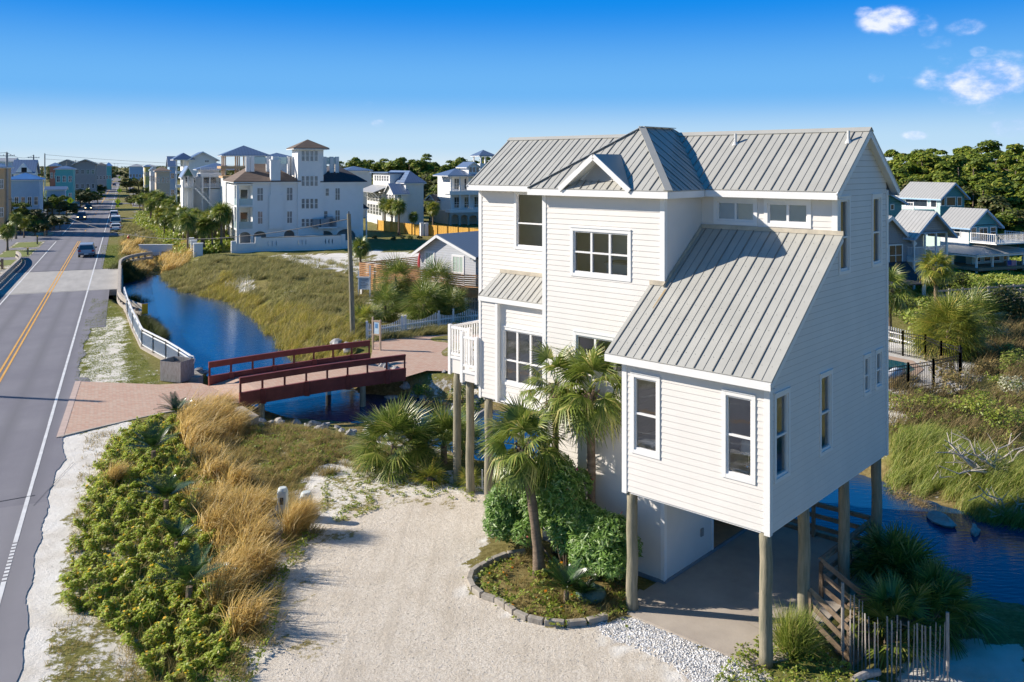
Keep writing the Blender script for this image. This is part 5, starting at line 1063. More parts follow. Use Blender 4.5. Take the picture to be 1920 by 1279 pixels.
K.box('side_bay',BLUEW,xr,xr+1.2,4,12,0,z(470)); K.hip(xr,xr+1.2,4,12,z(455),z(430),RBLU,.2,'y')
# hipped roof of the next house behind
K2=Hs('hipped_house','white house with a small blue hipped roof behind the window dormer house',Z7(60,0)[0],200); K2.box('wall',WLAP,0,K2.X(Z7(340,0)[0]),0,9,0,K2.f(Z7(60,300))[1]); K2.hip(0,K2.X(Z7(330,0)[0]),0,9,K2.f(Z7(60,300))[1]+.1,K2.f(Z7(60,250))[1],RBLU,.5,'x'); K2.winm(2,3.2,6,7.4)
# ---------------- arcaded balcony house
B_=Hs('balcony_house','white house with stacked balconies over three beige arches, left of the cream house',Z7(1222,0)[0],175)
x=B_.X; z=lambda y,yy=0:B_.f(Z7(1222,y),yy)[1]; xr=x(Z7(1700,0)[0])
def AB_(a,b,t): return (x(Z7(a,0)[0]),x(Z7(b,0)[0]),z(t))
archbox(B_,'arcade_wall',BEIGE,0,xr,0,.4,0,z(765),[AB_(1240,1320,795),AB_(1345,1420,803),AB_(1440,1530,810),AB_(1556,1640,815)])
B_.box('arcade_back',CREAM,.4,xr,2.4,10,0,z(765)); B_.box('wall',WSID,1.2,xr,2.6,11,z(765),z(350)); B_.box('wall',WSID,x(Z7(1440,0)[0])+.3,x(Z7(1540,0)[0]),-.0+1.2,2.7,z(585),z(350))
for a,b in ((775,742),(575,530)): B_.box('balcony_floor',WHITE,-.1,xr,-.1,2.6,z(a),z(b))
for a,b in ((742,575),(530,360)):
    for q in (1235,1335,1440,1548): B_.col(x(Z7(q,0)[0]),.1,z(a),z(b),.22)
    for q0,q1 in ((1235,1335),(1335,1440),(1440,1548)): B_.rail((x(Z7(q0,0)[0]),.1,z(a)),(x(Z7(q1,0)[0]),.1,z(a)),1.0,.3,post=False)
    for k in range(4): B_.winm(1.9+k*2.2,2.9+k*2.2,z(a)+.3,z(a)+2.4,2.6)
B_.hip(0,x(Z7(1500,0)[0]),0,8,z(352),z(275),RBLU,.7,'x'); B_.box('wall',WHITE,x(Z7(1435,0)[0]),x(Z7(1550,0)[0])+.2,.2,5,z(350),z(255)); B_.gab(x(Z7(1425,0)[0]),x(Z7(1560,0)[0]),.2,6,z(255),z(205),RBLU,WHITE,.3,'y')
for k in range(3): B_.win(Z7(1442+k*38,262),Z7(1468+k*38,316),.2,cols=1,rows=1,fw=.06)
lx0,lx1=x(Z7(1570,0)[0],3),x(Z7(1700,0)[0],3)
for a in (lx0,lx1): B_.col(a,3,z(320),z(125,3),.3); B_.col(a,7,z(320),z(125,3),.3)
B_.hip(lx0,lx1,3,7,z(125,3),z(60,3),RBLU,.6,'p'); B_.box('wall',WSID,lx0-.3,lx1+.3,2.7,8,z(420),z(220,3))
# small dark-roofed pavilion
Pv=Hs('pavilion','small pavilion with a dark shingle roof under the trees beside the balcony house',Z7(1100,0)[0],184); Pv.box('wall',CREAM,0,Pv.X(Z7(1225,0)[0]),.3,6,0,Pv.f(Z7(0,655))[1]); Pv.gab(-.6,Pv.X(Z7(1230,0)[0]),0,6,Pv.f(Z7(0,655))[1],Pv.f(Z7(0,590))[1],RDARK,WHITE,.5,'x')
# yellow board fence
def fence(name,label,P,zt,m,board=.14,gap=.004,post=2.4,rails=True,cat='fence',zb=0,pw=.1):
    o=empty(name,label,cat,P[0][0],P[0][1],0); ox,oy=P[0]; mb=MB(); ps=MB()
    for (x0,y0),(x1,y1) in zip(P,P[1:]):
        L_=math.hypot(x1-x0,y1-y0); n=max(1,int(L_/board)); dx,dy=(x1-x0)/L_,(y1-y0)/L_
        for i in range(n):
            a=i*board+gap/2; b=(i+1)*board-gap/2; h=zt+random.uniform(-.02,.02); o1=.012*(i%2)
            p=(x0+dx*a-ox-dy*o1,y0+dy*a-oy+dx*o1); q=(x0+dx*b-ox-dy*o1,y0+dy*b-oy+dx*o1); mb.prism([p,q,(q[0]-dy*.025,q[1]+dx*.025),(p[0]-dy*.025,p[1]+dx*.025)],zb,h)
        k=max(1,int(L_/post))
        for i in range(k+1): a=L_*i/k; c=(x0+dx*a-ox+dy*.06,y0+dy*a-oy-dx*.06); ps.box(c[0]-pw/2,c[0]+pw/2,c[1]-pw/2,c[1]+pw/2,zb,zt+.12)
    mb.build('boards',m,o); ps.build('posts',m,o); return o
YF=lined('yellow pine boards',(.66,.36,.05),'x',.3,.75); f1=[G(*Z7(350,1020),0),G(*Z7(880,1000),0)]
def at(q,Y): return ((Z7(q,0)[0]-960)/FPX*Y,Y)
fence('board_fence','bright yellow board fence, left stretch ending at the gateway pillars',[at(410,163),at(880,150)],1.85,YF,.3,.03)
fence('board_fence','bright yellow board fence, right stretch running behind the grey cottage roof',[at(970,150),at(1560,140)],1.85,YF,.3,.03)
for q,lb in ((905,'left white pillar of the gateway in the yellow fence'),(955,'right white pillar of the gateway in the yellow fence')):
    a=at(q,149.5); o=empty('gate_pillar',lb,'pillar',a[0],a[1],0,RA); mb=MB(); mb.box(-.28,.28,-.28,.28,0,2.1); mb.build('shaft',STUC,o); mb=MB(); mb.box(-.33,.33,-.33,.33,2.1,2.2); mb.build('cap',STUC,o)
# ---------------- houses further along the road
H6=Hs('white_house','tall white house with steep blue roof and stacked porches behind the palms',ZA(1112,0)[0],185)
x=H6.X; z=lambda y:H6.f(ZA(1112,y))[1]; xr=x(ZA(1785,0)[0]); xm=x(ZA(1290,0)[0])
H6.box('wall',WSID,xm,xr,0,12,0,z(175)); H6.gab(xm,xr,0,12,z(175),z(45),RBLUY,WSID,.6,'y',fm=WHITE); H6.box('porch_wall',WSID,.9,xm,1.6,12,0,z(180)); H6.hip(-.6,xm+.6,-.0,12,z(175),z(60),RBLUY,.6,'y')
for a in (z(640),z(390)): H6.box('porch_floor',WHITE,-.6,xm,0,1.7,a-.6,a); 
for q in (-.5,1.2,3.0): H6.col(q,.1,0,z(180),.25)
for k in range(3): H6.swin(2+k*3,3.2+k*3,z(300),z(210),-.0+.9); H6.swin(2+k*3,3.2+k*3,z(560),z(430),.9)
H6.winm(xm+3.2,xm+4,z(230),z(200)); 
H7=Hs('beach_cottage','white porch cottage with a green gable and outside stairs, left of the mansion',ZA(1180,0)[0],158)
x=H7.X; z=lambda y:H7.f(ZA(1180,y))[1]; xa2=x(ZA(1370,0)[0]); xb2=x(ZA(1450,0)[0]); xc2=x(ZA(1880,0)[0])
H7.box('wall',WSID,.2,xa2,.8,9,0,z(475)); H7.gab(0,xa2,0,9,z(470),z(310),RBLUY,mat('green gable paint',(.12,.22,.16),.7),.25,'y')
for q in (0.1,xa2*.5,xa2-.1):H7.col(q,.1,0,z(475),.2)
H7.rail((0,.1,z(680)),(xa2,.1,z(680)),1.,.3); H7.box('porch_floor',WHITE,0,xa2,0,.9,z(700),z(680)); H7.box('wall',WSID,xa2,xc2,2.4,10,0,z(500))
for k in range(2): H7.winm(.5+k*1.1,1.1+k*1.1,z(600),z(500),.8)
H7.box('roof_deck',WHITE,xb2+.5,xc2,0,9,z(500),z(435)); H7.rail((xb2+.5,.1,z(435)),(xc2,.1,z(435)),1,.3); H7.hip(xb2+.6,xc2+3,4,12,z(355),z(240),RBLU,.6,'x'); H7.box('wall',WSID,xb2+.8,xc2,4.6,11,z(435),z(352))
H7.box('porch_floor',WHITE,xb2+.6,xc2,0,2.5,z(700),z(685)); H7.rail((xb2+.7,.1,z(690)),(xc2,.1,z(690)),1,.4,m=GSID)
for q in (xb2+.8,(xb2+xc2)/2,xc2-.1): H7.col(q,.1,0,z(500),.25)
H7.box('garage_wall',WSID,x(ZA(1645,0)[0]),xc2,.3,2.4,0,z(720)); H7.winm(xb2+1.2,xb2+3.4,z(620),z(520),2.4,cols=3,rows=1); H7.winm(xb2+4,xb2+6,z(620),z(520),2.4,cols=3,rows=1)
mb=MB()
for k in range(12): mb.box(xa2-.2+k*.32 if False else xa2+.2+k*.28,xa2+.5+k*.28,-1.4,-.5,z(700)-k*.32,z(700)-k*.32+.08)
mb.bar((xa2+.2,-1.4,z(700)+.9),(xa2+3.6,-1.4,z(700)-2.9),.07,.07); mb.bar((xa2+.2,-1.4,z(700)),(xa2+3.6,-1.4,z(700)-3.8),.07,.25); mb.build('outside_stairs',WHITE,H7.o)
def simple(name,label,pL,pR,Y,pE,pR_,depth,roof,wall,rm,axis='y',wins=(2,2),base=0,ov=.5,hip=False,group=None,cat='house'):
    h=Hs(name,label,pL,Y,cat=cat,group=group); w=h.X(pR); ze=HC-(pE-YH)/FPX*Y; zr=HC-(pR_-YH)/FPX*(Y+(depth/2*.9 if axis=='x' else 0)); h.box('wall',wall,0,w,0,depth,base,ze)
    (h.hip(0,w,0,depth,ze+.05,zr,rm,ov,axis) if hip else h.gab(0,w,0,depth,ze,zr,rm,wall,ov,axis))
    c,r=wins
    for i in range(c):
        for j in range(r):
            a=w*(i+.25)/c; b=w*(i+.75)/c; zz=ze-(ze)*(j+.75)/(r+.4); h.winm(a,b,zz,zz+min(1.5,ze/(r+1)*.6),0,cols=2,rows=2)
    for j in range(r):
        for i in range(3): yy=depth*(i+.3)/3; zz=ze-(ze)*(j+.75)/(r+.4); h.swin(yy,yy+1.1,zz,zz+1.4,0)
    return h
simple('blue_roofed_house','dark blue steep roofed house with pale blue walls, left of the tall white house',ZA(940,0)[0],ZA(1050,0)[0],262,ZA(0,300)[1],ZA(0,130)[1],14,'g',BLUEW,RBLUY,'x',(1,2))
simple('cream_house','cream house with low brown hipped roof among the roadside palms',ZA(700,0)[0],ZA(945,0)[0],245,ZA(0,390)[1],ZA(0,315)[1],12,'h',CREAM,RTILE,'x',(3,2),hip=True)
simple('white_cottage','small white double porch cottage with a tiny gable, right of the yellow house',ZA(596,0)[0],ZA(700,0)[0],262,ZA(0,365)[1],ZA(0,330)[1],10,'g',WSID,RBLUY,'y',(3,2),ov=.3)
simple('yellow_house','narrow yellow house at the left end of the right hand row',ZA(500,0)[0],ZA(590,0)[0],330,ZA(0,310)[1],ZA(0,275)[1],14,'g',YELL,RBLUY,'x',(2,2),hip=True)
simple('flat_roofed_house','far low white and blue house on the skyline right of the road end',ZA(215,0)[0],ZA(490,0)[0],520,ZA(0,310)[1],ZA(0,262)[1],16,'g',BLUEW,RSILX,'x',(5,1),hip=True)
simple('grey_roofed_house','far grey roofed house just behind the yellow house',ZA(480,0)[0],ZA(700,0)[0],400,ZA(0,310)[1],ZA(0,268)[1],18,'g',WSID,RSILX,'x',(3,2),hip=True)
# left side of the road
simple('white_house','white house with pale gable at the far left edge behind a utility pole',ZB(-260,0)[0],ZB(270,0)[0],190,ZB(0,385)[1],ZB(0,318)[1],12,'g',BLUEW,RSIL,'x',(5,2))
simple('orange_house','orange stucco house with dark roof at the left picture edge',ZB(-260,0)[0],ZB(95,0)[0],150,ZB(0,520)[1],ZB(0,440)[1],10,'g',ORAN,RBLUY,'x',(3,2),hip=True)
L2=simple('blue_roofed_house','house with steep dark blue roof and a white curved dormer, between the left utility poles',ZB(300,0)[0],ZB(735,0)[0],185,ZB(0,640)[1],ZB(0,362)[1],12,'g',WSID,RBLU,'x',(2,1))
zz=lambda y:L2.f(ZB(0,y))[1]; xx_=lambda q:L2.X(ZB(q,0)[0],-.6)
mb=MB(); mb.ext([(xx_(340),-.6,zz(640)),(xx_(730),-.6,zz(640)),(xx_(600),-.6,zz(520)),(xx_(520),-.6,zz(420)),(xx_(430),-.6,zz(520)),(xx_(400),-.6,zz(560))],(0,1.2,0)); mb.build('dormer',WHITE,L2.o); L2.box('dormer_opening',DARK,xx_(480),xx_(600),-.65,-.55,zz(635),zz(530))
L2b=simple('blue_roofed_annex','low annex with a broad bright blue metal roof on posts, below the steep blue roof',ZB(150,0)[0],ZB(880,0)[0],170,ZB(0,800)[1],ZB(0,645)[1],9,'g',BLUEW,mat('bright blue roof',(.05,.17,.42),.5,.1,1,metal=.1),'x',(5,1),hip=True)
simple('terracotta_house','terracotta and pale blue roofed house just right of the third utility pole',ZB(1115,0)[0],ZB(1290,0)[0],270,ZB(0,490)[1],ZB(0,415)[1],14,'g',PINK,RBLUY,'x',(2,2),hip=True)
simple('aqua_house','aqua two storey house with white framed porches on the left side of the road',ZB(1240,0)[0],ZB(1640,0)[0],235,ZB(0,560)[1],ZB(0,485)[1],10,'g',AQUA,RBLUY,'x',(3,2),hip=True)
simple('garden_shed','blue walled shed with a low roof in front of the aqua house',ZB(1040,0)[0],ZB(1450,0)[0],215,ZB(0,1020)[1],ZB(0,960)[1],5,'g',BLUEW,RBLUY,'x',(3,1))
simple('weathered_house','big weathered grey brown gabled house on the left skyline',100+ZB(480,0)[0],100+ZB(945,0)[0],330,ZB(0,430)[1],ZB(0,345)[1],20,'g',DARKW,RDARK,'y',(4,2),ov=1)
simple('weathered_house','grey brown house with several small gables, left of the big weathered gabled house',100+ZB(120,0)[0],100+ZB(480,0)[0],345,ZB(0,420)[1],ZB(0,350)[1],16,'g',DARKW,RDARK,'y',(4,2))
simple('hipped_house','dark hipped house on the skyline right of the big weathered gabled house',100+ZB(950,0)[0],100+ZB(1180,0)[0],400,ZB(0,470)[1],ZB(0,420)[1],16,'g',DARKW,RDARK,'x',(3,1),hip=True)
simple('blue_roofed_house','small far house with a bright blue roof on the left skyline',100+ZB(1180,0)[0],100+ZB(1300,0)[0],430,ZB(0,490)[1],ZB(0,408)[1],12,'g',AQUA,MC['bright blue roof'],'x',(2,1),hip=True)
# ---------------- teal and grey houses on the right
R1=Hs('teal_house','teal gabled house with ribbon windows, highest and farthest of the right hand houses',ZR(845,0)[0],112)
z=lambda y,yy=0:R1.f(ZR(845,y),yy)[1]; xr=R1.X(ZR(1150,0)[0]); yb=R1.g((ZR(345,0)[0],360),0)[0]
R1.box('wall',TEAL,0,xr,0,yb,1.5,z(330)); R1.gab(0,xr,0,yb,z(330),z(165),RSIL,TEAL,.5,'y',fm=BLUEW); R1.box('side_wall',MINT,-.03,0,0.05,yb-.05,1.5,z(340))
for a,b in ((850,895),(922,1030),(1060,1110)): R1.win(ZR(a,345),ZR(b,445),0,cols=1,rows=1)
for a,b in ((.6,1.4),(2.0,5.4),(6.4,7.2),(9.5,10.3)): R1.swin(a,b,z(470),z(350),-.03,cols=1,rows=1)
R1.box('deck',MINT,-3.4,0,1,yb,z(500)-.6,z(500)); R1.rail((-3.4,1.2,z(500)),(-3.4,yb,z(500)),.9,.4)
R2=Hs('teal_house','teal house with french doors, a white roof terrace and wraparound porch',ZR(1215,0)[0],100)
z=lambda y,yy=0:R2.f(ZR(1215,y),yy)[1]; xr=R2.X(ZR(1575,0)[0]); yb=R2.g((ZR(840,0)[0],400),0)[0]
R2.box('wall',TEAL,0,xr,0,yb,0,z(710)); R2.gab(0,xr,0,yb,z(700),z(505),RSIL,TEAL,.5,'y',fm=BLUEW); R2.box('side_wall',WLAP,-.03,0,.05,yb-.05,2.5,z(720))
R2.win(ZR(1235,740),ZR(1300,850),0,cols=1); R2.win(ZR(1485,730),ZR(1550,830),0,cols=1); R2.win(ZR(1340,740),ZR(1440,890),0,cols=2,rows=1,name='french_door')
R2.swin(1.2,1.9,z(850),z(750),-.03,cols=1); R2.swin(3.6,6.6,z(840),z(745),-.03,cols=2,pm=mat('white blinds',(.7,.72,.72),.6,.03)); R2.swin(8,8.6,z(840),z(745),-.03,cols=1)
zp=z(895); R2.hip(-3.4,xr+2.6,-3.6,yb,zp-1.2,zp-.3,RSIL,.3,'y',ridge=3.0); R2.box('terrace',WHITE,-.0,xr+1.2,-3.4,-.02,zp-.25,zp-.1)
R2.rail((0,-3.3,zp-.1),(xr+1.2,-3.3,zp-.1),1.0,.2); R2.rail((0,-3.3,zp-.1),(0,-.2,zp-.1),1.0,.25); R2.rail((xr+1.2,-3.3,zp-.1),(xr+1.2,-.1,zp-.1),1.,.25)
for q in range(5): R2.col(-3.2+q*(xr+5.4)/4,-3.4,0,zp-1.4,.18)
for q in range(4): R2.col(-3.2,-3.4+ (q+1)*3,0,zp-1.4,.18)
R2.box('porch_wall',MINT,-.6,xr,-.8,.0,0,zp-1.5); R2.box('porch_floor',DECKW,-3.6,xr+3,-4,yb,.5,.8)
for k in range(4): R2.winm(-.2+k*1.6,.7+k*1.6,1.1,zp-1.9,-.8,cols=1,rows=1)
R3=Hs('grey_house','grey clapboard house with a gabled porch over white railings, nearest of the right hand houses',ZR(510,0)[0],82)
z=lambda y,yy=0:R3.f(ZR(510,y),yy)[1]; xr=R3.X(ZR(940,0)[0]); yb=R3.g((ZR(200,0)[0],400),0)[0]
R3.box('wall',GSID,.0,xr,3.2,yb,0,z(800)); R3.gab(0,xr,0,yb,z(800),z(540),RSIL,GSID,.6,'y',fm=BLUEW); R3.box('porch_beam',BLUEW,0,xr,0,.2,z(815),z(775))
for q in (0.05,xr*.33,xr*.66,xr-.1): R3.col(q,.1,0,z(810),.16)
zf=z(1145); R3.box('porch_floor',WHITE,0,xr,0,3.2,zf-.25,zf); R3.rail((0,.1,zf),(xr,.1,zf),1.15,.16); R3.rail((0,.1,zf),(0,3.2,zf),1.15,.2)
R3.winm(.8,1.6,zf+.1,zf+2.2,3.2,cols=1,rows=1,name='door'); R3.winm(2.3,3.2,zf+.6,zf+2.1,3.2)
mb=MB().cyl((xr*.5,-.02,z(640)),(xr*.5,.0,z(640)),.36,.36,20); mb.build('round_vent',GSID,R3.o)
xw=R3.X(ZR(415,0)[0],.8); xl=xw-7; R3.box('wall',GSID,xl,xw,.8,9,0,z(920,.8)); kx=R3.X(ZR(170,0)[0],.8)
MB().q((xl,.79,z(920,.8)),(xw,.79,z(920,.8)),(xw+.9,.79,z(925,.8)),(kx,.79,z(590,.8)),(xl,.79,z(1000,.8))).build('gable',GSID,R3.o,recalc=False)
mb=MB(); mb.ext([(kx,.3,z(580,.8)),(R3.X(ZR(530,0)[0],.3),.3,z(930,.8)),(R3.X(ZR(530,0)[0],.3),8,z(930,.8)),(kx,8,z(580,.8))],(0,0,.12)); mb.ext([(kx,.3,z(580,.8)),(xl-1,.3,z(1000,.8)),(xl-1,8,z(1000,.8)),(kx,8,z(580,.8))],(0,0,.12)); rr=mb.build('roof',RSIL,R3.o); mb=MB(); mb.bar((kx,.28,z(590,.8)),(R3.X(ZR(530,0)[0],.3),.28,z(940,.8)),.08,.3); mb.bar((kx,.28,z(590,.8)),(xl-1,.28,z(1010,.8)),.08,.3); mb.build('fascia',WHITE,rr)
R3.win(ZR(188,965),ZR(345,1205),.78,fw=.13,cols=2,rows=2)
# lower porch with dark roof, rails and steps
zl=z(1330,-2.5); mb=MB(); mb.ext([(kx-4,.7,z(1290,-1)+.6),(R3.X(ZR(600,0)[0],-1),.7,z(1290,-1)+.6),(R3.X(ZR(640,0)[0],-3.2),-3.2,z(1470,-3.2)),(kx-4,-3.2,z(1470,-3.2))],(0,0,.1)); mb.build('porch_roof',RDARK,R3.o)
x6=R3.X(ZR(640,0)[0],-3); 
for q in (kx+.2,(kx+x6)/2,x6): R3.col(q,-3,0,z(1470,-3.2),.14)
zq=z(1795,-3); R3.box('lower_porch_floor',DECKW,kx-1,x6+2.6,-3.2,.7,zq-.25,zq); R3.rail(((kx+x6)/2+.4,-3.1,zq),(x6+2.6,-3.1,zq),1.2,.14); R3.rail((kx+.3,-3.1,zq),((kx+x6)/2-1,-3.1,zq),1.2,.14)
mb=MB()
for k in range(6): mb.box((kx+x6)/2-1,(kx+x6)/2+.3,-3.5-.28*k,-3.22-.28*k,zq-.2*(k+1)-.05,zq-.2*(k+1))
mb.build('steps',DECKW,R3.o)
for s_ in (-1.0,.35): R3.rail(((kx+x6)/2+s_,-3.3,zq-.1),((kx+x6)/2+s_,-5.0,zq-1.3),1.0,.14)
R4=Hs('blue_house','dark teal house with one small window, squeezed beside the cream house',ZR(60,0)[0],98)
z=lambda y,yy=0:R4.f(ZR(60,y),yy)[1]; xr=R4.X(ZR(345,0)[0]); R4.box('wall',TEAL,-4,xr,0,8,0,z(400)); R4.gab(-4,xr,0,8,z(410),z(230),RBLUY,TEAL,.5,'y',fm=BLUEW); R4.win(ZR(205,440),ZR(240,495),0,cols=1,rows=1)
# ================================================================ TREES
def crown_mesh(name,seed,R,Hc,nb,nl,size,m,flat=.75,core=True,open_=.5):
    rng=np.random.default_rng(seed); C=[];NN=[]
    for i in range(nb):
        a=rng.uniform(0,6.28); rr=R*math.sqrt(rng.random())*.85; h=Hc*(1-(rr/R)**2*.55)*rng.uniform(.15,1.08); r=R*rng.uniform(.15,.38)
        k=int(nl/nb*rng.uniform(.6,1.4)); d=rng.normal(0,1,(k,3)); d/=np.linalg.norm(d,axis=1)[:,None]; d[:,2]=np.where(d[:,2]<-.2,-d[:,2]*.6,d[:,2]); q=r*rng.uniform(open_,1.05,k)[:,None]
        C.append(np.array([rr*math.cos(a),rr*math.sin(a),h])+d*q*[1,1,flat]); NN.append(d)
    C=np.concatenate(C);NN=np.concatenate(NN); return leaves(C,size,rng,.6,1.,NN*1.1+[0,0,.3])
def maketree(name,label,cat,seed,H,R,m,kind='oak',nl=2600,size=.34):
    o=empty(name,label,cat,0,0,0); th=H*(.5 if kind=='pine' else .32); mb=MB(); r=random.Random(seed)
    mb.tube([(0,0,-.5),(.1,.05,th*.5),(.0,.1,th),(.1,.0,H*.85)],[.24,.19,.14,.05],7)
    for k in range(7):
        a=r.uniform(0,6.28); z0=th*r.uniform(.75,1.5); l=R*r.uniform(.5,.9); mb.tube([(0,.05,min(z0,H*.8)),(math.cos(a)*l*.5,math.sin(a)*l*.5,min(z0,H*.8)+l*.35),(math.cos(a)*l,math.sin(a)*l,min(H*.9,z0+l*.6))],[.09,.06,.03],5)
    mb.build('trunk',TBARK,o); V,F=crown_mesh(name,seed,R,H-th,20 if kind=='pine' else 26,nl,size,m,.62 if kind=='pine' else .8); npmesh('crown',V+np.array([0,0,th*.82]),F,m,o); return Tree(o)
TR=random.Random(21)
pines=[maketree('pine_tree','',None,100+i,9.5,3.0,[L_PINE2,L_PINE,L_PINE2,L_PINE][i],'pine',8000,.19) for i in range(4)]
oaks=[maketree('oak_tree','',None,120+i,6.5,3.3,[L_OAK,L_OAK,L_PINE][i],'oak',6500,.20) for i in range(3)]
def forest(cells,protos,label,cat,group):
    for x,y,h in cells:
        t=protos[TR.randrange(len(protos))]; H_=9.5 if t in pines else 6.5; s=h/H_; r=t.put((x,y,-.3),TR.uniform(0,6.28),(s*TR.uniform(.95,1.3),s*TR.uniform(.95,1.3),s),label,group); r['category']=cat
def row(p0,p1,Y,ytop0,ytop1,n,jy=6,jz=1.2,mn=3):
    out=[]
    for i in range(n):
        t=(i+TR.uniform(.1,.9))/n; px=p0+(p1-p0)*t; yy=Y+TR.uniform(-jy,jy); top=HC-(ytop0+(ytop1-ytop0)*t-YH)/FPX*yy; out.append(((px-960)/FPX*yy,yy,max(mn,top+TR.uniform(-jz,jz*.6))))
    return out
wood='trees of the wood on the right'
forest(row(1655,1940,195,276,264,13,8,2.0)+row(1655,1940,172,283,270,12,7,2.2)+row(1665,1940,150,312,288,10,6,2),pines,'green pine in the wood on the hill behind the teal houses','tree',wood)
forest(row(1790,1940,134,345,320,6,5,2)+row(1800,1945,120,395,375,6,4,2)+row(1700,1800,136,335,345,4,4,1.2),pines[:2]+oaks,'low bushy tree at the foot of the wood, right of the teal houses','tree','bushy trees right of the teal houses')
forest(row(630,930,330,300,286,13,12,2.5)+row(640,920,300,306,294,12,10,2.5),pines[1::2]+oaks[2:],'dark pine on the skyline between the mansion and the cream house','tree','skyline trees behind the dormer house')
forest(row(790,915,250,322,312,8,10,2)+row(795,900,215,345,340,6,8,2)+row(800,845,190,372,372,3,4,1.5),oaks,'brownish oak in the grove between the dormer house and balcony house','tree','oaks left of the balcony house')
forest(row(690,870,250,325,322,6,8,1.5),oaks,'oak showing above the roofs of the window dormer house','tree','oaks behind the dormer house')
forest(row(940,1650,240,300,290,16,18,3)+row(950,1640,200,318,318,12,14,2)+row(1000,1600,150,352,352,8,14,1.5),pines+oaks,'tree of the wood standing behind the cream house','tree','trees behind the cream house')
# along the road, far
forest(row(196,240,900,318,322,7,40,2)+row(130,205,620,316,318,7,30,1.5)+row(236,290,700,322,318,7,40,2)+row(236,275,430,334,330,6,20,1)+row(240,330,330,350,345,8,20,1)+row(240,268,260,365,362,4,10,.6),oaks,'dark scrubby tree beside the far end of the road','tree','scrubby trees along the far road')
forest(row(60,130,210,362,368,6,12,1)+row(0,60,172,372,380,5,8,1)+row(60,115,170,395,392,5,8,.8)+row(100,175,260,352,352,7,14,.8)+row(140,195,360,342,340,6,14,.8)+row(0,60,155,405,400,4,6,.6)+row(20,85,150,420,425,4,5,.4)+row(150,190,280,358,352,4,10,.5),oaks,'dark scrub tree among the houses on the left side of the road','tree','scrub trees left of the road')
forest(row(700,880,141,443,446,9,3,.2,.9),oaks,'round dark green bush in front of the yellow fence','bush','bushes in front of the yellow fence')
# far wooded horizon
P=scatter([(262,405),(440,398),(440,462),(400,475),(345,480),(318,462),(300,440),(262,425)],5.); P=np.repeat(P,26,0); P=P+RNG.normal(0,.55,P.shape)*[1,1,0]; P[:,2]+=RNG.uniform(0,1.9,len(P))*(.5+.5*fnoise(P[:,0],P[:,1],7)); P=P[P[:,2]>0]; stuff('grove_undergrowth',leaves(P,.22,N0=SUNN*.6),L_BUSH)
P=scatter([(0,372),(130,365),(180,355),(195,345),(180,352),(150,372),(110,395),(60,420),(25,450),(0,460)],.5); P=P[fnoise(P[:,0],P[:,1],19)>-.35]; P=np.repeat(P,60,0); P=P+RNG.normal(0,1.0,P.shape)*[1,1,0]; rx_=(P[:,0]+3.45)*RF.c+P[:,1]*RF.s; P=P[rx_<-17]; P[:,2]+=RNG.uniform(0,2.6,len(P))*(.5+.5*fnoise(P[:,0],P[:,1],9)); P=P[P[:,2]>0]; stuff('verge_scrub',leaves(P,.34,N0=SUNN*.6),L_BUSH)
P=scatter([(1664,560),(1700,600),(1760,640),(1860,600),(1960,580),(1960,500),(1870,470),(1800,480),(1700,520)],6); hx_=P[:,0]; P=np.repeat(P,14,0); P=P+RNG.normal(0,.5,P.shape)*[1,1,0]; P[:,2]+=RNG.uniform(0,.75,len(P))*(.5+.5*fnoise(P[:,0],P[:,1],5)); P=P[P[:,2]>0]; stuff('yard_scrub',leaves(P,.17,N0=SUNN*.6),L_BUSH)
P=[]
for i in range(2600):
    a=TR.uniform(-.72,.66); d=TR.uniform(700,2300); P.append((d*math.sin(a),d*math.cos(a)))
P=np.array(P); keep=np.abs((P[:,0]+3.45)*RF.c+P[:,1]*RF.s)>16; P=P[keep]; C=np.repeat(P,60,0); rgf=np.random.default_rng(8); C=np.column_stack([C+rgf.normal(0,7,C.shape),rgf.uniform(.5,10.5,len(C))**1.0])
V,F=leaves(C,1.6,rgf,.7,1.3); stuff('far_woods',(V,F),L_OAK)
# ---------------- small sabal palms (shared crowns)
def lowpalm(i,h,dead=4,m=None,n=46,r=1.15,nl=15):
    return Tree(palmtree('sabal_palm','',0,0,0,h,lean=(0,0),n=n,Lp=.8,r=r,nl=nl,tr=.2,dead=dead,seed=200+i,m=m or L_PALM,w=.12))
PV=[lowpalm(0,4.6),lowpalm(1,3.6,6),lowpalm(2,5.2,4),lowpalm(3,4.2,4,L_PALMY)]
def placepalm(px,pyb,pyt,label,group=None,v=None):
    x,y=G(px,pyb); h=(pyb-pyt)/FPX*y; t=PV[TR.randrange(4) if v is None else v]; H_=[4.6,3.6,5.2,4.2][PV.index(t)]+1.1; s=h/H_; o=t.put((x,y,0),TR.uniform(0,6.28),s*1.08,label,group); o['category']='palm tree'; return o
rp=[(262,404,372),(276,400,368),(290,402,362),(284,412,376),(300,405,366),(312,414,378),(322,420,380),(300,428,392),(318,436,394),(330,440,396),(345,436,394),(338,452,410),(352,456,404),(362,444,398),(372,452,408),(385,448,402),(392,462,404),(404,456,396),(378,470,418),(415,470,392),(428,452,398),(345,420,384),(360,425,388),(330,405,370),(400,436,398),(308,450,410),(356,470,420)]
rp+=[(268,396,366),(282,420,380),(296,395,364),(316,402,372),(336,428,388),(352,432,392),(370,462,412),(382,470,416),(388,430,392),(398,470,410),(410,444,398),(420,462,396),(344,462,414),(326,450,404),(366,436,396),(300,442,404)]
for i,(a,b,c) in enumerate(rp): placepalm(a,b,c,'sabal palm in the grove between the road ditch and the white mansion','sabal palms of the roadside grove')
placepalm(352,478,408,'tall sabal palm nearest the canal culvert, left of the white pillars',v=2)
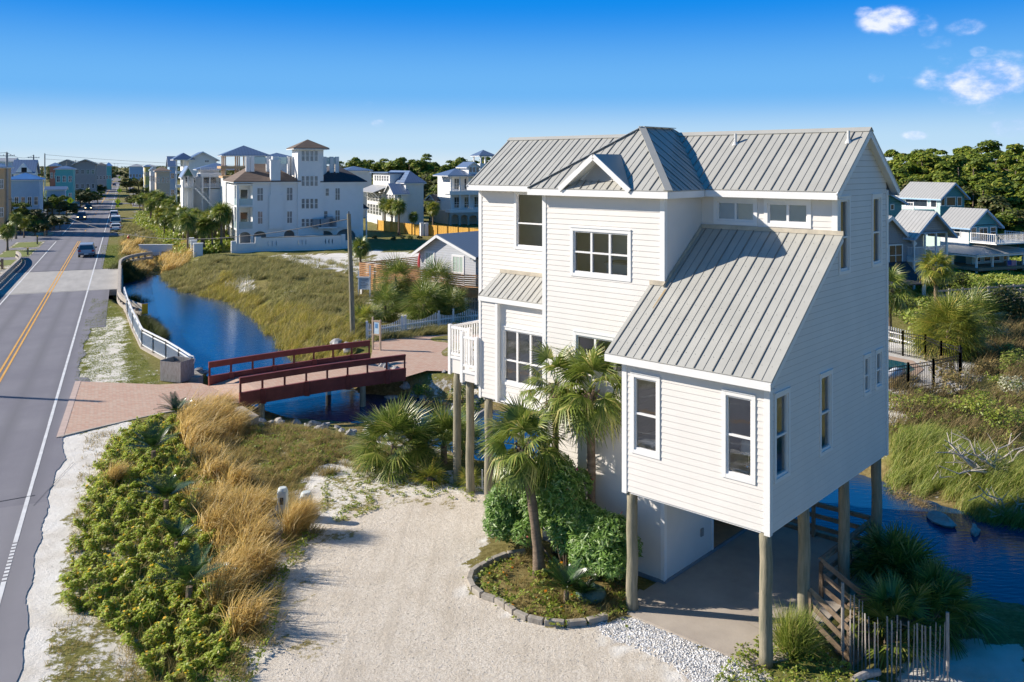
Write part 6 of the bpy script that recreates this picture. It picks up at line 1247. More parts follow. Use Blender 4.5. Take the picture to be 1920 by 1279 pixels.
for (a,b,c,l) in [(722,432,379,'left sabal palm of the trio in front of the yellow fence'),(735,434,380,'middle sabal palm of the trio in front of the yellow fence'),(748,440,382,'right sabal palm of the trio in front of the yellow fence'),(775,432,402,'shorter lone sabal palm in front of the yellow fence'),(566,395,352,'sabal palm behind the mansion side porch'),(676,530,456,'sabal palm just right of the bare wooden pole'),(812,428,384,'slim sabal palm left of the balcony house')]: placepalm(a,b,c,l,v=1 if a in(775,) else None)
for (a,b,c) in [(20,432,400),(45,430,396),(66,404,378),(110,388,366),(165,372,355),(178,366,350),(14,470,425),(45,446,412),(30,448,404),(150,378,360)]: placepalm(a,b,c,'scruffy palm on the left verge of the road among utility poles','palms left of the road')
# palms by the grey cottage: full clumps with skirts
for (px,Y,zt_,rr,n,el,lb,tr) in [(742,73,4.0,1.45,60,(-.9,1.4),'tall dense sabal palm against the slatted cottage deck, left of the pair',2.2),(722,68,2.0,1.25,44,(-.5,1.4),'low palmetto in front of the dense palm, beside the white signboard',.9),(795,66,2.2,1.5,60,(-.7,1.4),'broad low sabal palm in front of the cottage, left part of the thicket',1.3),(818,70,3.9,1.45,60,(-.9,1.4),'sabal palm right of the broad low palm, its top touching the deck slats',2.4),(848,67,2.0,1.2,40,(-.4,1.4),'dark palmetto in the shade right under the cottage deck corner',.9),(683,64,1.2,.9,34,(0,1.4),'small spiky palmetto right at the foot of the wooden pole',.4)]:
    clumppalm('sabal_palm',lb,px,0,rr,n,.95,20,el,seed=int(px),trunk=tr*1.15,Y=Y,zc=-.05,m=L_PALM if px!=683 else L_PALMY,skirt=2 if tr>1.2 else 1)
# right hand side palms
x,y,z=gz(1755,610); w_=palmtree('fan_palm','tall palm with orange dead fronds and reddish trunk in front of the grey house',x,y,z,HC-(500-YH)/FPX*y,n=34,Lp=.8,r=.95,nl=20,tr=.18,dead=18,seed=31,m=L_PALMY,w=.07)
x,y,z=gz(1778,690); clumppalm('palmetto','big yellow green palmetto by the corner of the black pool fence',1778,668,1.7,90,1.4,24,(-.7,1.45),L_PALMY,seed=41,trunk=1.5,skirt=1)
clumppalm('palmetto','dark palmetto behind the big yellow green palmetto, by the boardwalk',1822,640,1.5,60,1.3,22,(-.5,1.45),seed=42,trunk=1.4)
x,y,z=gz(1668,622); palmtree('sabal_palm','grey green palm half hidden by the right corner of the cream house',x,y,z,HC-(540-YH)/FPX*y,n=40,Lp=1.,r=1.2,nl=18,tr=.18,dead=14,seed=33,w=.07)
for i,(px,Y,s_,lb,m_) in enumerate([(1820,78,1.5,'dark pine sapling in front of the teal house porch',L_PINE),(1850,76,1.3,'bushy young pine by the boardwalk rail',L_PINE2),(1795,79,1.6,'shadowy shrub left of the young pines',L_OAK),(1870,66,1.9,'dark thicket under the boardwalk',L_OAK),(1905,66,1.9,'dark thicket under the boardwalk at the right edge',L_OAK),(1840,66,1.6,'dark bushes under the left end of the boardwalk',L_OAK),(1700,72,.7,'brown shrubs at the foot of the grey house steps',L_OAK)]):
    x=(px-960)/FPX*Y; shrub('shrub',lb,'shrub',x,Y,0,[(TR.uniform(-.8,.8)*s_,TR.uniform(-.5,.5)*s_,TR.uniform(.3,1.1)*s_,TR.uniform(.4,.7)*s_) for k in range(8)],260,.11,m_,.5,nst=5,seed=60+i)
# ================================================================ BRIDGES, RAILS, FENCES, SIGNS
RED=mat('red brown painted timber',(.15,.028,.022),.55,.25,2,.2,base2=(.23,.05,.038))
o=empty('footbridge','red brown timber bridge with brick deck crossing the canal','bridge',FBa.x,FBa.y,0); base=Vector((FBa.x,FBa.y,0))
def side(a,b,name,over=.0):
    a=a-base;b=b-base; d=(b-a).normalized(); L_=(b-a).length; n=Vector((-d.y,d.x,0))
    def cam_(t): return .06*math.sin(math.pi*min(1,max(0,t)))
    k=12; g=MB(); r=MB(); lo=MB()
    for i in range(k):
        p=a.lerp(b,i/k);q=a.lerp(b,(i+1)/k); zp=cam_(i/k); zq=cam_((i+1)/k)
        g.bar(p+Vector((0,0,zp+.2)),q+Vector((0,0,zq+.2)),.16,.70); r.bar(p+Vector((0,0,zp+1.13)),q+Vector((0,0,zq+1.13)),.09,.28); r.bar(p+Vector((0,0,zp+1.29)),q+Vector((0,0,zq+1.29)),.17,.05)
    g.build('girder',RED,o); r.build('handrail',RED,o)
    for i in range(9):
        t=i/8; p=a.lerp(b,min(max(t,.005),.995)); z=cam_(t); mb=MB(); mb.box(p.x-.045,p.x+.045,p.y-.045,p.y+.045,z+.5,z+1.0); mb.build('baluster',RED,o)
        if i in (1,3,5,7): mb=MB(); q=p-n*.12; mb.box(q.x-.13,q.x+.13,q.y-.08,q.y+.08,z-.17,z+.6); mb.build('stiffener',RED,o)
side(FBa,FBb,'far'); side(FBc,FBd,'near')
mb=MB(); k=14
for i in range(k):
    z0=.27*min(1,math.sin(math.pi*i/k)*2.2)+.035; z1=.27*min(1,math.sin(math.pi*(i+1)/k)*2.2)+.035
    p0=FBa.lerp(FBb,i/k)-base;p1=FBa.lerp(FBb,(i+1)/k)-base;q0=FBc.lerp(FBd,i/k)-base;q1=FBc.lerp(FBd,(i+1)/k)-base
    mb.q((p0.x,p0.y,z0),(q0.x,q0.y,z0),(q1.x,q1.y,z1),(p1.x,p1.y,z1)); mb.q((p0.x,p0.y,z0-.25),(q0.x,q0.y,z0-.25),(q1.x,q1.y,z1-.25),(p1.x,p1.y,z1-.25))
mb.build('brick_deck',brk,o,recalc=False)
for t in (.12,.72):
    for e in (FBa.lerp(FBb,t),FBc.lerp(FBd,t)): p=e-base; mb=MB(); mb.cyl((p.x,p.y,-2.5),(p.x,p.y,-.1),.16,.16,10); mb.build('pile',PILE,o)
mb=MB(); a=Vector((*G(447,768),-.1)); b_=Vector((*G(478,783),-.2)); mb.bar(a,b_,.4,.5); mb.build('abutment',CONC,cat='abutment',label='short concrete abutment wall at the near left end of the red bridge')
# abutment wall facing the water under the bridge ends
# riprap
def rock(px,py,s_,label,group,seed,z=None):
    r=random.Random(seed); x,y=G(px,py,-.5); zz=float(hz(np.array([x]),np.array([y]))[0]) if z is None else z
    import bmesh
    bm=bmesh.new(); bmesh.ops.create_icosphere(bm,subdivisions=2,radius=1)
    sx=r.uniform(.7,1.3);sy=r.uniform(.6,1.1);sz=r.uniform(.45,.75); ph=[r.uniform(0,6) for _ in range(6)]
    for v in bm.verts:
        c=v.co; f=1+.18*math.sin(c.x*3+ph[0])+.16*math.sin(c.y*4+ph[1])+.14*math.sin(c.z*5+ph[2])+.08*math.sin(c.x*8+c.y*7+ph[3]); v.co=Vector((round(c.x*f*3.2)/3.2*.35+c.x*f*.65,round(c.y*f*3)/3*.35+c.y*f*.65,c.z*f))
        v.co.x*=sx*s_;v.co.y*=sy*s_;v.co.z*=sz*s_
    me=bpy.data.meshes.new('rock'); bm.to_mesh(me); bm.free(); me.materials.append(ROCK); ob=bpy.data.objects.new('rock',me); COL.objects.link(ob); ob.location=(x,y,zz+s_*.15); ob.rotation_euler=(r.uniform(-.3,.3),r.uniform(-.3,.3),r.uniform(0,6)); return tag(ob,label,'rock',group)
ROCK=mat('pale riprap rock',(.22,.21,.20),.85,.2,3,.6,base2=(.50,.48,.45),bscale=9); r=random.Random(4); i=0
for _ in range(110):
    px=r.uniform(690,905); py=r.uniform(698,805); 
    if py<700+(px-700)*.05: continue
    rock(px,py,r.uniform(.14,.42),'pale rock in the riprap between the red bridge and the house piles','riprap by the red bridge',i); i+=1
for _ in range(26): rock(r.uniform(478,660),r.uniform(775,802),r.uniform(.1,.28),'small pale rock on the near canal bank under the red bridge','rocks on the near bank',i); i+=1
for px,py,s_ in ((630,660,.5),(652,668,.55),(668,660,.35)): rock(px,py,s_,'pale rock at the far right end of the red bridge','rocks at the far bridge end',i,0.0); i+=1
for px,py in ((372,713),(380,712),(376,706)): rock(px,py,.3,'grey rock below the end of the white canal railing','rocks by the railing end',i); i+=1
rock(1762,945,.42,'large pale rock at the water edge under the blond grass',None,77,ZW+.05); rock(1828,962,.3,'smaller tan rock at the water edge, right of the larger one',None,78,ZW+.02)
# white canal railing on a concrete kerb
RL=[G(233,602),G(241,622),G(250,645),G(262,668),G(268,683),G(290,693),G(318,703),G(345,712),G(360,718)]
RL=[G(x,y) for x,y in [(233,566),(240,592),(250,618),(267,653),(288,665),(312,678),(336,694),(357,709)]]
o=empty('canal_railing','long white aluminium railing with thin pickets along the canal wall','railing',RL[0][0],RL[0][1],0); ox,oy=RL[0]; WP=mat('white aluminium',(.78,.78,.76),.4,.03,2)
pk=MB(); rl=MB(); kb_=MB()
for (x0,y0),(x1,y1) in zip(RL,RL[1:]):
    p=Vector((x0-ox,y0-oy,.12));q=Vector((x1-ox,y1-oy,.12)); L_=(q-p).length
    for z,w in ((1.15,.09),(.95,.06),(.12,.06)): rl.bar(p+Vector((0,0,z)),q+Vector((0,0,z)),.07,w)
    for i in range(int(L_/.11)): c=p.lerp(q,(i+.5)*.11/L_); pk.box(c.x-.012,c.x+.012,c.y-.012,c.y+.012,c.z+.12,c.z+.95)
    for i in range(max(1,int(L_/1.9))+1): c=p.lerp(q,i/max(1,int(L_/1.9))); rl.box(c.x-.05,c.x+.05,c.y-.05,c.y+.05,c.z-.1,c.z+1.15)
    d=(q-p).normalized(); n=Vector((d.y,-d.x,0)); kb_.bar(p-n*.25+Vector((0,0,-.25)),q-n*.25+Vector((0,0,-.25)),.75,.5); kb_.bar(p+n*.1+Vector((0,0,-.9)),q+n*.1+Vector((0,0,-.9)),.2,1.5)
rl.build('rails',WP,o); pk.build('pickets',WP,o); kb_.build('concrete_kerb',CONC,o)
mb=MB(); e=Vector((RL[-1][0]-ox,RL[-1][1]-oy,.12)); mb.tube([e+Vector((0,0,1.15)),e+Vector((.22,-.1,1.12)),e+Vector((.3,-.15,.95)),e+Vector((.22,-.1,.75)),e+Vector((0,0,.7))],.04,8); mb.build('end_loop',WP,o)
mb=MB(); mb.box(e.x-.4,e.x+.6,e.y-.35,e.y+.35,-.4,.12); mb.build('end_block',CONC,o)
# wooden litter bin enclosure
x,y=G(322,716); o=empty('bin_enclosure','weathered grey wooden bin box beside the brick driveway','bin',x,y,0,-.35)
for k,(a,b,c,d) in enumerate(((-.75,.6,-.03,.0),(-.75,.6,1.05,1.08),(-.78,-.75,-.03,1.08),(.6,.63,-.03,1.08))): mb=MB(); mb.box(a,b,c,d,0,1.15 if k else 1.1); mb.build('side_panel',GREYW,o)
mb=MB(); mb.box(-.5,.4,.1,.95,0,.95); mb.build('bin',mat('dark bin',(.05,.04,.04),.6),o,bevel=.05)
# bridge barriers (curved concrete rails)
def barrier(name,label,P,hgt=.85,w=.26,lowgap=True):
    o=empty(name,label,'barrier',*RF.w(*P[0]),0,RA); ox,oy=P[0]; a=MB(); b=MB()
    for p,q in zip(P,P[1:]):
        p=Vector((p[0]-ox,p[1]-oy,0));q=Vector((q[0]-ox,q[1]-oy,0)); a.bar(p+Vector((0,0,hgt-.17)),q+Vector((0,0,hgt-.17)),w,.34)
        b.bar(p+Vector((0,0,.1)),q+Vector((0,0,.1)),w+.1,.3); L_=(q-p).length; n=max(1,int(L_/1.1))
        for i in range(n+1): c=p.lerp(q,i/n); b.box(c.x-.13,c.x+.13,c.y-.16,c.y+.16,.2,hgt-.34)
    a.build('top_rail',CONC,o); b.build('balusters',CONC,o); return o
def bz(p0,p1,p2,n=8): return [((1-t)**2*p0[0]+2*t*(1-t)*p1[0]+t*t*p2[0],(1-t)**2*p0[1]+2*t*(1-t)*p1[1]+t*t*p2[1]) for t in [i/n for i in range(n+1)]]
barrier('bridge_barrier','concrete road bridge barrier on the canal side, flaring at both ends',bz((4.6,74.5),(2.7,79),(2.75,86))+[(2.75,92),(2.75,100),(2.75,108)]+bz((2.75,110),(2.8,118),(6.5,121)))
barrier('bridge_barrier','concrete road bridge barrier on the far left side of the road',bz((-9.8,70),(-8.3,76),(-8.3,84))+[(-8.3,92),(-8.3,104),(-8.3,113)]+bz((-8.3,115),(-8.2,123),(-9.6,129)))
x,y=RF.w(4.7,74.3); o=empty('object_marker','yellow object marker at the flared end of the canal side barrier','marker',x,y,0,RA); mb=MB(); mb.box(-.22,.22,-.04,0,.15,.95); mb.build('yellow_panel',mat('yellow marker',(.85,.42,.01),.5,.05),o); mb=MB(); mb.box(-.03,.03,0,.06,0,.9); mb.build('post',GREYW,o)
# bridge side wall + culvert headwall
mb=MB(); mb.box(2.6,3.1,91.5,110.2,-2.0,-.55); inframe(mb.build('bridge_wall',CONC,cat='wall',label='shaded concrete side wall of the road bridge above the water'),RF)
ch=Hs('culvert_headwall','pale concrete culvert headwall with two dark pipes at the end of the canal',Z1(1063,0)[0],123,0,'culvert'); wq=ch.X(Z1(1266,0)[0]); 
ch.box('parapet',STUC,-.4,wq+.4,0,.4,-.1,.75); ch.box('parapet_cap',STUC,-.5,wq+.5,-.06,.46,.75,.88); ch.box('headwall',STUC,1.2,wq-1,-.25,-.01,-2,-.1); ch.box('road_slab',CONC,-.4,wq+.4,.41,5,-.3,.02)
for q in (.42,.62): mb=MB(); mb.cyl((wq*q,-.6,-1.0),(wq*q,-.2,-1.0),.42,.42,18); mb.build('pipe',DARK,ch.o)
# bare wooden pole near the canal + wires
def pole(name,label,px,pyb,pyt,r=.16,arms=0,lean=0,group=None,xf=None,m=None):
    x,y=G(px,pyb); h=(pyb-pyt)/FPX*y; o=empty(name,label,'utility pole',x,y,0,RA,group); mb=MB(); mb.tube([(0,0,-.5),(lean*.5,0,h*.5),(lean,0,h)],[r,r*.88,r*.7],10); mb.build('shaft',m or PILE,o)
    for k in range(arms): z=h-.6-k*1.1; mb=MB(); mb.box(lean-1.2,lean+1.2,-.06,.06,z-.06,z+.06); [mb.cyl((lean+q,0,z+.06),(lean+q,0,z+.28),.05,.04,6) for q in (-1.1,-.5,.5,1.1)]; mb.build('crossarm',GREYW,o)
    if xf: mb=MB(); mb.cyl((.35,-.2,h*xf-.5),(.35,-.2,h*xf+.5),.26,.26,12); mb.build('transformer',mat('grey transformer',(.4,.4,.4),.5),o)
    mb=MB(); mb.cyl((lean,0,h),(lean,0,h+.18),.04,.03,6); mb.build('insulator',DARK,o)
    return (x,y,h,lean)
Q0=pole('utility_pole','bare leaning wooden pole on the dune beside the canal',662,632,401,.19,lean=-.30)
GP=mat('pale grey concrete pole',(.40,.38,.35),.8,.15,1)
PL=[pole('utility_pole','nearest tall utility pole at the left picture edge',13,439,286,.26,1,m=GP),pole('utility_pole','thin blue grey utility pole, second from the left edge',63,408,291,.2,1,m=GREYW),pole('utility_pole','pale utility pole with a leaning top, third from the left edge',84,392,288,.22,0,m=GP,xf=None),
 pole('utility_pole','slim pole in front of the aqua house',125,368,302,.17,1,m=GP,group=None),pole('utility_pole','pole with a transformer right of the aqua house',142,359,300,.2,1,xf=.7,m=GP)]
for i,(a,b,c) in enumerate([(103,366,312),(156,352,310),(165,345,312),(171,342,313),(175,340,314),(182,336,312),(215,325,306),(221,324,306),(246,337,318)]): pole('utility_pole','distant utility pole in the line along the left side of the road',a,b,c,.2,1,group='distant utility poles',m=GP)
def wire(name,label,p,q,sag,r=.018):
    p=Vector(p);q=Vector(q); n=14; mb=MB(); mb.tube([p.lerp(q,i/n)-Vector((0,0,sag*4*(i/n)*(1-i/n))) for i in range(n+1)],r,5); mb.build(name,mat('black cable',(.02,.02,.02),.6),cat='cable',label=label)
tp=lambda P,d=0:(P[0]+P[3]*RF.c,P[1]+P[3]*RF.s,P[2]-d)
wire('cable','black cable sagging from the bare wooden pole towards the garden wall and road',tp(Q0,.35),(-60.5,118,5.2),2.2,.03)
wire('cable','upper power line from the nearest utility pole to the second',tp(PL[0]),tp(PL[1]),.8,.03); wire('cable','power line running far right from the third utility pole across the sky',tp(PL[2],.3),(-40,330,14),2.5,.035)
wire('cable','lower power line from the third utility pole across the road',tp(PL[2],1.5),(-95,470,11),1.5,.035); wire('cable','low telephone cable between the nearest and third utility poles',tp(PL[0],8.2),tp(PL[2],6.0),2.2,.04); wire('cable','power line leaving the frame at the left from the nearest pole',tp(PL[0]),(PL[0][0]-30,PL[0][1]-25,PL[0][2]-1),.8,.03)
# an unseen bend of the pole line casts the long shadow; poles stand left of the road outside the frame
pole_x,pole_y=-47.5,50.0
x,y=-46.,48.6; o=empty('utility_pole','added unseen utility pole left of the road, outside the frame, casting the long shadow','utility pole',x,y,0,RA); mb=MB(); mb.tube([(0,0,-.5),(0,0,14.2)],[.2,.14],10); mb.build('shaft',GP,o)
# white signboard and wooden notice frame
x,y=G(688,563); h=1; o=empty('signboard','white framed notice board with small lines of text beside the palms','sign',x,y,0,-.25)
yy=y; u=FPX/yy; mb=MB(); mb.box(-.85,-.75,-.05,.05,0,(563-537)/u+1.35); mb.build('post',WHITE,o); mb=MB(); mb.box(.25,.37,-.06,.06,-.4,3.1); mb.build('tall_post',WHITE,o); mb=MB(); mb.box(-.75,.25,-.03,.03,.95,2.0); mb.build('panel',mat('pale blue sign face',(.50,.56,.62),.6,.05),o); mb=MB(); mb.box(-.98,.3,-.08,.08,2.0,2.1); mb.build('top_rail',WHITE,o)
mb=MB()
for k in range(6): mb.box(-.6+.1*(k%2),.1-.12*(k%3),-.04,-.031,1.85-k*.14,1.89-k*.14)
mb.build('text_lines',mat('dark sign text',(.08,.10,.14),.7),o)
x,y=G(706,657); o=empty('notice_frame','narrow wooden framed notice with a pale blue sheet at the bridge end','sign',x,y,0,-.5)
TW=mat('pale sign timber',(.48,.36,.25),.8,.15,4)
for q in (-.3,.3): mb=MB(); mb.box(q-.05,q+.05,-.05,.05,-.1,2.15 if q<0 else 2.0); mb.build('post',TW,o)
for z in (1.85,.98): mb=MB(); mb.box(-.38,.38,-.04,.04,z,z+.1); mb.build('crosspiece',TW,o)
mb=MB(); mb.box(-.2,.2,-.02,.02,1.08,1.83); mb.build('sheet',mat('pale blue sheet',(.55,.68,.75),.5,.1,6),o); mb=MB(); mb.prism([(-.1,-.03),(.1,-.03),(.1,-.021),(-.1,-.021)],1.45,1.75); mb.build('picture',mat('blue print',(.12,.30,.55),.5,.2,9),o)
# scalloped white picket fence
def picket(name,label,P,h=.95,sp=.14,scal=2.6,m=None,dip=.35,post=True,cat='picket fence',pw=.035,flat=False):
    o=empty(name,label,cat,P[0][0],P[0][1],0); ox,oy=P[0]; pk=MB(); po=MB(); run=0; m=m or WHITE
    for (x0,y0),(x1,y1) in zip(P,P[1:]):
        L_=math.hypot(x1-x0,y1-y0); n=int(L_/sp); a=math.atan2(y1-y0,x1-x0)
        for i in range(n):
            t=i/n; x=x0+(x1-x0)*t-ox; y=y0+(y1-y0)*t-oy; s=((run+L_*t)%scal)/scal; hh=h if flat else h+dip*(abs(2*s-1)**2-.5)
            pk.bar((x,y,.05),(x,y,hh),pw,pw*2)
        p=Vector((x0-ox,y0-oy,0));q=Vector((x1-ox,y1-oy,0))
        for z in (.25,h*.62): po.bar(p+Vector((0,0,z)),q+Vector((0,0,z)),.05,.09)
        k=int(L_/scal)
        for i in range(k+1): c=p.lerp(q,i*scal/L_) if i*scal<=L_ else q; po.box(c.x-.07,c.x+.07,c.y-.07,c.y+.07,-.1,h+.28) if post else None
        run+=L_
    pk.build('pickets',m,o); po.build('rails_and_posts',m,o); return o
picket('picket_fence','white scalloped picket fence along the far side of the brick drive',[G(688,637),G(760,625),G(850,611),G(915,604)],h=1.0,sp=.15,scal=3.0)
picket('picket_fence','white picket fence beyond the black pool fence, beside the palmetto',[G(1655,636),G(1716,652)],1.0,.2,5,flat=True)
# grasses along the picket fence and cottage
stuff('picket_fence_grass',grassclumps([(700,640),(850,627),(910,622),(910,612),(840,616),(700,632)],6,60,.55,.02,.3,lean=.3),L_DUNE)
# grey cottage (aligned with the beach house)
CY=76.; cpx=788; c=Hs('grey_cottage','small pale grey cottage on posts with a corrugated roof and slatted wood deck','' and 0 or cpx,CY,MF.a)
x=c.X; z=lambda p,y=0:c.f((p[0],p[1]),y)[1]; xr=x(892); ze=c.f((790,470))[1]; zp=c.f((826,441))[1]; zb=2.05; xm=x(826); ze2=c.f((884,478))[1]
D=9; wl_=MB(); wl_.q((0,0,zb),(xr,0,zb),(xr,0,ze2),(xm,0,zp),(0,0,ze)); wl_.q((0,0,zb),(0,D,zb),(0,D,ze),(0,0,ze)); wl_.q((xr,0,zb),(xr,D,zb),(xr,D,ze2),(xr,0,ze2)); wl_.q((0,D,zb),(xr,D,zb),(xr,D,ze2),(xm,D,zp),(0,D,ze)); wl_.build('wall',LGSID,c.o,recalc=False)
mb=MB(); kl=(zp-ze)/xm; kr=(zp-ze2)/(xr-xm); mb.ext([(xm,-.5,zp+.05),(-.6,-.5,ze-.6*kl+.05),(-.6,D,ze-.6*kl+.05),(xm,D,zp+.05)],(0,0,.06)); mb.ext([(xm,-.5,zp+.05),(xr+.5,-.5,ze2-.5*kr+.05),(xr+.5,D,ze2-.5*kr+.05),(xm,D,zp+.05)],(0,0,.06)); rr=mb.build('roof',lined('corrugated grey roof',(.20,.24,.29),'y',.34,1.9,.4,.4),c.o)
mb=MB(); mb.bar((xm,-.5,zp-.06),(-.6,-.5,ze-.6*kl-.06),.06,.22); mb.bar((xm,-.5,zp-.06),(xr+.5,-.5,ze2-.5*kr-.06),.06,.22); mb.build('fascia',WHITE,rr)
c.box('wing_wall',LGSID,xr+.9,xr+5,2.,D,zb,ze2-.2); mb=MB(); mb.ext([(xr-.5,-.2,ze2-.35),(xr+6,-.2,ze2-.35),(xr+6,4.5,zp+.4),(xr-.5,4.5,zp+.4)],(0,0,.08)); mb.ext([(xr-.5,4.5,zp+.4),(xr+6,4.5,zp+.4),(xr+6,9,ze2),(xr-.5,9,ze2)],(0,0,.08)); mb.build('roof',MC['corrugated grey roof'],c.o)
cw=mat('pale curtained glass',(.45,.55,.48),.2,.15,3,spec=1)
for a,b in (((799,474),(813,503)),((850,481),(868,511))): c.win(a,b,0,fw=.16,cols=3,rows=1,pm=cw)
c.box('corner_window',DKGLASS,xr+1.2,xr+3.2,1.95,1.99,zb+.8,ze2-.5)
OR=mat('orange cedar slats',(.42,.20,.08),.6,.2,4,base2=(.56,.30,.13)); zr_=zb+1.25; xl_=-6.5; xd=xr+.3
def slats(mb,p,q,z0,z1,sp=.17,w=.1):
    zz=z0
    while zz<z1: mb.bar((*p,zz),(*q,zz),.03,w); zz+=sp
mb=MB(); slats(mb,(xl_,-1.6),(xd,-1.6),zb-1.1,zr_); slats(mb,(xd,-1.6),(xd+3,-.3),zb-.2,zr_); slats(mb,(xl_,-1.6),(xl_,6),zb-1.1,zr_); mb.build('slatted_screen',OR,c.o)
mb=MB(); mb.box(xl_,xd,-1.55,D,zb-.15,zb); mb.build('deck',OR,c.o); mb=MB(); mb.bar((xd,-1.62,zb-.35),(xd+3,-.32,zb-.35),.06,.55); mb.build('deck_fascia',OR,c.o)
for q in (xl_+.2,-3,0,xd-.1,xd+2.9): c.col(q,-1.45 if q<xd else -.3,0,zb-.1,.2)
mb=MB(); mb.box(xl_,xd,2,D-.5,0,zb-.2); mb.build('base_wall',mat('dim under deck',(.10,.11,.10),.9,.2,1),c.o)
X_,Y_=c.fr.w(-.75,.6); o=empty('parasol','closed red parasol on the cottage deck','parasol',X_,Y_,zb); mb=MB(); mb.cyl((0,0,0),(0,0,2.3),.03,.03,8); mb.build('pole',GREYW,o); mb=MB(); mb.tube([(0,0,1.0),(0,0,1.4),(0,0,2.0),(0,0,2.3)],[.16,.2,.12,.03],10); mb.build('canopy',mat('red canvas',(.45,.05,.06),.8,.2,5),o)
picket('picket_fence','white picket enclosure under the cottage deck',[c.fr.w(xd-3,-.6),c.fr.w(xd+3,.4)],1.5,.16,2.,flat=True)
# utility pedestals
PG=mat('pale pedestal plastic',(.58,.62,.58),.5,.05,2)
for px,py,h_,w_,lb in ((530,966,.95,.17,'domed pale utility pedestal left of the golden grass clump'),(574,975,.95,.19,'pale utility pedestal partly hidden right of the golden grass clump')):
    x,y,z=gz(px,py); o=empty('utility_pedestal',lb,'pedestal',x,y,z); mb=MB(); mb.box(-w_,w_,-w_*.8,w_*.8,0,h_-.1); mb.build('housing',PG,o,bevel=.04); mb=MB(); mb.cyl((0,0,h_-.1),(0,0,h_+.02),w_*1.05,w_*.8,16); mb.build('cap',PG,o,bevel=.02); mb=MB(); mb.box(-.06,.06,-w_*.8-.012,-w_*.8,h_*.45,h_*.7); mb.build('number_plate',mat('dark plate',(.06,.06,.06),.5),o)
for px,py in ((558,1006),(567,1004)):
    x,y,z=gz(px,py); mb=MB(); mb.cyl((x,y,z),(x,y,z+.72),.018,.018,6); mb.build('marker_stake',WHITE,cat='stake',label='thin white stake %s beside the golden grass clump'%('nearer the drive' if px==567 else 'nearer the grass'))
# kerb stones round the bed
st=[(986,1038),(950,1043),(922,1054),(900,1066),(884,1078),(880,1092),(888,1108),(904,1120),(930,1128),(950,1140),(965,1152),(990,1163),(1020,1170),(1060,1174),(1100,1170),(1140,1160)]
r=random.Random(9); k=0
for (a,b),(c_,d_) in zip(st,st[1:]):
    p=Vector((*G(a,b),.05));q=Vector((*G(c_,d_),.05)); n=max(1,int((q-p).length/.42))
    for i in range(n):
        u=p.lerp(q,(i+.04)/n);v=p.lerp(q,(i+.95)/n); mb=MB(); mb.bar(u,v,.16,.17+r.uniform(-.02,.03)); mb.build('edging_stone',mat('grey edging stone',(.25,.22,.18),.9,.25,5,.5,base2=(.42,.38,.32)),cat='edging stone',label='grey concrete edging block in the curved border of the flower bed',group='edging blocks of the flower bed',bevel=.015); k+=1
# green septic cover
x,y,z=gz(1108,1120); import bmesh
bm=bmesh.new(); bmesh.ops.create_uvsphere(bm,u_segments=20,v_segments=12,radius=.42); [setattr(v.co,'z',v.co.z*(.55+.06*math.sin(v.co.x*22)+.05*math.sin(v.co.y*17))) for v in bm.verts]
me=bpy.data.meshes.new('ground_cover_bag'); bm.to_mesh(me); bm.free(); me.materials.append(mat('green grey tarp',(.05,.12,.09),.6,.2,4,.5,base2=(.16,.22,.17))); ob=bpy.data.objects.new('tarp_bundle',me); COL.objects.link(ob); ob.location=(x,y,z+.12); tag(ob,'rumpled green grey tarp mound in the flower bed beside the sago palms','tarp')
# small white pickets under the house
for i,px in enumerate((904,909,914)): x,y,z=gz(px,918); mb=MB(); mb.box(-.02,.02,-.02,.02,-.1,.75); ob=mb.build('white_stake',WHITE,cat='stake',label='white picket stake standing under the house by the oleander',group='white stakes under the house'); ob.location=(x,y,z)
# sand fence
def sandfence():
    P=[G(1580,1213),G(1600,1225),G(1640,1238),G(1680,1240),G(1720,1242),G(1760,1246),G(1785,1252)]; o=empty('sand_fence','weathered picket sand fence curving in front of the palmettos, right of the corner pile','fence',P[0][0],P[0][1],0); ox,oy=P[0]; r=random.Random(12); acc=[]
    for (x0,y0),(x1,y1) in zip(P,P[1:]):
        L_=math.hypot(x1-x0,y1-y0); n=int(L_/.085)
        for i in range(n): acc.append((x0+(x1-x0)*i/n-ox,y0+(y1-y0)*i/n-oy))
    for i,(x,y) in enumerate(acc):
        if r.random()<.12: continue
        h=(1.45 if i<6 else 1.02)+r.uniform(-.12,.1); mb=MB(); mb.bar((x,y,-.8),(x+r.uniform(-.04,.04),y+r.uniform(-.03,.03),h),.035,.014); mb.build('picket',GREYW,o)
    for k in (0,len(acc)-1): mb=MB(); mb.cyl((acc[k][0],acc[k][1],-.1),(acc[k][0],acc[k][1],1.3 if k else 1.6),.045,.04,8); mb.build('post',GREYW,o)
    mb=MB()
    for z in (.35,.8): mb.tube([(x,y,z) for x,y in acc[::3]],.006,4)
    mb.build('wire',DARK,o)
sandfence()
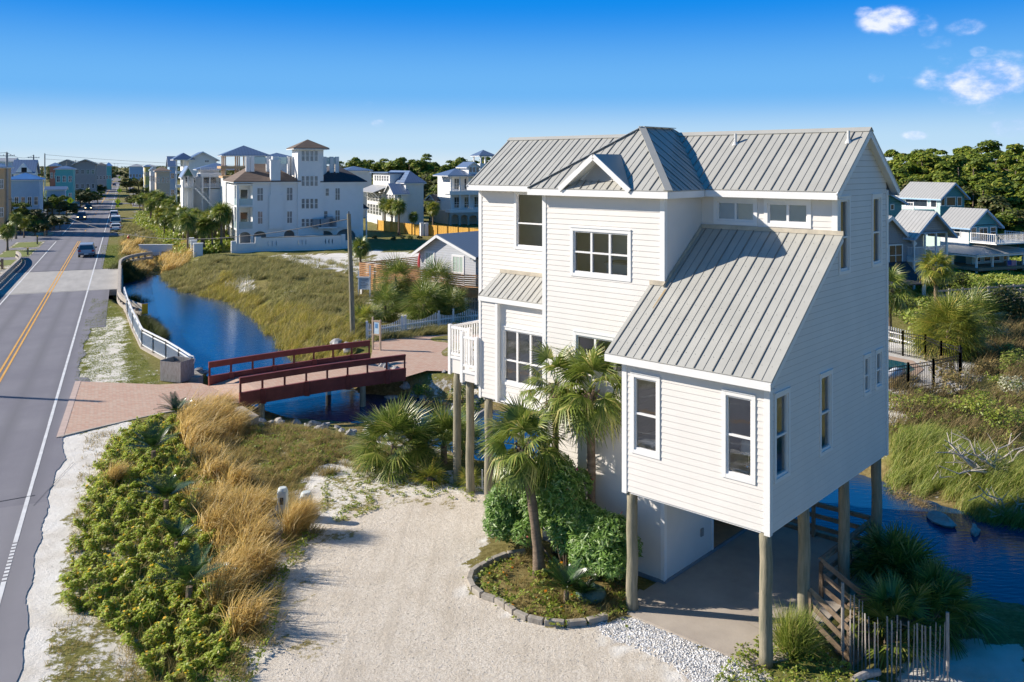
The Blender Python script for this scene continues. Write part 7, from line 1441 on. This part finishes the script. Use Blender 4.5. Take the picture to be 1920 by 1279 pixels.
# boardwalk platform, rails and steps by the carport
o=empty('boardwalk','weathered wood boardwalk platform and stair rail between carport and canal','boardwalk',OX,OY,0,MF.a)
mb=MB()
for k in range(24): mb.box(.2,2.2,4.2+k*.17,4.355+k*.17,.02,.06)
mb.build('deck_boards',DECKW,o)
mb=MB(); mb.box(-4.3,2.3,8.02,8.2,-.15,.16); mb.build('edge_beam',DECKW,o)
def wrail(pts,zs,posts=True,h=(1.05,.68,.32),pl=.55):
    for (p,q),(za,zb_) in zip(zip(pts,pts[1:]),zip(zs,zs[1:])):
        for hh in h: mb=MB(); mb.bar((*p,za+hh),(*q,zb_+hh),.045,.14); mb.build('rail_board',DECKW,o)
    for p,za in zip(pts,zs): mb=MB(); mb.box(p[0]-.05,p[0]+.05,p[1]-.05,p[1]+.05,za-.6,za+1.0); mb.build('rail_post',DECKW,o)
wrail([(-4.2,7.9),(-2.3,7.9),(-.38,7.94)],[.05]*3); wrail([(-.38,7.94),(-.4,6.0),(-.45,4.1)],[.05,.05,.05]); 
mb=MB(); mb.bar((-4.2,7.9,1.14),(-.38,7.94,1.14),.16,.035); mb.bar((-.38,7.94,1.14),(-.45,4.1,1.14),.16,.035); mb.build('rail_cap',DECKW,o)
wrail([(-.45,4.1),(.75,4.25)],[.05,-.65],h=(1.05,.68,.32)); wrail([(.0,2.3),(1.0,2.35)],[.05,-.65])
for k in range(3): mb=MB(); mb.box(.13+.3*k,.46+.3*k,2.4,4.05,-.2*k-.18,-.2*k-.10); mb.build('stair_tread',DECKW,o)
mb=MB(); x,y,z=gz(1625,1268); mb.tube([(x-.4,y-.2,z+.04),(x,y,z+.08),(x+.35,y+.15,z+.04)],[.09,.1,.08],10); mb.build('fallen_log',GREYW,cat='log',label='short weathered log lying at the foot of the sand fence')
mb=MB(); a_=G(860,796,0); b_=G(900,782,0); mb.bar((*G(862,806),.1),(*G(912,775),.1),.12,.3); mb.build('timber_beam',GREYW,cat='beam',label='low timber retaining beam between the house piles')
# pool, its deck and black fence
pz=.02; o=empty('swimming_pool','small rounded swimming pool with pale paved surround behind the black fence','pool',*G(1720,700),0); ox,oy=G(1720,700)
mb=MB(); mb.prism([(a-ox,b-oy) for a,b in [G(1600,640),G(1700,655),G(1760,670),G(1795,690),G(1780,725),G(1700,735),G(1600,745)]],-.3,pz); mb.build('paved_surround',mat('pale rough paving',(.40,.38,.35),.9,.2,6,.4,base2=(.62,.58,.52)),o)
mb=MB(); mb.prism([(a-ox,b-oy) for a,b in [G(1600,670),G(1660,674),G(1700,682),G(1716,694),G(1700,704),G(1660,708),G(1600,712)]],pz+.005,pz+.035); mb.build('pool_water',mat('pool water',(.02,.10,.13),.05,.1,1,spec=1),o)
mb=MB(); mb.prism([(a-ox,b-oy) for a,b in [G(1600,664),G(1664,668),G(1712,678),G(1732,694),G(1712,710),G(1660,716),G(1600,722)]],pz,pz+.03); mb.build('coping',mat('tan coping',(.42,.30,.22),.8,.1,4),o)
mb=MB(); mb.tube([(G(1655,722)[0]-ox,G(1655,722)[1]-oy,.3),(G(1680,714)[0]-ox,G(1680,714)[1]-oy,.45),(G(1695,706)[0]-ox,G(1695,706)[1]-oy,.35)],[.25,.3,.1],10); ob=mb.build('covered_lounger',WHITE,cat='lounger',label='white covered lounger lying beside the pool',smooth=True); ob.location=(ox,oy,0)
def ironfence(label,P,h=1.35):
    o=empty('iron_fence',label,'fence',P[0][0],P[0][1],0); ox,oy=P[0]; IR=mat('black iron',(.015,.015,.018),.4,.1); r_=MB(); b=MB()
    for (x0,y0),(x1,y1) in zip(P,P[1:]):
        L_=math.hypot(x1-x0,y1-y0); n=int(L_/.14); p=Vector((x0-ox,y0-oy,0));q=Vector((x1-ox,y1-oy,0))
        for z in (.12,h-.2,h-.02): r_.bar(p+Vector((0,0,z)),q+Vector((0,0,z)),.035,.04)
        for i in range(n): c_=p.lerp(q,i/n); b.box(c_.x-.01,c_.x+.01,c_.y-.01,c_.y+.01,.05,h)
        for c_ in (p,q): r_.box(c_.x-.045,c_.x+.045,c_.y-.045,c_.y+.045,0,h+.12)
    r_.build('rails_and_posts',IR,o); b.build('bars',IR,o)
ironfence('black iron pool fence, far side running behind the pool to its corner',[G(1650,658),G(1693,668),G(1735,676),G(1765,690),G(1800,700)],1.5)
ironfence('black iron pool fence, near side along the scrub bank',[G(1640,745),G(1703,733),G(1750,725),G(1800,712),G(1802,700)],1.4)
# boardwalk on the right
o=empty('boardwalk','long grey boardwalk with post and rail sides before the teal house porch','boardwalk',*G(1850,590),0)
ox,oy=G(1850,590); A_=Vector((G(1790,575,1)[0]-ox,G(1790,575,1)[1]-oy,0)); B1_=Vector((G(1985,560,1)[0]-ox,G(1985,560,1)[1]-oy,0)); d=(B1_-A_).normalized(); n=Vector((-d.y,d.x,0))
for s_ in (0,1.8):
    a=A_+n*s_; b=B1_+n*s_; mb=MB(); 
    for z in (1.95,1.55): mb.bar(a+Vector((0,0,z)),b+Vector((0,0,z)),.05,.14)
    for i in range(9): q=a.lerp(b,i/8); mb.box(q.x-.07,q.x+.07,q.y-.07,q.y+.07,-.3,2.1)
    mb.build('rail',GREYW,o)
mb=MB()
for i in range(70): q=A_.lerp(B1_,i/70); mb.bar(q+Vector((0,0,.95)),q+n*1.8+Vector((0,0,.95)),.13,.05)
mb.bar(A_+Vector((0,0,.85)),B1_+Vector((0,0,.85)),.06,.25); mb.build('deck_boards',GREYW,o)
# ================================================================ ROAD THINGS
YS=mat('fluorescent yellow sign',(.75,.85,.02),.5,.03); STL=mat('galvanised post',(.35,.35,.34),.5,.1,metal=.5)
def warnsign(label,px,pyb,pyd,s_=.55,plaque=True,group=None):
    x,y=G(px,pyb); zc=HC-(pyd-YH)/FPX*y; o=empty('warning_sign',label,'road sign',x,y,0,RA-.1,group); mb=MB(); mb.box(-.04,.04,0,.06,0,zc+s_); mb.build('post',STL,o)
    mb=MB(); mb.ext([(0,-.02,zc-s_),(s_,-.02,zc),(0,-.02,zc+s_),(-s_,-.02,zc)],(0,.02,0)); pn=mb.build('panel',YS,o); mb=MB(); mb.box(-.06,.06,-.03,-.021,zc-.2,zc+.08); mb.cyl((0,-.03,zc+.18),(0,-.021,zc+.18),.08,.08,10); mb.bar((-.16,-.026,zc-.0),(.16,-.026,zc-.02),.01,.06); mb.bar((-.02,-.026,zc-.18),(-.14,-.026,zc-.34),.01,.07); mb.bar((.02,-.026,zc-.18),(.14,-.026,zc-.34),.01,.07); mb.build('walker_symbol',DARK,pn)
    if plaque: mb=MB(); mb.box(-.36,.36,-.02,0,zc-s_-.62,zc-s_-.12); pq=mb.build('arrow_plaque',YS,o); mb=MB(); mb.bar((.18,-.026,zc-s_-.22),(-.14,-.026,zc-s_-.5),.01,.06); mb.build('arrow',DARK,pq)
warnsign('yellow diamond crossing sign with arrow plaque on the left verge',132,405,376,.85); warnsign('yellow diamond crossing sign with arrow plaque on the right verge',221,402,378,.75); warnsign('smaller yellow diamond sign further up the right verge',224,378,357,.85,False); warnsign('farthest small yellow diamond sign, near the road crest',224,345,333,1.0,False)
for i,(px,py) in enumerate([(117,375)]): x,y=G(px,396); o=empty('blue_sign','small blue square sign on the left verge','road sign',x,y,0,RA); mb=MB(); mb.box(-.7,.7,-.03,0,1.3,2.6); mb.build('panel',mat('blue sign',(.05,.35,.5),.5),o); mb=MB(); mb.box(-.05,.05,0,.08,0,2.6); mb.build('post',STL,o)
for i,(px,pb,pt) in enumerate([(52,478,468),(70,458,442),(84,444,430),(88,441,428),(98,433,420),(102,430,418),(124,407,398)]):
    x,y=G(px,pb); h=max(.95,(pb-pt)/FPX*y); mb=MB(); mb.box(-.1,.1,-.1,.1,0,h-.2); o=empty('bollard','timber bollard with yellow cap between the path and the road','bollard',x,y,0,RA,'timber bollards left of the road'); mb.build('post',DECKW,o); mb=MB(); mb.box(-.11,.11,-.11,.11,h-.2,h); mb.build('cap',mat('yellow cap',(.7,.4,.02),.5),o)
for px,pb,lb,cc in ((8,438,'white and orange marker post beside the nearest utility pole',(.8,.25,.05)),):
    x,y=G(px,pb); o=empty('marker_post',lb,'marker',x,y,0); mb=MB(); mb.cyl((0,0,0),(0,0,.8),.09,.09,8); mb.build('post',WHITE,o); mb=MB(); mb.cyl((0,0,.8),(0,0,1.4),.09,.07,8); mb.build('cap',mat('orange cap',cc,.5),o)
x,y=G(241,455); o=empty('fire_hydrant','small red fire hydrant in the golden ditch grass','hydrant',x,y,.2); HYD=mat('hydrant red',(.6,.05,.03),.4); mb=MB(); mb.cyl((0,0,0),(0,0,.75),.16,.15,12); mb.cyl((-.26,0,.5),(.26,0,.5),.08,.08,8); mb.build('barrel',HYD,o); mb=MB(); mb.cyl((0,0,.75),(0,0,.98),.18,.05,12); mb.build('bonnet',HYD,o)
o=empty('timber_rail','brown timber guard rail at the left picture edge before the bridge','rail',*RF.w(-11.2,114),0,RA); mb=MB(); mb.bar((-3,-3,.95),(1.5,1,.95),.12,.22); mb.bar((-3,-3,.45),(1.5,1,.45),.1,.18); mb.build('rails',DECKW,o); mb=MB(); [mb.box(q[0]-.12,q[0]+.12,q[1]-.12,q[1]+.12,-.5,1.2) for q in ((-3,-3),(-.8,-1),(1.5,1))]; mb.build('posts',DECKW,o)
for k,(px,py) in enumerate(((308,454),(310,456),(250,372),(262,378),(270,380))): pass
# grass islands left of the road
mb=MB()
for (xa_,xb_,ya_,yb_) in ((-11.9,-8.4,119,126),(-11.9,-8.4,130,140),(-11.8,-8.6,145,154)): mb.q((xa_,ya_,.014),(xb_,ya_,.014),(xb_,yb_,.014),(xa_,yb_,.014))
inframe(mb.build('grass_verge',mat('verge turf',(.10,.13,.02),.95,.3,3,.5,base2=(.22,.24,.05)),kind='structure'),RF)
# ---- vehicles
TYRE=mat('tyre rubber',(.02,.02,.02),.8,.1); CHR=mat('alloy',(.45,.45,.46),.3,.1,metal=.8)
def car(name,label,x,y,rz,col,L_=4.6,W_=1.85,H_=1.65,kind='suv',rack=False,back=False,lights=False,cat='car'):
    o=empty(name,label,cat,x,y,.02,rz); m=mat('car paint '+name+label[:12],col,.3,.04,1,spec=.8)
    hw=W_/2; hb={'suv':.98,'sedan':.9,'van':1.1}[kind]
    prof={'suv':[(-.5,.32),(-.5,.62),(-.485,hb/1),(-.46,H_-.12),(-.40,H_-.02),(.08,H_),(.20,hb+.02),(.45,hb-.12),(.495,.68),(.5,.32)],
          'van':[(-.5,.32),(-.5,.62),(-.495,hb),(-.47,H_-.1),(-.42,H_),(.20,H_),(.33,hb+.05),(.47,hb-.2),(.495,.68),(.5,.32)],
          'sedan':[(-.5,.3),(-.5,.6),(-.49,hb+.02),(-.36,hb+.06),(-.20,H_-.02),(.05,H_),(.23,hb),(.46,hb-.14),(.495,.62),(.5,.3)]}[kind]
    mb=MB(); n=len(prof); inset=lambda z:0 if z<=hb+.03 else .17*(z-hb)/(H_-hb)+.02
    for s_ in (-1,1):
        for (a,z) in prof: mb.v.append(((hw-inset(z)-(.03 if z<.4 else 0))*s_,a*L_,z))
    mb.f.append(tuple(range(n))); mb.f.append(tuple(reversed(range(n,2*n))))
    for i in range(n): j=(i+1)%n; mb.f.append((i,n+i,n+j,j))
    bd=mb.build('body',m,o,bevel=.05)
    # glazing proud of the body
    g=MB(); e=.012
    P={'suv':((-.485,hb+.04),(-.462,H_-.16),(.085,H_-.05),(.19,hb+.05)),'van':((-.494,hb+.04),(-.474,H_-.18),(.21,H_-.05),(.32,hb+.1)),'sedan':((-.35,hb+.09),(-.215,H_-.07),(.06,H_-.04),(.215,hb+.04))}[kind]
    (ra,rz0),(rb,rz1),(fa,fz1),(fb,fz0)=P; w0=hw-inset(rz0)-.08; w1=hw-inset(rz1)-.1
    g.q((-w0,ra*L_-e,rz0),(w0,ra*L_-e,rz0),(w1,rb*L_-e,rz1),(-w1,rb*L_-e,rz1)); g.build('rear_window',DKGLASS,o); g=MB(); g.q((-w0,fb*L_+e,fz0),(w0,fb*L_+e,fz0),(w1,fa*L_+e,fz1),(-w1,fa*L_+e,fz1)); g.build('windscreen',DKGLASS,o)
    for s_ in (-1,1):
        g=MB(); a0,a1=(ra+.03)*L_,(fb-.035)*L_; b0,b1=(rb+.05)*L_,(fa-.02)*L_; z0=hb+.06; z1=H_-.14
        g.q((s_*(hw-inset(z0)+e),a0,z0),(s_*(hw-inset(z0)+e),a1,z0),(s_*(hw-inset(z1)+e),b1,z1),(s_*(hw-inset(z1)+e),b0,z1)); g.build('side_glass',DKGLASS,o)
        mr=MB(); mr.box(s_*(hw+.12)-.1,s_*(hw+.12)+.1,fb*L_-.35,fb*L_-.22,hb,hb+.17); mr.build('mirror',m if kind!='suv' else DARK,o)
        for yy in (-.31,.32):
            t=MB(); t.cyl((s_*(hw-.24),yy*L_,.33),(s_*(hw+.01),yy*L_,.33),.34,.34,18); w=t.build('wheel',TYRE,o); t=MB(); t.cyl((s_*(hw+.005),yy*L_,.33),(s_*(hw+.02),yy*L_,.33),.21,.2,12); t.build('rim',CHR,w)
        t=MB(); t.box(s_*(hw-.33),s_*(hw-.03),-.503*L_,-.49*L_,.75,.98); t.build('taillight',mat('tail light red',(.45,.02,.02),.3),o)
        t=MB(); t.box(s_*(hw-.42),s_*(hw-.08),.485*L_,.503*L_,.62,.78); hm=mat('headlight lens',(.75,.75,.72),.15,.03)
        if lights:
            hm=mat('lit headlight',(1,.8,.5),.2,.02); b=hm.node_tree.nodes['Principled BSDF']; b.inputs['Emission Color'].default_value=(1,.75,.4,1); b.inputs['Emission Strength'].default_value=3
        t.build('headlight',hm,o)
    for q0,q1 in ((-.512,-.495),(.495,.512)): t=MB(); t.box(-hw+.05,hw-.05,q0*L_,q1*L_,.32,.55); t.build('bumper',mat('grey bumper',(.12,.12,.13),.5),o)
    t=MB(); t.box(-.26,.26,-.52*L_,-.511*L_,.40,.54); t.build('licence_plate',mat('plate',(.6,.6,.58),.5),o)
    return o
def carat(px,py,*a,flip=False,**k): x,y=G(px,py); car(*a[:2],x,y,RA+(math.pi if flip else 0),*a[2:],**k)
carat(163,480,'suv','silver suv with blue tinted rear window driving away past the bridge',(.30,.34,.40),kind='suv',L_=4.8,W_=1.95,H_=1.75)
carat(153,412,'suv','dark blue oncoming suv with lit headlights in the shaded road stretch',(.04,.06,.10),kind='suv',flip=True,lights=True)
carat(166,394,'suv','black oncoming car waiting behind the lit one',(.015,.015,.02),kind='sedan',H_=1.5,flip=True,lights=True,)
carat(143,390,'pickup_truck','blue grey truck parked on the left verge beside the yellow sign',(.10,.16,.24),kind='suv',H_=1.9,W_=2.0,flip=True)
carat(217,434,'white_sedan','white sedan parked on the grass, nearest of the three white vehicles',(.72,.72,.72),kind='sedan',H_=1.45)
carat(217,424,'white_van','white van parked between the two white cars on the right verge',(.72,.72,.71),kind='van',H_=2.1,L_=5.2,W_=2.0,cat='van')
carat(214,408,'white_suv','white suv parked farthest of the three white vehicles',(.70,.71,.73),kind='suv')
carat(214,348.5,'suv','dark car far up the road, right lane',(.03,.03,.04),kind='suv'); carat(209,339.5,'suv','tiny silver white car beyond the dark one far up the road',(.8,.8,.8),kind='suv',flip=True,L_=5)
carat(306,422,'white_van','white van with rear doors parked among the roadside palms',(.78,.78,.76),kind='van',H_=2.4,L_=5.4,W_=2.1,cat='van'); carat(154,360,'suv','blue car parked in a driveway on the left side of the road',(.03,.16,.42),kind='suv')

# striped flag on the teal house porch
x_,y_=R2.fr.w(R2.X(ZR(1740,0)[0],-3.4),-3.6); o=empty('porch_flag','red and white striped flag hanging on the teal house porch','flag',x_,y_,0,RA); zf=HC-(ZR(0,1150)[1]-YH)/FPX*y_
mb=MB()
for k in range(7): mb.box(-.75+k*.21,-.75+k*.21+.105,-.01,.01,zf-1.1,zf)
mb.build('red_stripes',mat('flag red',(.5,.05,.08),.7),o); mb=MB(); mb.box(-.76,.75,.011,.02,zf-1.1,zf); mb.build('cloth',mat('flag white',(.7,.7,.75),.7),o); mb=MB(); mb.box(-.76,-.1,-.02,-.012,zf-.5,zf); mb.build('blue_field',mat('flag blue',(.03,.05,.25),.7),o)
